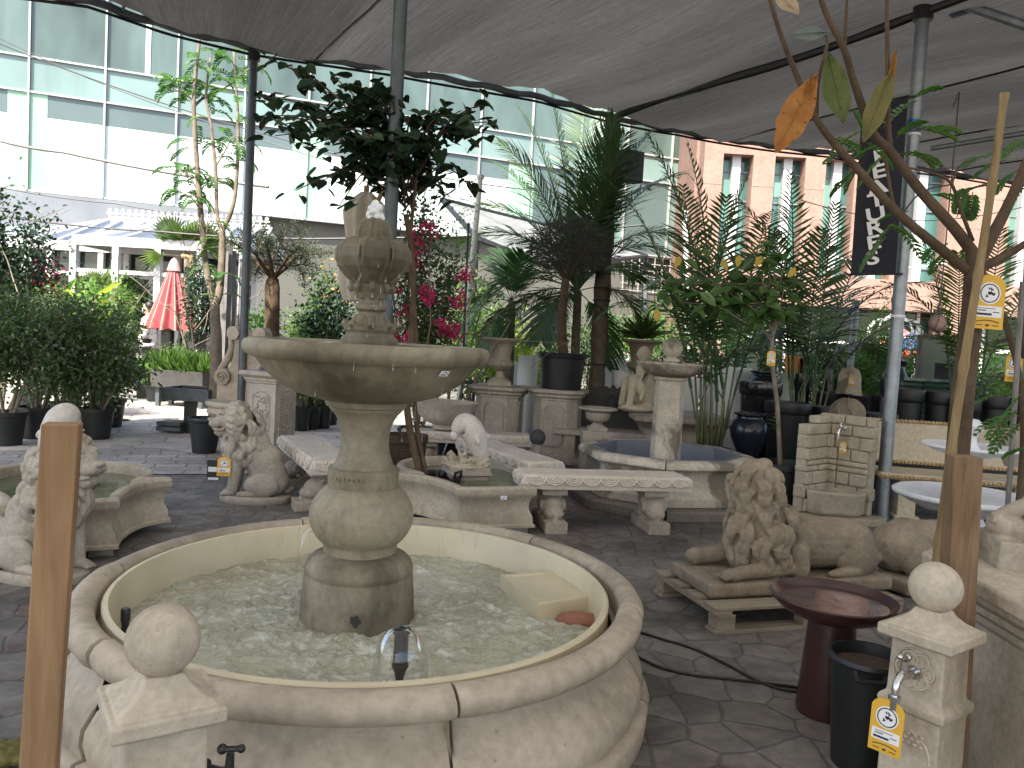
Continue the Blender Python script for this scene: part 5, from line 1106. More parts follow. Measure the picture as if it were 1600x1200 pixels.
price_card(wf_, Matrix.Translation((.145, .26, z2_-.30)) @ frame((0, 0, 0), V(0, 1, 0), V(1, 0, 0)), .75)
for q, off in enumerate(((.1, .1), (.5, .05), (.05, .5))): pass
b = MB(); b.box((0, 0, 0), (.35, .2, .06)); pb = G(1322, 822, .0); tag(b.build('paving_block', M['grey'], None, 0, .006, (pb.x, pb.y+.12, .03)), 'loose grey paver propping the corner wall fountain', 'paver')
cs_ = A(1340, 652, 8.0); t = thing('carved_sphere', 'brown stone ball carved with interlaced loops behind the block fountain', 'sphere', (cs_.x, cs_.y+.25, .0)); zc = cs_.z
b = MB(); b.lathe([(.2, 0), (.2, .08), (.12, .14), (.12, zc-.22), (.18, zc-.16), (.12, zc-.12)], 24); b.build('stand', M['grey'], t)
b = MB(); b.ell((0, 0, zc), .172, seg=32, rings=20)
for k in range(8):
    a = k*PI/4
    b.tube([(.176*math.cos(a+.42*math.sin(u*2))*math.cos(u), .176*math.sin(a+.42*math.sin(u*2))*math.cos(u), zc+.176*math.sin(u)) for u in np.linspace(-1.3, 1.3, 22)], .011, 6)
    b.tube([(.176*math.cos(a-.42*math.sin(u*2))*math.cos(u), .176*math.sin(a-.42*math.sin(u*2))*math.cos(u), zc+.176*math.sin(u)) for u in np.linspace(-1.3, 1.3, 22)], .011, 6)
fused(b, 'ball', M['lion'], t, .006, 1)
tw = A(1507, 780, 5.9); t = thing('white_tiered_fountain', 'dry white two-bowl fountain behind the tree trunk at right', 'fountain', (tw.x, tw.y, 0)); zl = A(1503, 778, 5.9).z; zu = A(1524, 700, 5.9).z
b = MB(); b.lathe([(.22, 0), (.22, .05), (.17, .09), (.16, zl-.2), (.13, zl-.14), (.2, zl-.11), (.3, zl-.09), (.4, zl-.045), (.455, zl-.01), (.485, zl-.005), (.5, zl+.012), (.5, zl+.028), (.48, zl+.038), (.465, zl+.03), (.4, zl-.0), (.2, zl-.03), (0, zl-.03)], 56, rmod=lambda a, z: 1); b.build('lower_bowl', M['white'], t, 40)
b = MB(); b.lathe([(.11, zl-.035), (.105, zl), (.07, zl+.05), (.055, zl+.14), (.06, zu-.12), (.085, zu-.09), (.085, zu-.07), (.15, zu-.06), (.24, zu-.035), (.30, zu-.008), (.325, zu-.002), (.33, zu+.008), (.322, zu+.02), (.3, zu+.016), (.2, zu-.01), (0, zu-.02)], 48); b.build('upper_bowl', M['white'], t, 40)
b = MB(); b.lathe([(.075, zu-.02), (.07, zu+.0), (.05, zu+.03), (.045, zu+.08), (.06, zu+.12), (.095, zu+.15), (.1, zu+.165), (.075, zu+.17), (.07, zu+.195), (.045, zu+.215), (0, zu+.222)], 40); b.build('finial', M['white'], t, 50)
cbn = A(1440, 740, 7.35); t = thing('cream_bench', 'cream stone bench with tall flat back and gilded rope edges behind the banner pole', 'bench', (cbn.x+.35, cbn.y, 0), R(-8))
b = MB(); b.box((0, 0, .43), (1.55, .52, .055)); b.build('seat', M['yellowish'], t, 0, .01)
b = MB(); b.box((-.0, .33, .70), (1.5, .06, .42)); b.build('backrest', M['yellowish'], t, 0, .012)
b = MB()
def rope(p0, p1, r=.017):
    p0, p1 = V(*p0), V(*p1); n_ = int((p1-p0).length/.035)
    for i in range(n_): q = p0.lerp(p1, (i+.5)/n_); b.ell(q, (.022, .017, .017), Matrix.Rotation(.6, 3, 'Y'), 8, 6)
rope((-.78, -.27, .43), (.78, -.27, .43)); rope((-.78, -.27, .43), (-.78, .25, .43)); rope((.78, -.27, .43), (.78, .25, .43)); b.build('seat_rope', M['rope'], t, 180); b = MB(); rope((-.75, .29, .50), (.75, .29, .50)); rope((-.75, .29, .905), (.75, .29, .905)); rope((-.755, .29, .5), (-.755, .29, .9))
b.build('back_rope', M['rope'], t, 180)
for sg in (-1, 1): b = MB(); b.box((sg*.5, .0, .2), (.16, .36, .40)); b.box((sg*.5, 0, .03), (.22, .44, .06)); b.build('leg', M['yellowish'], t, 0, .01)
sh = A(697, 640, 8.6); t = thing('shell_bowl', 'wide stone bowl with carved scrolls on a bench behind the dolphin fountain', 'bowl', (sh.x, sh.y, .47)); b = MB()
b.lathe([(.13, 0), (.14, .05), (.22, .08), (.29, .15), (.31, .21), (.35, .27), (.36, .295), (.34, .30), (.28, .25), (0, .16)], 40, close=False, rmod=lambda a, z: 1+.02*math.sin(a*8))
for k in range(8):
    a = k*PI/4+.2
    for sg in (-1, 1): b.tube([((.31-.004*i)*math.cos(a+sg*(.08+.03*math.cos(i*.8))), (.31-.004*i)*math.sin(a+sg*(.08+.03*math.cos(i*.8))), .20+.04*math.sin(i*.8)) for i in range(8)], .012, 6)
b.build('body', M['grey'], t, 40)
copy_of(b2, 'pale carved bench far back, carrying the scroll-carved stone bowl', (sh.x+.25, sh.y, 0), R(2))
bx = A(638, 690, 7.7); b = MB(); b.lathe([(.18, 0), (.2, .42), (.215, .43), (.215, .5), (.195, .5), (.19, .45)], 32); tag(b.build('brown_planter', M['darkwood'], None, 35, 0, (bx.x-.02, bx.y, 0)), 'dark brown round planter behind the neck of the big fountain', 'planter')
gb_ = A(838, 688, 7.9); t = thing('granite_ball', 'small dark granite ball on the bench end by the panelled pedestals', 'ball', (gb_.x+.02, gb_.y+.25, .0)); b = MB(); b.ell((0, 0, gb_.z), .085, seg=28, rings=18); b.build('ball', M['darkstone'], t, 180); b = MB(); b.lathe([(.09, 0), (.05, .06), (.045, gb_.z-.1), (.06, gb_.z-.07)], 20); b.build('stand', M['grey'], t)
# ================================================================== POTS
def plain_pot(label, loc, r0, r1, h, mat, style='taper', grp=None, name='plant_pot', soil=True):
    t = thing(name, label, 'pot', loc, 0, grp); b = MB()
    if style == 'taper': P = [(0, 0), (r0, 0), (r0+(r1-r0)*.86, h*.86), (r1*1.02, h*.87), (r1*1.06, h*.9), (r1*1.07, h*.97), (r1*1.04, h), (r1*.97, h), (r1*.93, h*.88), (r1*.85, h*.6)]
    elif style == 'jar': P = [(0, 0), (r0*.8, 0), (r0*.9, h*.1), (r1*1.1, h*.45), (r1*1.18, h*.62), (r1*1.05, h*.8), (r1*.82, h*.88), (r1*.8, h*.92), (r1, h*.97), (r1, h), (r1*.86, h), (r1*.75, h*.9), (r1*.9, h*.7)]
    elif style == 'bowl': P = [(0, 0), (r0*.7, 0), (r0*.75, h*.06), (r1*.85, h*.45), (r1*.98, h*.8), (r1*1.04, h*.92), (r1*1.05, h), (r1*.97, h), (r1*.9, h*.8), (0, h*.7)]
    elif style == 'straight': P = [(0, 0), (r0, 0), (r1, h), (r1*.93, h), (r1*.9, h*.9)]
    b.lathe(P, 32, close=False)
    if style == 'ribbed': pass
    b.build('shell', mat, t, 35)
    if soil and style != 'bowl': b = MB(); b.lathe([(0, h*.85), (r1*.88, h*.85)], 20, close=False); b.build('soil', M['soil'], t, 0)
    return t
def pot_at(label, x0, x1, ytop, Y, mat, h=None, style='taper', grp=None, name='plant_pot', ratio=.72):
    p = A((x0+x1)/2, ytop, Y); r1 = (x1-x0)/2/FPX*Y/1.06; return plain_pot(label, (p.x, p.y, max(0, p.z-h) if h else 0), r1*ratio, r1, (h if h and h < p.z else p.z), mat, style, grp, name)
BG = 'black pots stacked along the right'
pot_at('large black glazed pot, left end of the dark pot rows at right', 1156, 1222, 597, 9.6, M['blackglaze'])
pot_at('squat dark blue-black rounded pot low beside the big-leaved plant', 1146, 1200, 645, 8.6, M['blueglaze'], .5, 'jar')
pot_at('black rolled-rim tub behind the thin stem of the big-leaved plant', 1196, 1268, 628, 9.0, M['blackplastic'])
pot_at('black rolled-rim tub behind the block wall fountain', 1268, 1330, 636, 9.0, M['blackplastic'])
pot_at('black rolled-rim tub between the carved sphere and the banner pole', 1350, 1402, 646, 8.8, M['blackplastic'])
pot_at('wide low black bowl behind the tubs', 1270, 1318, 613, 10.6, M['blackplastic'], .3, 'bowl')
pot_at('low black square-shouldered pot left of the banner pole', 1320, 1384, 618, 10.3, M['blackglaze'], .4, 'straight', ratio=.95)
pot_at('sage green tall vase among the black pots', 1218, 1244, 583, 10.8, M['sageglaze'], None, 'jar')
pot_at('glossy black tall pot right of the sage vase', 1242, 1268, 584, 10.8, M['blackglaze'], None)
pot_at('dark blue glazed low pot behind the large black pot', 1172, 1216, 580, 11.2, M['blueglaze'], .5, 'jar')
pot_at('pale sage jar standing above the white planters', 1168, 1186, 553, 12.2, M['sageglaze'], None, 'jar')
pot_at('tall slim blue vase beside the palm stems', 1290, 1305, 560, 11.2, M['blueglaze'], None, 'jar')
pot_at('orange clay pot with foliage behind the sage vase', 1227, 1250, 556, 12.4, M['orangeclay'], .6)
pot_at('oxblood red pot right of the orange pot', 1250, 1269, 560, 12.4, M['redglaze'], .6)
pot_at('big black jar standing high left of the banner pole', 1381, 1419, 563, 11.6, M['blackglaze'], 1.1, 'jar')
for i, (a_, b_) in enumerate(((1410, 1436), (1440, 1466), (1470, 1492), (1508, 1534))):
    p = A((a_+b_)/2, 590+i*1.5, 11.); w_ = (b_-a_)/FPX*11; t = thing('ribbed_planter', ('first', 'second', 'third', 'fourth')[i]+' dark green ribbed square planter counted from the banner pole', 'planter', (p.x, p.y, 0), R(-8), 'green ribbed planters')
    b = MB(); q = lambda o, z: [(x*(w_/2+o), y*(w_/2+o), z) for x, y in ((-1, -1), (1, -1), (1, 1), (-1, 1))]; L = []; n_ = 18
    for k in range(n_): L += [q(0, p.z*(k/n_)), q(.012, p.z*(k+.5)/n_)]
    b.rings(L+[q(.01, p.z), q(-.03, p.z), q(-.03, p.z*.9)]); b.build('shell', M['greenglaze'], t, 20)
pot_at('black tapered tub right behind the banner pole', 1396, 1444, 608, 9.6, M['blackplastic'])
pot_at('black tapered tub left of the bamboo stake', 1446, 1492, 612, 9.6, M['blackplastic'])
pot_at('tall black tapered tub right of the tree trunk', 1534, 1576, 618, 9.4, M['blackplastic'])
pot_at('black tapered tub cut off by the right picture edge', 1578, 1622, 622, 9.4, M['blackplastic'])
pot_at('black tapered tub seen between trunk and white fountain', 1494, 1532, 624, 9.3, M['blackplastic'])
pot_at('grey clay bowl behind the thin stake at the right edge', 1560, 1620, 676, 6.9, M['grey'], .3, 'bowl')
pot_at('brown cylindrical pot in front of the glass screen', 1462, 1494, 568, 12., M['darkstone'], 1., 'straight', ratio=.95)
dg_ = A(1462, 660, 8.9); b = MB(); b.box((0, 0, .3), (1.9, .5, .6)); tag(b.build('dark_bin', M['blackplastic'], None, 0, .03, (dg_.x+.3, dg_.y, 0), 3), 'long black plastic trough behind the cream bench', 'trough')
for i, (x0, x1, yt, Y, st_, lb) in enumerate(((809, 842, 556, 11.6, 'straight', 'white round planter left of the black pot on its pedestal'), (955, 991, 579, 11.2, 'straight', 'short white cylinder planter right of the palm trunk post'), (1098, 1118, 572, 11.5, 'straight', 'slim white cylinder behind the areca stems'))):
    pot_at(lb, x0, x1, yt, Y, M['whitepot'], None, st_, 'white planters', 'white_planter', ratio=.97)
def white_box(label, x0, x1, yt, Y, rz):
    p = A((x0+x1)/2, yt, Y); w_ = (x1-x0)/FPX*Y*.88; t = thing('white_planter', label, 'planter', (p.x, p.y, 0), rz, 'white planters'); b = MB(); q = lambda h, z: [(x*h, y*h, z) for x, y in ((-1, -1), (1, -1), (1, 1), (-1, 1))]; h = w_/2
    b.rings([q(h, 0), q(h, p.z), q(h-.03, p.z), q(h-.03, p.z-.15)]); b.build('shell', M['whitepot'], t, 20, .006)
white_box('white square planter at the left end behind the goblet urn', 798, 816, 567, 12.2, .2); white_box('white square planter just right of the palm trunk post', 925, 956, 562, 11.8, .3); white_box('smaller white square planter behind the short cylinder', 954, 980, 562, 12.6, .25)
white_box('big white square planter right of the areca stems', 1112, 1146, 574, 11.2, .1); white_box('white square planter next to the dark pots', 1142, 1172, 575, 11.6, .15); white_box('white square planter glimpsed under the octagonal dish', 1060, 1092, 590, 11.4, .1)
sa = A(1329, 572, 10.6); t = thing('arched_stone_fountain', 'small pale arched wall fountain standing above the black pots', 'fountain', (sa.x, sa.y, .0), R(-25)); b = MB(); zt = sa.z
arch = [(-.2, zt-.5), (.2, zt-.5), (.15, zt-.3), (.14, zt-.12), (.1, zt-.04), (.04, zt-.02), (.03, zt), (-.03, zt), (-.04, zt-.02), (-.1, zt-.04), (-.14, zt-.12), (-.15, zt-.3)]
b.rings([[(x, y, z) for x, z in arch] for y in (-.06, .08)]); b.build('back_slab', M['octo'], t, 30, .012); b = MB(); b.box((0, 0, (zt-.5)/2), (.5, .4, zt-.5)); b.build('stand', M['grey'], t, 0, .01)
price_card(t, Matrix.Translation((.03, -.08, zt-.2)) @ frame((0, 0, 0), V(1, 0, 0), V(0, -1, 0)), .8)

# ================================================================== PLANTS
def stemmed(b, pts, r0, r1, seg=8):
    n_ = len(pts); out = []
    for i in range(n_-1):
        p0 = pts[max(i-1, 0)]; p1, p2 = pts[i], pts[i+1]; p3 = pts[min(i+2, n_-1)]
        for k in range(4): f = k/4; out.append(.5*((2*p1)+(p2-p0)*f+(2*p0-5*p1+4*p2-p3)*f*f+(3*p1-p0-3*p2+p3)*f**3))
    out.append(pts[-1]); m = len(out)-1
    b.tube(out, [r0+(r1-r0)*i/m for i in range(m+1)], seg); return out
def shrub(label, px, Y, ytop, rx, mat, n=2600, L=.06, W_=.035, potr=.2, poth=.38, zlow=.55, name='potted_shrub', grp=None, cl=26, shape=OVAL, base=0., seed=None, cat='shrub', stems=4, barkm='palebark', zr=None):
    if seed is not None: random.seed(seed)
    p = A(px, ytop, Y); H_ = p.z; t = thing(name, label, cat, (p.x, p.y, base), random.uniform(0, 6), grp)
    if potr:
        b = MB(); b.lathe([(0, 0), (potr*.74, 0), (potr*.95, poth*.88), (potr*1.05, poth*.89), (potr*1.06, poth), (potr*.98, poth), (potr*.92, poth*.88)], 24, close=False); b.build('pot', M['blackplastic'], t, 35)
        b = MB(); b.lathe([(0, poth*.87), (potr*.93, poth*.87)], 16, close=False); b.build('soil', M['soil'], t, 0)
    H_ -= base; n = int(n*1.25) if potr else n; cz = (zlow+H_)/2; rz_ = (H_-zlow)/2; tips = []; b = MB()
    for k in range(stems):
        a = k*2.4+random.random(); d = V(math.cos(a)*.35, math.sin(a)*.35, 1); branch_tree(b, V(.05*math.cos(a), .05*math.sin(a), poth*.8 if potr else 0), d, (cz-(poth*.8 if potr else 0))*.9, .02, 2, tips, .6, (2, 3), 0, .1, .6)
    b.build('stem', M[barkm], t, 180)
    pts, q = blob_points(n, (0, 0, cz), (rx, rx, rz_), .5, cl, .24); dd = q*.6 + rdirs(n, -.15); s = RNG.uniform(.6, 1.2, n)
    leaves('foliage', pts, dd, rdirs(n, 1.), L*s, W_*s, mat, t, shape); return t
S1_ = 'green shrubs in black pots along the left'
shrub('leftmost tall green shrub in a black pot, beside the left lobed fountain', 15, 8.7, 440, .55, M['L_hedge'], 4200, seed=1, potr=.2, grp=S1_)
shrub('second green shrub in a black pot from the left edge', 62, 9.3, 455, .55, M['L_hedge'], 4200, seed=2, potr=.21, grp=S1_)
shrub('green shrub directly behind the tan timber post', 104, 9.9, 452, .58, M['L_hedge'], 4600, seed=3, grp=S1_)
shrub('loose leafy shrub at the path edge, rightmost of the left row', 156, 9.5, 470, .50, M['L_hedge'], 4200, seed=4, zlow=.45, grp=S1_)
shrub('leafy shrub with branches hanging over the path', 176, 10.6, 478, .36, M['L_hedge'], 3000, seed=5, zlow=.5, grp=S1_)
shrub('dark dense tree at the far left edge above the shrubs', 6, 10.6, 322, .65, M['L_dark'], 4200, L=.075, W_=.045, seed=6, zlow=1.2, potr=0, stems=5, name='evergreen_tree', cat='tree')
bt = shrub('small bougainvillea with magenta flowers at upper left', 48, 11.2, 436, .5, M['L_mid'], 1800, seed=7, zlow=.8, name='bougainvillea')
n_ = 300; c_ = RNG.choice(3, n_); cen = np.array([(.12, -.2, 2.1), (-.25, -.1, 1.95), (.3, -.2, 1.8)])[c_]
leaves('blossom', cen+RNG.normal(size=(n_, 3))*.10, rdirs(n_), rdirs(n_), .05, .045, M['L_pink'], bt, OVAL)
# greenery by the conservatory
def banana(label, px, Y, ytop, L, W_, mat, n=12, name='broadleaf_plant', spread=.8, pot_=True, cat='plant', base=0.):
    p = A(px, ytop, Y); t = thing(name, label, cat, (p.x, p.y, base)); H_ = p.z-base; P, D, N = [], [], []; b = MB()
    for k in range(n):
        a = k*2.4; el = random.uniform(.3, 1.2); d = V(math.cos(a)*spread, math.sin(a)*spread, el); h0 = H_*random.uniform(.45, .75); q = curve((0, 0, .1), V(d.x*.3, d.y*.3, 1), h0, 4, 0, .04); b.tube(q, [.012]*5, 5); P.append(tuple(q[-1])); D.append(tuple(d)); N.append((-d.x*.5, -d.y*.5, 1))
    b.build('stem', M['palebark'], t, 180); leaves('leaf', P, D, N, L*RNG.uniform(.8, 1.1, n), W_, mat, t, OVAL)
    if pot_: b = MB(); b.lathe([(0, 0), (.15, 0), (.19, .3), (.21, .3), (.21, .34), (.17, .34)], 20, close=False); b.build('pot', M['blackplastic'], t)
    return t
banana('pale yellow-green broadleaf plant in front of the conservatory left side', 118, 13.4, 398, .55, .16, M['L_yellow'], 26)
banana('pale green broadleaf plant left of the first one by the conservatory', 78, 14.2, 410, .5, .15, M['L_light'], 20)
shrub('round green citrus tree before the conservatory windows', 200, 17., 425, .6, M['L_mid'], 2600, L=.08, W_=.045, zlow=1.1, potr=.25, name='citrus_tree', cat='tree', seed=9)
shrub('slim citrus tree left of the round one at the conservatory', 165, 14., 440, .45, M['L_light'], 1800, L=.08, W_=.045, zlow=1., name='citrus_tree', cat='tree', seed=10)
def fan_palm(label, px, Y, yc, L, n=16, mat='L_palmlight', name='fan_palm', trunk=True):
    p = A(px, yc, Y); t = thing(name, label, 'palm', (p.x, p.y, 0)); P, D, N = [], [], []; b = MB()
    if trunk: b.tube([(0, 0, 0), (.03, 0, p.z*.5), (0, 0, p.z)], .06, 8)
    for k in range(n):
        a = k*2.4; el = random.uniform(-.1, 1.3); d = V(math.cos(a), math.sin(a)*.5, el).normalized(); s = V(0, 0, p.z); e = s+d*L*.5; b.tube([s, e], .008, 4)
        sd_ = d.cross(V(random.gauss(0, .3), -1, random.gauss(0, .5))).normalized()
        for j in range(15): u = (j-7)/7*1.15; P.append(tuple(e)); D.append(tuple(d*math.cos(u)+sd_*math.sin(u))); N.append(tuple(sd_.cross(d)))
    b.build('trunk', M['palmbark'], t, 180); leaves('frond', P, D, N, L*.6, .035, M[mat], t, THIN); return t
fan_palm('fan palm with open pale fans above the pink umbrella', 292, 16.4, 400, .9, 14)
fan_palm('low fan palm behind the shrubs by the conservatory', 160, 16.5, 470, .7, 12, trunk=False)
shrub('dark clipped ball tree behind the pink umbrella', 322, 14.2, 408, .38, M['L_dark'], 2400, L=.06, W_=.035, zlow=1.1, seed=12, name='ball_tree', cat='tree')
for i, (px, Y, lb) in enumerate(((229, 14.6, 'left of two small leafy plants in black pots on the path'), (245, 14.2, 'right of two small leafy plants in black pots on the path'))):
    shrub(lb, px, Y, 556, .26, M['L_mid'], 420, L=.10, W_=.05, potr=.19, poth=.3, zlow=.35, name='potted_plant', cat='plant', seed=20+i, grp='small leafy pots on the path')
# planter boxes with grass
for i, (px, yt, Y, w_, lb) in enumerate(((292, 578, 13.6, .95, 'dark grey raised planter box full of grassy herbs'), (352, 523, 14.5, 1.2, 'dark planter box behind the multi-stemmed tree'))):
    p = A(px, yt, Y); t = thing('planter_box', lb, 'planter', (p.x, p.y, 0), R(-8)); b = MB(); h = .3
    for c, s_ in (((0, -.3, p.z-h/2), (w_, .04, h)), ((0, .3, p.z-h/2), (w_, .04, h)), ((-w_/2+.02, 0, p.z-h/2), (.04, .56, h)), ((w_/2-.02, 0, p.z-h/2), (.04, .56, h)), ((0, 0, p.z-h+.02), (w_-.1, .56, .03))): b.box(c, s_)
    b.build('box', M['darkstone'], t, 0, .004)
    for sx in (-1, 1):
        for sy in (-1, 1): b = MB(); b.box((sx*(w_/2-.08), sy*.2, (p.z-h)/2), (.07, .07, p.z-h)); b.build('leg', M['greypole'], t, 0)
    b = MB(); b.box((0, 0, p.z-.06), (w_-.1, .54, .06)); b.build('soil', M['soil'], t, 0)
    if i == 0:
        n_ = 5000; P = np.column_stack([RNG.uniform(-w_*.48, w_*.48, n_), RNG.uniform(-.28, .28, n_), np.full(n_, p.z-.04)]); D = RNG.normal(size=(n_, 3))*.45; D[:, 2] = 1
        tag(leaves('grass', P, D, rdirs(n_), RNG.uniform(.2, .42, n_), .008, M['L_light'], t, THIN), kind='stuff')
shrub('feathery bright green herb mound behind the planter box', 262, 14.8, 535, .5, M['L_light'], 2600, L=.07, W_=.012, potr=0, zlow=.4, shape=THIN, name='herb_plant', cat='plant', seed=31)
p = G(288, 676, 0); t = thing('black_tray_table', 'black tray table on a central post beside the path', 'table', (p.x+.12, p.y, 0), R(-5)); zt = A(292, 606, p.y).z; b = MB()
b.box((0, 0, zt-.14), (.62, .5, .03)); 
for c, s_ in (((0, -.25, zt-.07), (.64, .03, .16)), ((0, .25, zt-.07), (.64, .03, .16)), ((-.31, 0, zt-.07), (.03, .5, .16)), ((.31, 0, zt-.07), (.03, .5, .16))): b.box(c, s_)
b.build('tray', M['greypole'], t, 0, .004); b = MB(); b.box((-.05, 0, (zt-.15)/2), (.12, .12, zt-.15)); b.build('post', M['blackmetal'], t, 0); b = MB(); b.box((-.25, -.05, .06), (.34, .3, .06)); b.box((-.25, -.05, .125), (.33, .29, .055)); b.build('foot', M['greypole'], t, 0, .01)
pot_at('large empty black pot left of the seated lion', 295, 347, 652, 8.9, M['blackplastic'], None)
for i, (a_, b_, yt) in enumerate(((466, 488, 612), (484, 502, 614), (496, 524, 618))):
    shrub(('left', 'middle', 'right')[i]+' of three black potted shrubs under the big bowl rim', (a_+b_)/2, 11.5+i*.2-.2, 535, .25, M['L_mid'], 500, L=.07, potr=.13, poth=.36, zlow=.4, seed=40+i, grp='black pots under the bowl rim')
# far green band
far = [('leafy green bush behind the olive tree', 400, 14.5, 470, .6, 'L_mid'), ('bright lily plant left of the fountain finial', 482, 12.6, 478, .45, 'L_light'), ('dark camellia bush right of the lily plant', 520, 12.2, 440, .45, 'L_dark'), ('orange-tinted shrub behind the dark bush', 505, 14.8, 420, .6, 'L_mid'),
       ('pale variegated shrub right of the bougainvillea', 745, 12.8, 470, .6, 'L_light'), ('yellow-green croton left of the black pot on its pedestal', 803, 13.2, 505, .5, 'L_yellow'), ('green hedge plant behind the goblet urn', 775, 14.2, 450, .7, 'L_mid'), ('green bush behind the black pot stem', 850, 14.4, 470, .6, 'L_mid'),
       ('lush bush right of the palm trunk post', 945, 14.2, 480, .55, 'L_mid'), ('low light bush behind the woman in the mask', 985, 18.2, 500, .9, 'L_light'), ('bright bush under the octagonal dish', 1020, 15., 490, .6, 'L_light'), ('green bush behind the areca palm', 1085, 14.2, 455, .7, 'L_mid'),
       ('green bush behind the white planters', 1150, 14.4, 480, .7, 'L_mid'), ('green bush behind the orange pot', 1235, 14.2, 500, .6, 'L_hedge'), ('reddish low bush behind the blue vase', 1310, 13.8, 545, .5, 'L_mid'), ('light bush at the far right below the pink building', 1560, 15.5, 540, .7, 'L_light')]
for i, (lb, px, Y, yt, rx, mt) in enumerate(far): shrub(lb, px, Y, yt, rx, M[mt], 2000, L=.085, W_=.045, potr=.2, zlow=.3, seed=60+i, cat='bush', name='garden_bush', cl=22)
nn_ = 60; ls = leaves('blossom', RNG.normal(size=(nn_, 3))*(.2, .2, .25)+(0, -.2, 2.2), rdirs(nn_), rdirs(nn_), .07, .05, M['L_orange'], [o for o in COL.objects if o.get('label') == 'orange-tinted shrub behind the dark bush'][0])
for i, (px, Y, yt, lb) in enumerate(((1372, 13.4, 478, 'airy bamboo-leaved bush left of the banner pole'), (1345, 14, 500, 'second airy bamboo bush, behind and left of the first'), (1420, 14., 530, 'low bamboo bush right of the banner pole'))):
    shrub(lb, px, Y, yt, .5, M['L_light'], 3200, L=.11, W_=.014, potr=.2, zlow=.35, seed=90+i, name='bamboo_bush', cat='bush', shape=THIN, stems=7, grp='airy bamboo bushes')
# multi-stemmed slim tree
Yt = 10.3
def T(px, py, dy=0): return A(px, py, Yt+dy)
bs = T(338, 560); t = thing('slender_tree', 'slender multi-stemmed tree with feathery pale leaves in front of the glass facade', 'tree', (bs.x, bs.y, 0)); o_ = V(bs.x, bs.y, 0); b = MB(); TR = []
for pl_, r0, r1 in (([V(bs.x, bs.y, 0), T(338, 545), T(336, 500), T(336, 470)], .085, .06), ([T(336, 478), T(330, 458), T(320, 400), T(311, 300), T(304, 200), T(303, 150), T(308, 95), T(314, 45)], .05, .018), ([T(336, 478), T(343, 455), T(347, 400), T(347, 357)], .055, .045), ([T(347, 360), T(339, 333), T(337, 267), T(330, 200), T(322, 150), T(329, 90)], .032, .014), ([T(347, 362), T(362, 328), T(369, 290), T(372, 213), T(370, 150), T(365, 80)], .034, .014), ([T(304, 165), T(322, 150, .2), T(355, 135, .3), T(392, 105, .2)], .02, .008), ([T(310, 300), T(296, 275), T(280, 262)], .014, .006), ([T(314, 330), T(300, 310), T(288, 302)], .012, .006), ([T(337, 260), T(352, 235), T(362, 215)], .012, .006), ([T(303, 160), T(285, 140), T(272, 128)], .014, .006), ([T(320, 400), T(330, 300), T(345, 280)], .008, .004)):
    q = stemmed(b, [p-o_ for p in pl_], r0, r1); TR.append(q)
b.build('trunk', M['palebark'], t, 180); sp = []
rs = random.Random(77)
for q in TR[1:]:
    m = len(q)
    for k in range(int(5+m*.36)):
        i = rs.randint(int(m*(.45 if m > 16 else .3)), m-1); a = rs.uniform(0, 2*PI); sp.append((q[i], V(math.cos(a), math.sin(a)*.6, rs.uniform(.1, .6)), rs.uniform(.3, .5), rs.uniform(.9, 1.6)))
for px, py, ex, ey in ((283, 262, 240, 268), (290, 300, 252, 318), (300, 230, 270, 250), (272, 128, 262, 132), (365, 215, 390, 260), (345, 265, 372, 262)):
    a_ = T(px, py)-o_; e_ = T(ex, ey)-o_; sp.append((a_, (e_-a_)+V(0, 0, .1), (e_-a_).length*1.1, .6))
fronds('foliage', t, sp, M['L_neem'], M['palebark'], ll=.10, lw=.028, per=11, hang=.15, start=.1, shape=OVAL)
# olive
Yo = 10.8; ob = A(424, 520, Yo); t = thing('olive_tree', 'small olive tree with thick trunk and fine grey-green crown', 'tree', (ob.x, ob.y, 0)); b = MB(); tips = []; random.seed(5)
tp = A(426, 436, Yo)-V(ob.x, ob.y, 0); b.tube([(0, 0, 0), (.02, 0, tp.z*.5), tp-V(0, 0, .12), tp, tp+V(0, 0, .06)], [.12, .095, .10, .08, .02], 12)
for k in range(9):
    a = k*2.4; branch_tree(b, tp, V(math.cos(a)*.8, math.sin(a)*.8, .8), .45, .035, 2, tips, .6, (2, 3), 0, .12, .72)
b.build('trunk', M['bark'], t, 180)
twig_leaves('foliage', tips, 6500, .05, .012, M['L_olive'], t, THIN, 0., .8, .05, 1)
# dark heart-leaved tree behind the centre pole
Yd = 6.1; tb = G(672, 806, 0); t = thing('heart_leaf_tree', 'dark heart-leaved tree in a black tub behind the big fountain', 'tree', (tb.x, tb.y, 0)); o_ = V(tb.x, tb.y, 0); D_ = lambda px, py, dy=0: A(px, py, tb.y+dy)-o_
b = MB(); b.lathe([(0, 0), (.19, 0), (.225, .30), (.24, .31), (.245, .335), (.23, .345), (.215, .33)], 32, close=False); b.build('pot', M['blackplastic'], t); b = MB(); b.lathe([(0, .3), (.217, .3)], 20, close=False); b.build('soil', M['soil'], t, 0)
b = MB(); b.tube([(.19, -.12, .33), (.2, -.14, .39), (.24, -.02, .39), (.235, -.0, .33)], .012, 6); b.build('handle', M['blackplastic'], t)
b = MB(); r = random.Random(3); fk = D_(632, 330); stemmed(b, [V(-.08, .0, .28), D_(636, 640), D_(645, 500), D_(644, 400), D_(634, 335)], .030, .022); stemmed(b, [V(-.04, .02, .28), D_(648, 640, .05), D_(650, 520), D_(640, 400), D_(648, 300), D_(655, 240)], .022, .012)
P, DD, NN, LL = [], [], [], []
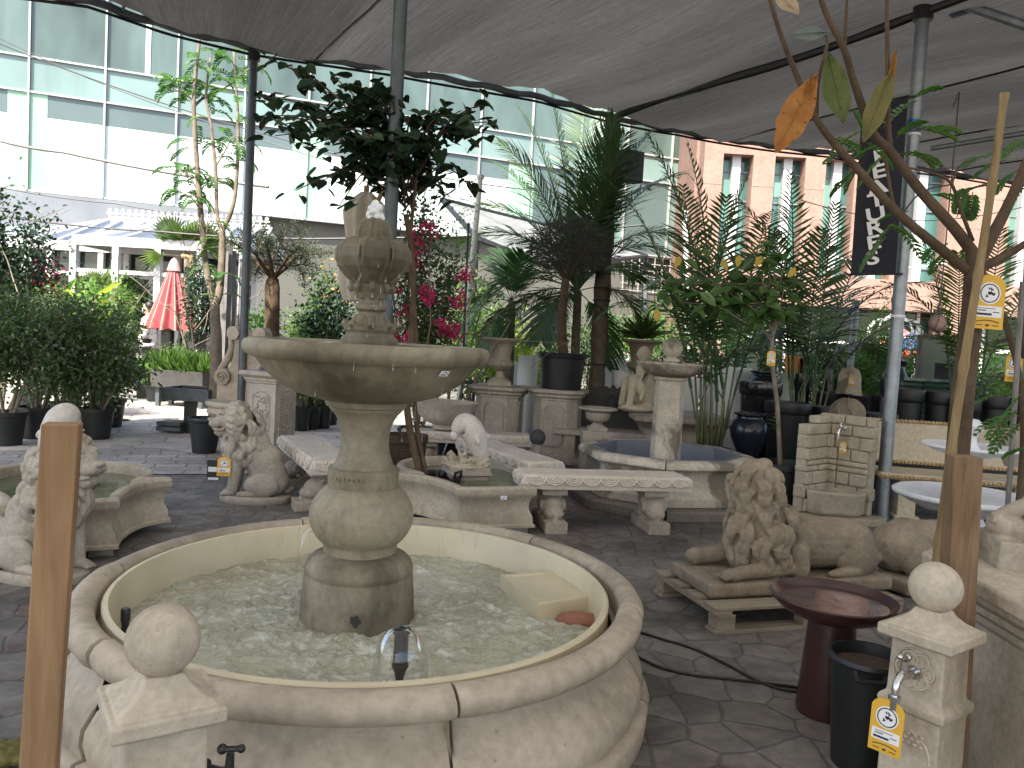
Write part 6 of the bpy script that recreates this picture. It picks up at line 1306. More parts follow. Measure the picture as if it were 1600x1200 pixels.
tipsd = [(420, 92), (400, 150), (412, 180), (440, 195), (470, 105), (520, 118), (545, 130), (590, 135), (575, 160), (650, 230), (700, 165), (758, 160), (772, 190), (745, 212), (700, 200), (740, 298), (705, 310), (672, 280), (480, 228), (500, 285), (530, 322), (462, 298), (560, 250), (430, 212), (470, 160), (510, 175), (540, 200), (500, 205), (570, 215), (600, 190), (610, 250), (560, 290), (650, 200), (680, 235), (590, 230), (470, 180), (520, 240), (545, 270), (725, 185), (545, 160), (500, 140)]
for i, (x, y) in enumerate(tipsd):
    s0 = D_(632+r.uniform(-8, 14), r.uniform(250, 340)); e = D_(x, y, r.uniform(-.55, .55)); mid = s0.lerp(e, .5)+V(0, 0, .16+.1*r.random()); q = stemmed(b, [s0, mid, e], .010, .004, 5)
    for k in range(21):
        j = r.randint(int(len(q)*.25), len(q)-1); a = r.uniform(0, 2*PI); P.append(tuple(q[j]+V(r.gauss(0, .05), r.gauss(0, .05), r.gauss(0, .03)))); DD.append((math.cos(a), math.sin(a), r.uniform(-.9, .05))); NN.append((r.gauss(0, .35), r.gauss(0, .35)-.3, 1)); LL.append(r.uniform(.08, .15))
b.build('trunk', M['bark'], t, 180); LL = np.array(LL); leaves('foliage', P, DD, NN, LL, LL*.8, M['L_dark'], t, HEART)
# bougainvillea
t = shrub('tall bougainvillea with magenta flowers behind the fountain finial', 668, 9.3, 325, .42, M['L_hedge'], 5200, L=.055, W_=.035, potr=.22, zlow=.7, seed=51, name='bougainvillea', cl=30)
t.rotation_euler = (0, 0, 0); n_ = 1100; kk = RNG.choice(22, n_); cc_ = np.column_stack([RNG.uniform(-.42, .5, 22), RNG.uniform(-.5, -.15, 22), RNG.uniform(1.15, 2.7, 22)])[kk]
leaves('blossom', cc_+RNG.normal(size=(n_, 3))*.05, rdirs(n_), rdirs(n_), .045, .04, M['L_pink'], t, OVAL)
shrub('thin bare-twigged shrub with sparse pale leaves right of the bougainvillea', 722, 9.8, 300, .3, M['L_light'], 900, L=.04, W_=.02, potr=.18, zlow=.8, seed=52, name='sparse_shrub')
# pot + topiary on pedestal 2
zt = .903; pb = A(872, 612, 9.9); H2 = A(872, 551, 9.9).z-zt; t = thing('potted_topiary', 'big black pot on the right panelled pedestal with a grey twiggy ball tree', 'potted tree', (p2.x+.02, p2.y, zt)); o_ = V(p2.x+.02, p2.y, zt)
b = MB(); b.lathe([(0, 0), (.25, 0), (.285, H2*.85), (.308, H2*.87), (.318, H2*.98), (.305, H2), (.28, H2*.99), (.27, H2*.85)], 40, close=False, rmod=lambda a, z: 1+.006*math.cos(a*24)); b.build('pot', M['blackplastic'], t); b = MB(); b.lathe([(0, H2*.86), (.272, H2*.86)], 20, close=False); b.build('soil', M['soil'], t, 0)
b = MB(); cB = A(891, 385, 9.9)-o_; tips = []; stemmed(b, [V(.02, 0, H2*.8), A(878, 500, 9.9)-o_, A(884, 435, 9.9)-o_], .065, .05, 12); f0 = A(884, 440, 9.9)-o_; random.seed(15)
for k in range(12): a = k*2.4; branch_tree(b, f0, V(math.cos(a)*.7, math.sin(a)*.7, .9), .30, .018, 2, tips, .6, (2, 3), 0, .1, .75)
b.build('trunk', M['bark'], t, 180)
pts, q = blob_points(6500, tuple(cB), (.50, .46, .36), .3); leaves('foliage', pts, q+rdirs(6500)*.7, rdirs(6500), .055, .006, M['L_twig'], t, THIN)
# palms
def palm(label, px, Y, yc, specs, ll=.42, lw=.022, per=36, mat='L_palm', trunk=.07, hang=.32, name='feather_palm', pot_=True):
    c = A(px, yc, Y); t = thing(name, label, 'palm', (c.x, c.y, 0)); o_ = V(c.x, c.y, 0); b = MB(); b.tube([(0, 0, .1), (.02, .02, c.z*.5), (0, 0, c.z)], [trunk*1.2, trunk, trunk*.8], 10); b.build('trunk', M['palmbark'], t, 180); sp = []
    for ex, ey, dy, dr in specs:
        e = A(ex, ey, Y+dy)-o_; s = V(0, 0, c.z); d = e-s; L_ = d.length*(1.04+dr*.16); sp.append((s, d.normalized()+V(0, 0, dr*.62), L_, dr*1.45))
    fronds('fronds', t, sp, M[mat], M['L_palm'], ll, lw, per, hang)
    if pot_: b = MB(); b.lathe([(0, 0), (.2, 0), (.25, .38), (.27, .39), (.27, .43), (.24, .43)], 24, close=False); b.build('pot', M['blackplastic'], t)
    return t
palm('large feather palm behind the black pot, tallest frond touching the canopy', 903, 11.0, 455, [(868, 160, .1, .25), (920, 185, .3, .4), (945, 210, -.2, .5), (835, 185, .2, .4), (975, 290, .1, .7), (1030, 330, .1, .9), (818, 230, -.2, .5), (790, 300, .2, .6), (800, 250, .6, .4), (770, 420, 0, .9), (735, 470, -.3, 1.), (990, 215, .2, .5), (1020, 260, .3, .6), (1015, 360, -.2, .8), (1000, 480, .1, 1.), (960, 230, -.4, .4), (850, 520, -.6, 1.1), (930, 560, .2, 1.2), (790, 520, .4, 1.2), (940, 300, -.3, .7), (760, 330, .1, .8), (830, 360, -.5, .6), (980, 400, .4, .9)], .66, .026, 62)
palm('dark spiky palm low behind the goblet urn', 800, 11.8, 470, [(735, 430, 0, .5), (760, 400, .2, .4), (725, 500, -.2, .9), (840, 420, .2, .5), (860, 520, 0, .9), (790, 395, .3, .3), (770, 545, -.3, 1.), (745, 460, .2, .6), (815, 400, -.2, .4), (850, 460, .1, .8)], .45, .026, 44)
def clump(label, px, Y, ybase, specs, nst=9, ll=.40, lw=.032, per=36, mat='L_palm', canes='L_yellow', name='areca_palm', spread=.16):
    c = A(px, ybase, Y); t = thing(name, label, 'palm', (c.x, c.y, 0)); o_ = V(c.x, c.y, 0); b = MB(); sp = []; r = random.Random(px)
    b2_ = MB(); b2_.lathe([(0, 0), (.2, 0), (.25, .36), (.27, .37), (.27, .41), (.24, .41)], 24, close=False); b2_.build('pot', M['blackplastic'], t)
    for i, (ex, ey, dy, dr) in enumerate(specs):
        a = i*2.4; s0 = V(spread*math.cos(a)*.7, spread*math.sin(a)*.7, .3); e = A(ex, ey, Y+dy)-o_; h = r.uniform(.9, 1.5); s1 = V(s0.x*1.6+(e.x)*.10, s0.y*1.4, h); b.tube([s0, s0.lerp(s1, .5)+V(.01, 0, 0), s1], [.016, .013, .010], 6)
        d = e-s1; sp.append((s1, d.normalized()+V(0, 0, dr*.62), d.length*(1.04+dr*.16), dr*1.45))
    b.build('cane', plain('green_cane', (.13, .14, .06), .5, .4, 9), t, 180); fronds('fronds', t, sp, M[mat], M['L_palm'], ll, lw, per, .42); return t
clump('areca palm clump with tall canes behind the octagonal fountain', 1112, 8.7, 640, [(1046, 238, 0, .4), (1002, 300, .3, .6), (980, 430, -.2, 1.), (1095, 262, .3, .5), (1150, 300, -.1, .5), (1192, 335, .3, .7), (1130, 330, -.4, .4), (1010, 380, -.3, .9), (1235, 400, .2, .9), (1075, 310, .5, .4), (1185, 430, -.4, .9), (1050, 420, -.2, .8), (1165, 520, -.3, 1.2), (1040, 530, .2, 1.2)])
clump('areca palm left of the banner, fronds fanning against the pink building', 1262, 10.2, 600, [(1195, 330, 0, .5), (1240, 300, .3, .4), (1300, 345, -.2, .4), (1345, 375, .3, .7), (1400, 400, 0, .9), (1425, 470, -.3, 1.), (1330, 440, .2, .8), (1280, 380, -.4, .4), (1170, 420, .2, .9), (1220, 380, -.3, .5), (1380, 520, .2, 1.2), (1200, 500, -.2, 1.1), (1310, 500, -.3, 1.)], ll=.42)
clump('light areca palm right of the leaning tree trunk', 1516, 10.4, 620, [(1425, 430, 0, .6), (1460, 400, .2, .5), (1560, 380, 0, .4), (1620, 420, .3, .8), (1500, 410, -.3, .4), (1440, 500, .2, .9), (1600, 510, -.2, .9), (1580, 560, .2, 1.1)], ll=.42, mat='L_palmlight')
pgy = A(990, 505, 10.9); t = thing('yucca', 'spiky pale yucca growing in the tall brown urn', 'plant', (u3.x, u3.y+1.1, uz3+.6)); n_ = 90; D = RNG.normal(size=(n_, 3)); D[:, 2] = np.abs(D[:, 2])*.9+.2
leaves('blade', np.zeros((n_, 3))+(0, 0, .08), D, rdirs(n_, 1), RNG.uniform(.3, .5, n_), .028, M['L_palmlight'], t, THIN)
# big-leaved plant with yellow leaves
Yb = 7.5; c0 = A(1222, 700, Yb); t = thing('rubber_plant', 'big-leaved plant with dark and yellow leaves in a black pot beside the octagonal fountain', 'plant', (c0.x, c0.y, 0)); o_ = V(c0.x, c0.y, 0); B_ = lambda x, y, dy=0: A(x, y, Yb+dy)-o_
b = MB(); b.lathe([(0, 0), (.2, 0), (.24, .40), (.26, .41), (.26, .46), (.235, .46), (.23, .4)], 28, close=False); b.build('pot', M['blackplastic'], t); b = MB(); b.lathe([(0, .4), (.23, .4)], 16, close=False); b.build('soil', M['soil'], t, 0)
b = MB(); r = random.Random(9); stemmed(b, [V(0, 0, .38), B_(1215, 640), B_(1208, 580), B_(1206, 540), B_(1212, 480), B_(1210, 430)], .024, .016); P, DD, NN, LL = [], [], [], []
for (x, y) in ((1040, 470), (1060, 400), (1085, 380), (1100, 440), (1125, 380), (1140, 440), (1160, 395), (1180, 440), (1200, 380), (1230, 400), (1250, 440), (1225, 450), (1080, 450), (1150, 470), (1055, 440), (1190, 480), (1120, 470), (1170, 370), (1240, 480), (1030, 440)):
    s0 = B_(1207+r.uniform(-2, 4), r.uniform(440, 540)); e = B_(x, y, r.uniform(-.35, .35)); q = stemmed(b, [s0, s0.lerp(e, .5)+V(0, 0, -.02), e], .011, .005, 5)
    for k in range(11):
        j = r.randint(int(len(q)*.35), len(q)-1); a = r.uniform(0, 2*PI); P.append(tuple(q[j]+V(r.gauss(0, .04), r.gauss(0, .04), r.gauss(0, .03)))); DD.append((math.cos(a), math.sin(a), r.uniform(-1., .1))); NN.append((r.gauss(0, .4), -.5, .8)); LL.append(r.uniform(.13, .21))
for (x, y) in ((1214, 660), (1216, 672), (1212, 665), (1214, 655), (1218, 668), (1215, 650)): P.append(tuple(B_(x, y))); a = r.uniform(0, 6); DD.append((math.cos(a), math.sin(a), .2)); NN.append((0, 0, 1)); LL.append(.1)
b.build('stem', M['palebark'], t, 180); LL = np.array(LL); leaves('foliage', P, DD, NN, LL, LL*.55, leafmat('rubber_leaf', [(.045, .10, .035), (.08, .16, .045), (.12, .21, .06), (.05, .11, .035)], .3, .22, .6), t, OVAL)
P = [tuple(B_(x, y, -.4)) for x, y in ((1062, 400), (1128, 405), (1155, 398), (1026, 482), (1243, 418), (1190, 400))]; leaves('yellowing_foliage', P, [(r.gauss(0, .4), -.2, -1) for _ in P], [(0, -1, .2)]*len(P), .12, .07, leafmat('yellowed_leaf', [(.5, .33, .05), (.6, .42, .08)], .5, .3), t, OVAL)
price_card(t, Matrix.Translation(B_(1205, 560, -.1)) @ frame((0, 0, 0), V(1, 0, 0), V(0, -1, 0)), .9)
# ================================================================== RIGHT FOREGROUND TREE
Yr = 3.05; rb_ = A(1483, 900, Yr); t = thing('leaning_tree', 'young tree at right with forked bare branches, few big dry leaves and feathery leaflets', 'tree', (rb_.x, rb_.y, 0)); o_ = V(rb_.x, rb_.y, 0); Q = lambda x, y, dy=0: A(x, y, Yr+dy)-o_
b = MB(); BR = []
for pts, r0, r1 in (([Q(1470, 1120), Q(1484, 900), Q(1494, 740), Q(1506, 600), Q(1518, 500), Q(1524, 420), Q(1526, 395)], .052, .04), ([Q(1522, 430), Q(1490, 405), Q(1440, 365), Q(1398, 328), Q(1345, 270), Q(1300, 220), Q(1275, 185), Q(1250, 130), Q(1222, 60), Q(1203, 0), Q(1195, -30)], .024, .007), ([Q(1524, 400), Q(1490, 355), Q(1440, 300), Q(1392, 238), Q(1362, 205), Q(1335, 130), Q(1318, 75), Q(1290, 20), Q(1275, -30)], .026, .010), ([Q(1392, 240), Q(1388, 200), Q(1387, 120), Q(1386, 40), Q(1386, -30)], .013, .007), ([Q(1398, 330), Q(1390, 290), Q(1384, 245)], .008, .006), ([Q(1528, 410), Q(1555, 360), Q(1580, 310), Q(1610, 240)], .028, .018), ([Q(1530, 420), Q(1570, 400), Q(1620, 370)], .022, .014), ([Q(1276, 186), Q(1278, 130), Q(1292, 70), Q(1288, 50)], .009, .006), ([Q(1320, 75), Q(1322, 30), Q(1325, -30)], .008, .005), ([Q(1520, 377), Q(1500, 325), Q(1485, 285), Q(1455, 270), Q(1420, 262)], .009, .004), ([Q(1487, 290), Q(1497, 262), Q(1520, 250)], .005, .003), ([Q(1386, 130), Q(1394, 105), Q(1400, 78)], .006, .004), ([Q(1406, 340), Q(1440, 300), Q(1490, 288)], .004, .003)):
    BR.append(stemmed(b, [p for p in pts], r0*.88, r1*.88, 10))
b.build('trunk', M['bark'], t, 180)
def big_leaf(par, base, tip, w_, mat, nm='dry_leaf', curl=.06, face=V(0, -1, .1), veins=True):
    d = tip-base; L_ = d.length; d.normalize(); s = d.cross(face).normalized(); n_ = s.cross(d); g = MB(); vs = []; N1, N2 = 14, 9; rr_ = random.Random(int(L_*1e5))
    for i in range(N1+1):
        u = i/N1; hw_ = w_*(math.sin(PI*min(1, u*.97+.015))**.75)*(.75+.45*u*(1.2-u)) ; jag = rr_.uniform(-.06, .06)
        for j in range(N2):
            v = (j/(N2-1)-.5)*2; p = base + d*(L_*u) + s*(hw_*v*(1+(jag if abs(v) > .9 else 0))) + n_*(curl*L_*(v*v*.6 - .5*math.sin(u*2.6)) + .004*math.sin(v*9+u*14)); vs.append(tuple(p))
    g.add(vs, [(i*N2+j, i*N2+j+1, (i+1)*N2+j+1, (i+1)*N2+j) for i in range(N1) for j in range(N2-1)])
    g.tube([base-d*.02, base+d*L_*.1+n_*.003, base+d*L_*.95+n_*.002], [.0022, .0018, .0006], 5)
    return g.build(nm, mat, par, 180)
def dryleaf(name, c1, c2, spot):
    m, nt, b_ = newmat(name); v = coords(nt, False); n1 = noise(nt, v, 14, 5, .7); n2 = noise(nt, v, 45, 3, .6)
    c = ramp(nt, n1, [(.35, c1), (.65, c2)]); c = mix(nt, ramp(nt, n2, [(.58, 0.), (.66, .8)]), c, spot); nt.links.new(c, b_.inputs['Base Color']); b_.inputs['Roughness'].default_value = .6
    tr = node(nt, 'ShaderNodeBsdfTranslucent'); nt.links.new(c, tr.inputs[0]); mx = node(nt, 'ShaderNodeMixShader'); mx.inputs[0].default_value = .4; nt.links.new(b_.outputs[0], mx.inputs[1]); nt.links.new(tr.outputs[0], mx.inputs[2]); nt.links.new(mx.outputs[0], nt.nodes['Material Output'].inputs[0]); bump(nt, b_, n1, .4, .004); return m
m_or = dryleaf('orange_dry_leaf', (.42, .15, .03), (.55, .26, .06), (.14, .05, .02)); m_gr = dryleaf('olive_green_leaf', (.09, .13, .03), (.15, .19, .05), (.12, .10, .03)); m_yl = dryleaf('yellowish_leaf', (.17, .17, .05), (.25, .22, .07), (.2, .1, .03)); m_pa = dryleaf('pale_dry_leaf', (.5, .40, .26), (.6, .48, .32), (.35, .2, .1)); m_bl = dryleaf('blue_green_leaf', (.16, .21, .19), (.22, .26, .23), (.12, .15, .13))
big_leaf(t, Q(1274, 120, -.1), Q(1212, 238, -.15), .062, m_or); big_leaf(t, Q(1294, 84, -.05), Q(1318, 192, -.05), .058, m_gr, 'green_leaf'); big_leaf(t, Q(1394, 112, -.05), Q(1348, 222, -.05), .045, m_yl, 'yellow_leaf')
big_leaf(t, Q(1205, -20, -.1), Q(1248, 22, -.15), .035, m_pa); big_leaf(t, Q(1292, 50, -.2), Q(1238, 55, -.25), .028, m_bl, 'pale_leaf'); big_leaf(t, Q(1398, 80, -.02), Q(1392, 135, -.02), .014, m_or)
big_leaf(t, Q(1268, 118, -.12), Q(1262, 165, -.1), .02, m_or)
sp = []; rs = random.Random(19)
for (x, y, ex, ey) in ((1300, 215, 1345, 238), (1345, 205, 1300, 235), (1380, 200, 1425, 150), (1400, 215, 1445, 190), (1425, 155, 1470, 138), (1420, 205, 1500, 200), (1430, 200, 1495, 215), (1380, 225, 1330, 250), (1340, 235, 1290, 248), (1390, 235, 1340, 290), (1335, 270, 1300, 305), (1350, 220, 1395, 260), (1400, 240, 1470, 250), (1420, 235, 1460, 262), (1385, 350, 1430, 375), (1400, 345, 1360, 400), (1395, 350, 1440, 395), (1385, 370, 1345, 420), (1420, 330, 1375, 345), (1610, 215, 1570, 240), (1600, 230, 1545, 235), (1540, 245, 1508, 255), (1570, 250, 1525, 275), (1590, 265, 1560, 300), (1545, 290, 1508, 300), (1600, 290, 1570, 330), (1500, 320, 1462, 300), (1495, 340, 1505, 300), (1520, 300, 1515, 340), (1480, 380, 1445, 405), (1490, 390, 1455, 425), (1330, 170, 1345, 200), (1350, 250, 1320, 300), (1590, 640, 1545, 680), (1600, 610, 1560, 665), (1595, 660, 1550, 700), (1610, 700, 1570, 715)):
    dy = rs.uniform(.0, .5); a_ = Q(x, y, dy); e_ = Q(ex, ey, dy+rs.uniform(-.1, .1)); sp.append((a_, (e_-a_)+V(0, 0, .02), (e_-a_).length*1.05, .35))
fronds('foliage', t, sp, M['L_neem'], M['bark'], ll=.05, lw=.018, per=9, hang=.1, start=.08, shape=OVAL)
price_card(t, Matrix.Translation(Q(1545, 473, -.07)) @ frame((0, 0, 0), V(1, 0, -.03), V(0, -1, .05)), 1.32)
bs_ = A(1467, 850, 2.93); bt_ = A(1569, 146, 2.93); d = bt_-bs_; f0 = bs_-d*(bs_.z/d.z); t2 = thing('bamboo_stake', 'split bamboo stake leaning against the forked tree', 'stake', (f0.x, f0.y, 0)); b = MB(); o2 = V(f0.x, f0.y, 0); pts, rr_ = [], []
for k in range(61): f = k/60; pts.append(f0.lerp(bt_, f)-o2+V(.004*math.sin(f*9), 0, 0)); rr_.append(.0195-.006*f+(.004 if k % 8 == 4 else 0))
b.tube(pts, rr_, 12); b.build('cane', M['bamboo'], t2, 180)
t3 = thing('thin_stake', 'thin grey cane supporting the sapling at the right edge', 'stake', (0, 0, 0)); a_ = A(1574, 800, 4.2); e_ = A(1598, 440, 4.2); f0 = a_-(e_-a_)*(a_.z/(e_-a_).z); t3.location = (f0.x, f0.y, 0); b = MB(); b.tube([V(0, 0, 0), e_-V(f0.x, f0.y, 0)], .014, 8); b.build('cane', M['greywood'], t3)
t4 = thing('sapling', 'dark slim sapling with yellow tag at the right picture edge', 'tree', (f0.x+.1, f0.y+.1, 0)); o4 = V(f0.x+.1, f0.y+.1, 0); b = MB(); K = lambda x, y: A(x, y, 4.3)-o4; stemmed(b, [V(0, 0, 0), K(1600, 700), K(1590, 580), K(1576, 520), K(1562, 480), K(1545, 430)], .022, .014); stemmed(b, [K(1600, 560), K(1604, 400), K(1612, 300)], .016, .01); b.build('trunk', M['bark'], t4, 180); price_card(t4, Matrix.Translation(K(1584, 575)) @ frame((0, 0, 0), V(1, 0, 0), V(0, -1, 0)), 1.0)
n_ = 60; twl = [K(1600, 640), K(1560, 660), K(1580, 690), K(1545, 640)]; fronds('foliage', t4, [(K(1600, 620), V(-1, 0, .1), .3, .6), (K(1604, 650), V(-1, -.2, .0), .35, .6), (K(1602, 600), V(-.8, .2, .3), .3, .6), (K(1596, 560), V(.6, 0, .4), .3, .5)], M['L_neem'], M['bark'], ll=.06, lw=.022, per=8, hang=.1, shape=OVAL)
# ================================================================== BANNER
bt = thing('banner', 'black vertical banner with white stacked letters on the steel pole', 'banner', (0, 0, 0)); tr4 = [A(1419, 153, 7.2), A(1399, 430, 7.2), A(1329, 428, 7.35), A(1347, 172, 7.35)]
b = MB(); nrm = (tr4[2]-tr4[1]).cross(tr4[0]-tr4[1]).normalized(); nrm = nrm if nrm.y < 0 else -nrm; q = [tr4[0], tr4[3], tr4[2], tr4[1]]; gx_, gy_ = 8, 20; vs = []
def bp(u, v): p = (tr4[0].lerp(tr4[3], u)).lerp(tr4[1].lerp(tr4[2], u), v); return p + nrm*(.012*math.sin(u*5+v*2)+.006*math.sin(v*9))
for s_ in (0, .004): vs += [tuple(bp(i/gx_, j/gy_)-nrm*s_) for j in range(gy_+1) for i in range(gx_+1)]
n1 = (gx_+1)*(gy_+1); fs = [(j*(gx_+1)+i, j*(gx_+1)+i+1, (j+1)*(gx_+1)+i+1, (j+1)*(gx_+1)+i) for j in range(gy_) for i in range(gx_)]; b.add(vs, fs+[tuple(n1+k for k in reversed(f)) for f in fs])
M['banner'] = plain('black_navy_fabric', (.012, .014, .024), .8, .2, 6); b.build('cloth', M['banner'], bt, 180); xd = (tr4[0]-tr4[3]).normalized()
for ch, y in zip('FEATURES', (243, 266, 291, 312, 335, 357, 381, 406)):
    xx = 1367 + (y-330)*-.105; u = (A(1409, y, 7.2)-A(xx, y, 7.27)).dot(xd)/(tr4[0]-tr4[3]).length; p = bp(.53, (y-158)/274.); m = frame(tuple(p+nrm*.012), xd, nrm)
    text_obj(ch, .17, M['paper'], bt, m @ Matrix.Scale(1.4, 4, (1, 0, 0)), 'letter', .0015)
b = MB(); b.tube([tr4[0]+xd*.06, tr4[3]-xd*.03], .012, 8); b.build('top_rod', M['blackmetal'], bt); b = MB(); b.tube([tr4[1]+xd*.06, tr4[2]-xd*.03], .010, 8); b.build('bottom_rod', M['blackmetal'], bt)
# ================================================================== UMBRELLAS, POLES, CAGE, SCREEN
uc = A(272, 412, 15.2); ub = A(270, 512, 15.2); t = thing('pink_umbrella', 'closed coral pink parasol with pale folds hanging from a wooden arm', 'umbrella', (uc.x, uc.y, 0)); b = MB(); Hh = uc.z-ub.z; L = []
n_ = 96
for k in range(15):
    f = k/14; R0_ = .07+.36*f**1.15; L.append([(R0_*(1+.17*math.cos(12*a)*min(1, f*3))*math.cos(a), R0_*(1+.17*math.cos(12*a)*min(1, f*3))*math.sin(a), uc.z-Hh*f-(.05*abs(math.cos(6*a)) if k == 14 else 0)) for a in np.linspace(0, 2*PI, n_, False)])
L.append([(x*.9, y*.9, z+.04) for x, y, z in L[-1]]); b.rings(L, False)
def foldmat(name, c1, c2, nf):
    m, nt, b_ = newmat(name); tc = node(nt, 'ShaderNodeTexCoord'); sp_ = node(nt, 'ShaderNodeSeparateXYZ'); nt.links.new(tc.outputs['Object'], sp_.inputs[0]); at = node(nt, 'ShaderNodeMath', operation='ARCTAN2'); nt.links.new(sp_.outputs[1], at.inputs[0]); nt.links.new(sp_.outputs[0], at.inputs[1])
    m1 = node(nt, 'ShaderNodeMath', operation='MULTIPLY'); m1.inputs[1].default_value = nf; nt.links.new(at.outputs[0], m1.inputs[0]); c_ = node(nt, 'ShaderNodeMath', operation='COSINE'); nt.links.new(m1.outputs[0], c_.inputs[0]); nt.links.new(ramp(nt, c_.outputs[0], [(.0, c1), (.86, c1), (.93, c2)]), b_.inputs['Base Color']); b_.inputs['Roughness'].default_value = .85; return m
b.build('cover', foldmat('faded_coral_fabric', (.36, .075, .085), (.42, .28, .20), 12), t, 60)
b = MB(); b.lathe([(0, uc.z+.12), (.05, uc.z+.08), (.09, uc.z+.0), (.13, uc.z-.14), (.12, uc.z-.13)], 24, close=False); b.build('cap', plain('pale_pink_fabric', (.45, .26, .25), .85), t, 60)
b = MB(); b.tube([(.1, .1, uc.z+.16), (.32, .1, uc.z+.14)], .045, 8); b.tube([(.28, .1, uc.z+.2), (.5, .1, .9), (.5, .1, 0)], .045, 8); b.build('arm', M['bamboo'], t); b = MB(); b.tube([(0, 0, uc.z-Hh*.9), (0, 0, .2)], .05, 8); b.box((.1, 0, .1), (.9, .9, .2)); b.build('base', M['blackmetal'], t, 30, .01)
cu_ = A(572, 312, 8.8); t = thing('cream_parasol', 'furled cream parasol behind the fountain finial', 'umbrella', (cu_.x, cu_.y, 0)); b = MB(); L = []
for k in range(12):
    f = k/11; R0_ = (.05, .16, .21, .2, .18, .17, .18, .2, .22, .22, .2, .17)[k]; L.append([(R0_*(1+.2*math.cos(7*a+f*2))*math.cos(a), R0_*(1+.2*math.cos(7*a+f*2))*math.sin(a), cu_.z+.08-f*1.2) for a in np.linspace(0, 2*PI, 84, False)])
b.rings(L, True); b.build('cover', plain('cream_canvas', (.50, .45, .36), .9, .15, 5), t, 60); b = MB(); b.tube([(0, 0, 0), (0, 0, cu_.z+.15)], .03, 8); b.build('pole', M['bamboo'], t); b = MB(); b.tube([(.05, -.1, cu_.z-.25), (.3, -.05, cu_.z+.35)], .03, 6); b.build('brace', M['bamboo'], t)
def simple_pole(label, a_, e_, r, mat, name='garden_pole'):
    f0 = a_-(e_-a_)*(a_.z/(e_-a_).z); t = thing(name, label, 'pole', (f0.x, f0.y, 0)); b = MB(); b.tube([V(0, 0, 0), e_-V(f0.x, f0.y, 0)], r, 10); b.build('shaft', mat, t); b = MB(); tp_ = e_-V(f0.x, f0.y, 0); b.lathe([(r*1.4, -.04), (r*1.4, .0), (0, .02)], 10, tuple(tp_), close=False); b.build('cap', mat, t); return t
simple_pole('thin white pole with blue tape beside the bougainvillea', A(731, 480, 10.5), A(751, 274, 10.5), .035, M['whitepot']); simple_pole('slim dark post inside the bougainvillea', A(726, 500, 10), A(732, 350, 10), .015, M['blackmetal']); simple_pole('thin grey pole beside the bamboo bushes', A(1326, 600, 11.8), A(1338, 470, 11.8), .05, M['steel'])
simple_pole('thin steel pole behind the yucca', A(1008, 560, 14), A(1008, 430, 14), .035, M['steel']); simple_pole('white pole right of the areca fronds', A(1075, 560, 15), A(1070, 330, 15), .05, M['whitepot'])
# sloping grey shade sail over the back stalls
sl_ = [A(690, 312, 15), A(850, 352, 17), A(1010, 400, 17.5), A(860, 418, 13.5), A(745, 372, 13.5)]; t = thing('shade_sail', 'sloping grey fabric awning with black edge behind the bougainvillea', 'awning', (0, 0, 0)); b = MB(); b.add([tuple(p) for p in sl_]+[tuple(p-V(0, 0, .02)) for p in sl_], [(0, 1, 2, 3, 4), (9, 8, 7, 6, 5)]); b.build('fabric', plain('grey_awning', (.17, .18, .17), .9), t, 0); b = MB(); b.tube(sl_+[sl_[0]], .05, 6); b.tube([sl_[4], sl_[4]*1-V(0, 0, sl_[4].z)], .05, 6); b.tube([sl_[2], sl_[2]-V(0, 0, sl_[2].z)], .05, 6); b.build('black_edge', M['blackmetal'], t)
for i, px in enumerate((346, 356, 366, 376)):
    a_ = A(px, 540, 11.6+.1*i); e_ = A(px+(6, 2, -2, 4)[i], (388, 375, 392, 405)[i], 11.7+.1*i); f0 = a_-(e_-a_)*(a_.z/(e_-a_).z); b = MB(); b.beam(f0, e_, .10, .03); tag(b.build('leaning_plank', M['greywood'], None, 0, .003), ('first', 'second', 'third', 'fourth')[i]+' grey weathered plank, counted from the left, behind the multi-stemmed tree', 'plank', 'grey weathered planks')
# wire dome gazebo
gc = A(1396, 545, 15.); t = thing('wire_gazebo', 'curled white wire gazebo top behind the banner pole', 'gazebo', (gc.x, gc.y, 0)); b = MB(); zt = A(1388, 484, 15.).z; ze_ = A(1388, 545, 15).z; r = .48
for k in range(14): a = 2*PI*k/14; c, s = math.cos(a), math.sin(a); b.tube([(c*.04, s*.04, zt+.04), (c*.1, s*.1, zt-.1), (c*.2, s*.2, zt-.17), (c*.36, s*.36, zt-.2), (c*.46, s*.46, zt-.32), (c*.48, s*.48, zt-.5), (c*.48, s*.48, 0)], .012, 5)
for z in (zt-.5, zt-1.0, .4): b.tube([(r*math.cos(a), r*math.sin(a), z) for a in np.linspace(0, 2*PI, 33)], .012, 5)
for sg in (-1, 1): b.ell((sg*.06, 0, zt+.08), .03, seg=8, rings=6)
b.build('wirework', M['whitepot'], t)
hb = A(1465, 505, 9.4); t = thing('hanging_buoy', 'faded pink ball hanging in a rope net right of the banner pole', 'ball', tuple(hb)); b = MB(); b.ell((0, 0, 0), .10, seg=28, rings=18); b.build('ball', stone('faded_pink_ball', (.62, .50, .45), (.55, .30, .26), (.35, .2, .17), .5, 5, pits=False), t, 180)
b = MB()
for k in range(6): a = k*PI/3; b.tube([(0, 0, -.105)]+[(.104*math.cos(a+.3*u)*math.cos(u), .104*math.sin(a+.3*u)*math.cos(u), .104*math.sin(u)) for u in np.linspace(-1.3, 1.1, 9)]+[(0, 0, .2)], .006, 5)
b.tube([(0, 0, .19), (.01, 0, .45), (0.02, 0, 3.2)], .009, 5); b.build('rope_net', M['greywood'], t)
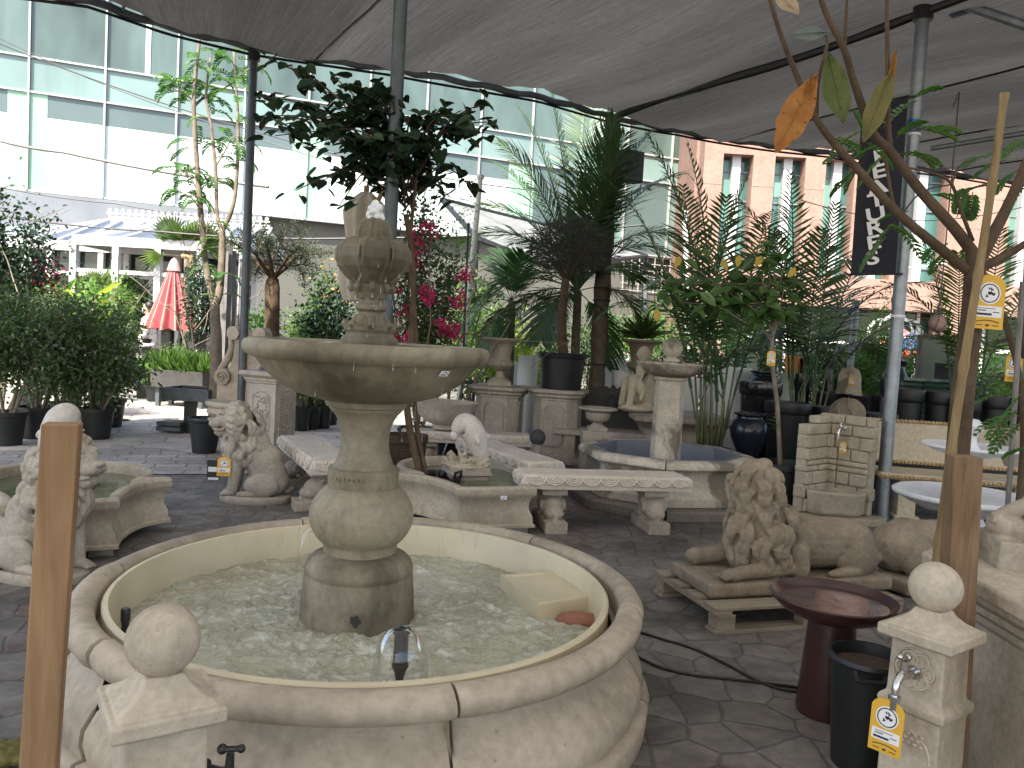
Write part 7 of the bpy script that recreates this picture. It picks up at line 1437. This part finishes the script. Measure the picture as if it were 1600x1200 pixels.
gs = A(1470, 560, 12.6); t = thing('glass_screen', 'reflective framed glass screen behind the green planters', 'screen', (gs.x, gs.y, 0), R(-4)); zt = A(1470, 527, 12.6).z; b = MB(); b.box((0, 0, zt/2), (.66, .02, zt-.06)); b.build('glass', M['teal'], t, 0); b = MB(); b.box((-.34, 0, zt/2), (.06, .06, zt)); b.box((.34, 0, zt/2), (.06, .06, zt)); b.box((0, 0, zt), (.74, .06, .06)); b.build('frame', M['greywood'], t, 0)
for i, (px, py, c_, lb) in enumerate(((1425, 534, (.02, .04, .12), 'navy market parasol beneath the pink building'), (1410, 528, (.5, .15, .15), 'small red market parasol left of the navy one'), (1440, 548, (.65, .08, .08), 'bright red market parasol right of the navy one'))):
    p = A(px, py, 20+i); t = thing('market_parasol', lb, 'umbrella', (p.x, p.y, 0)); b = MB(); b.lathe([(0, p.z+.25), (.75, p.z-.2), (.74, p.z-.22), (0, p.z+.22)], 8, close=False); b.build('cover', plain('parasol_fabric', c_, .8), t, 0); b = MB(); b.tube([(0, 0, 0), (0, 0, p.z+.3)], .03, 6); b.build('pole', M['steel'], t)
fc = A(970, 575, 13.); t = thing('iron_fence', 'black iron railing in front of the woman in the mask', 'fence', (fc.x-1.2, fc.y, 0)); b = MB(); zt = fc.z+.02
for k in range(22): b.tube([(k*.11, 0, 0), (k*.11, 0, zt+.06)], .011, 5)
b.box((1.15, 0, zt), (2.4, .03, .03)); b.box((1.15, 0, .15), (2.4, .03, .03)); b.build('railing', M['blackmetal'], t, 0)
for i, (x0, y0) in enumerate(((722, 598), (783, 597), (812, 602), (820, 612))):
    p = A(x0, y0, 12.6+.3*i); b = MB(); b.box((0, 0, 0), (.5, .35, .03)); b.box((0, -.16, .03), (.5, .02, .05)); b.box((0, .16, .03), (.5, .02, .05)); b.box((-.24, 0, .03), (.02, .33, .05)); b.box((.24, 0, .03), (.02, .33, .05)); t = thing('nursery_tray_stand', ('black nursery tray table at the big bowl rim', 'black nursery tray table behind the goblet urn', 'black nursery tray table left of the black pot', 'black nursery tray table lowest between the pedestals')[i], 'table', (p.x, p.y, p.z)); b.build('tray', M['blackplastic'], t, 0)
    for sx in (-1, 1):
        for sy in (-1, 1): b = MB(); b.box((sx*.2, sy*.13, -p.z/2), (.03, .03, p.z)); b.build('leg', M['blackmetal'], t, 0)
db_ = G(186, 658, 0); b = MB(); b.ell((0, 0, .02), (.1, .05, .02)); b.ell((.09, .01, .02), (.05, .03, .015)); tag(fused(b, 'crushed_bag', M['ink'], None, .006, 1, .02, .03, (db_.x, db_.y, 0)), 'small black scrap lying on the flagstone path', 'litter')
b = MB(); lq = G(12, 1190, 0); b.ell((0, 0, .03), (.09, .07, .03)); tag(fused(b, 'dry_leaf_litter', m_yl, None, .006, 1, .03, .03, (lq.x, lq.y, 0)), 'crumpled dry yellow leaf on the paving at the lower left corner', 'leaf')
# ================================================================== PEOPLE
M['skin'] = plain('skin', (.50, .30, .21), .55, .06, 5, bmp=0); M['hairb'] = plain('black_hair', (.012, .010, .010), .5, .3, 40, bmp=.3); M['haira'] = plain('auburn_hair', (.13, .05, .025), .5, .3, 40, bmp=.3); M['blouse'] = plain('pale_pink_blouse', (.75, .66, .68), .85, .05, 12); M['trouser'] = plain('dark_trousers', (.015, .015, .02), .85); M['mask'] = plain('pale_blue_mask', (.55, .72, .78), .7, .03); M['wshirt'] = plain('white_shirt', (.75, .73, .72), .85)
def person(label, loc, rz, hair, top, sc, arm_pose):
    t = thing('person', label, 'person', loc, rz, None, sc); b = MB()       # faces +x, 1.65 tall
    for sy in (-.085, .085): b.cap((0, sy, .86), (.01, sy, .48), .082, .055); b.cap((.01, sy, .48), (-.01, sy, .09), .055, .036); b.cap((-.02, sy, .05), (.13, sy, .03), .04, .03)
    b.ell((0, 0, .92), (.11, .155, .13)); b.cap((0, 0, .95), (0, 0, 1.25), .11, .125); b.ell((0, 0, 1.30), (.10, .18, .10)); b.cap((0, 0, 1.36), (.01, 0, 1.46), .05, .045)
    b.ell((.02, 0, 1.545), (.088, .072, .108)); b.ell((.108, 0, 1.535), (.018, .014, .022)); b.ell((.05, 0, 1.475), (.05, .04, .035))
    for sy, (el, ha) in zip((-1, 1), arm_pose):
        s_ = V(0, sy*.185, 1.33); e_ = V(el[0], sy*el[1], el[2]); h_ = V(ha[0], sy*ha[1], ha[2]); b.cap(s_, e_, .046, .036); b.cap(e_, h_, .036, .024); d = (h_-e_).normalized(); pc_ = h_+d*.04; b.ell(pc_, (.03, .028, .03))
        for k in range(4): b.cap(pc_+V(0, 0, -.018+k*.012), pc_+d*(.075-.006*abs(k-1.5))+V(0, 0, -.022+k*.014), .009, .006, 6)
        b.cap(pc_+V(0, 0, .02), pc_+d*.035+V(0, 0, .05), .010, .007, 6)
    fused(b, 'body', M['skin'], t, .011, 2)
    b = MB(); b.ell((0, 0, .93), (.125, .17, .12))
    for sy in (-.085, .085): b.cap((0, sy, .86), (.01, sy, .5), .098, .075); b.cap((.01, sy, .5), (-.01, sy, .12), .075, .06)
    fused(b, 'trousers', M['trouser'], t, .014, 2, .01, .1)
    b = MB(); b.cap((0, 0, .88), (0, 0, 1.22), .15, .145); b.ell((0, 0, 1.30), (.125, .21, .115)); b.ell((0, 0, .86), (.16, .19, .10))
    for sy, (el, ha) in zip((-1, 1), arm_pose): s_ = V(0, sy*.185, 1.33); e_ = V(el[0], sy*el[1], el[2]); h_ = V(ha[0], sy*ha[1], ha[2]); b.cap(s_, e_, .064, .054); b.cap(e_, e_.lerp(h_, .85), .054, .042)
    fused(b, 'blouse', top, t, .014, 2, .014, .09)
    b = MB(); b.ell((-.015, 0, 1.58), (.10, .09, .105)); b.cap((-.07, 0, 1.55), (-.10, 0, 1.18), .08, .06); b.cap((-.05, .06, 1.5), (-.06, .09, 1.2), .045, .03); b.cap((-.05, -.06, 1.5), (-.03, -.1, 1.2), .045, .03); fused(b, 'hair', hair, t, .010, 2, .012, .04)
    b = MB(); b.ell((.085, 0, 1.505), (.035, .058, .045)); fused(b, 'mask', M['mask'], t, .007, 1)
    b = MB()
    for sy in (-.032, .032): b.ell((.098, sy, 1.562), (.012, .014, .009), seg=10, rings=8)
    b.build('eyes', M['ink'], t, 180)
    return t
wl = A(232, 520, 16.2); person('woman in pale blouse and dark trousers with long black hair, left of the pink umbrella', (wl.x, wl.y, 0), R(195), M['hairb'], M['blouse'], 1.1, (((.02, .22, 1.07), (.16, .16, .98)), ((.02, .22, 1.07), (.14, .18, .95))))
wr = A(977, 545, 15.4); person('woman with auburn hair, white mask and white shirt behind the iron railing', (wr.x, wr.y, 0), R(205), M['haira'], M['wshirt'], .95, (((.1, .2, 1.1), (.28, .1, 1.15)), ((.1, .2, 1.1), (.28, .1, 1.15))))
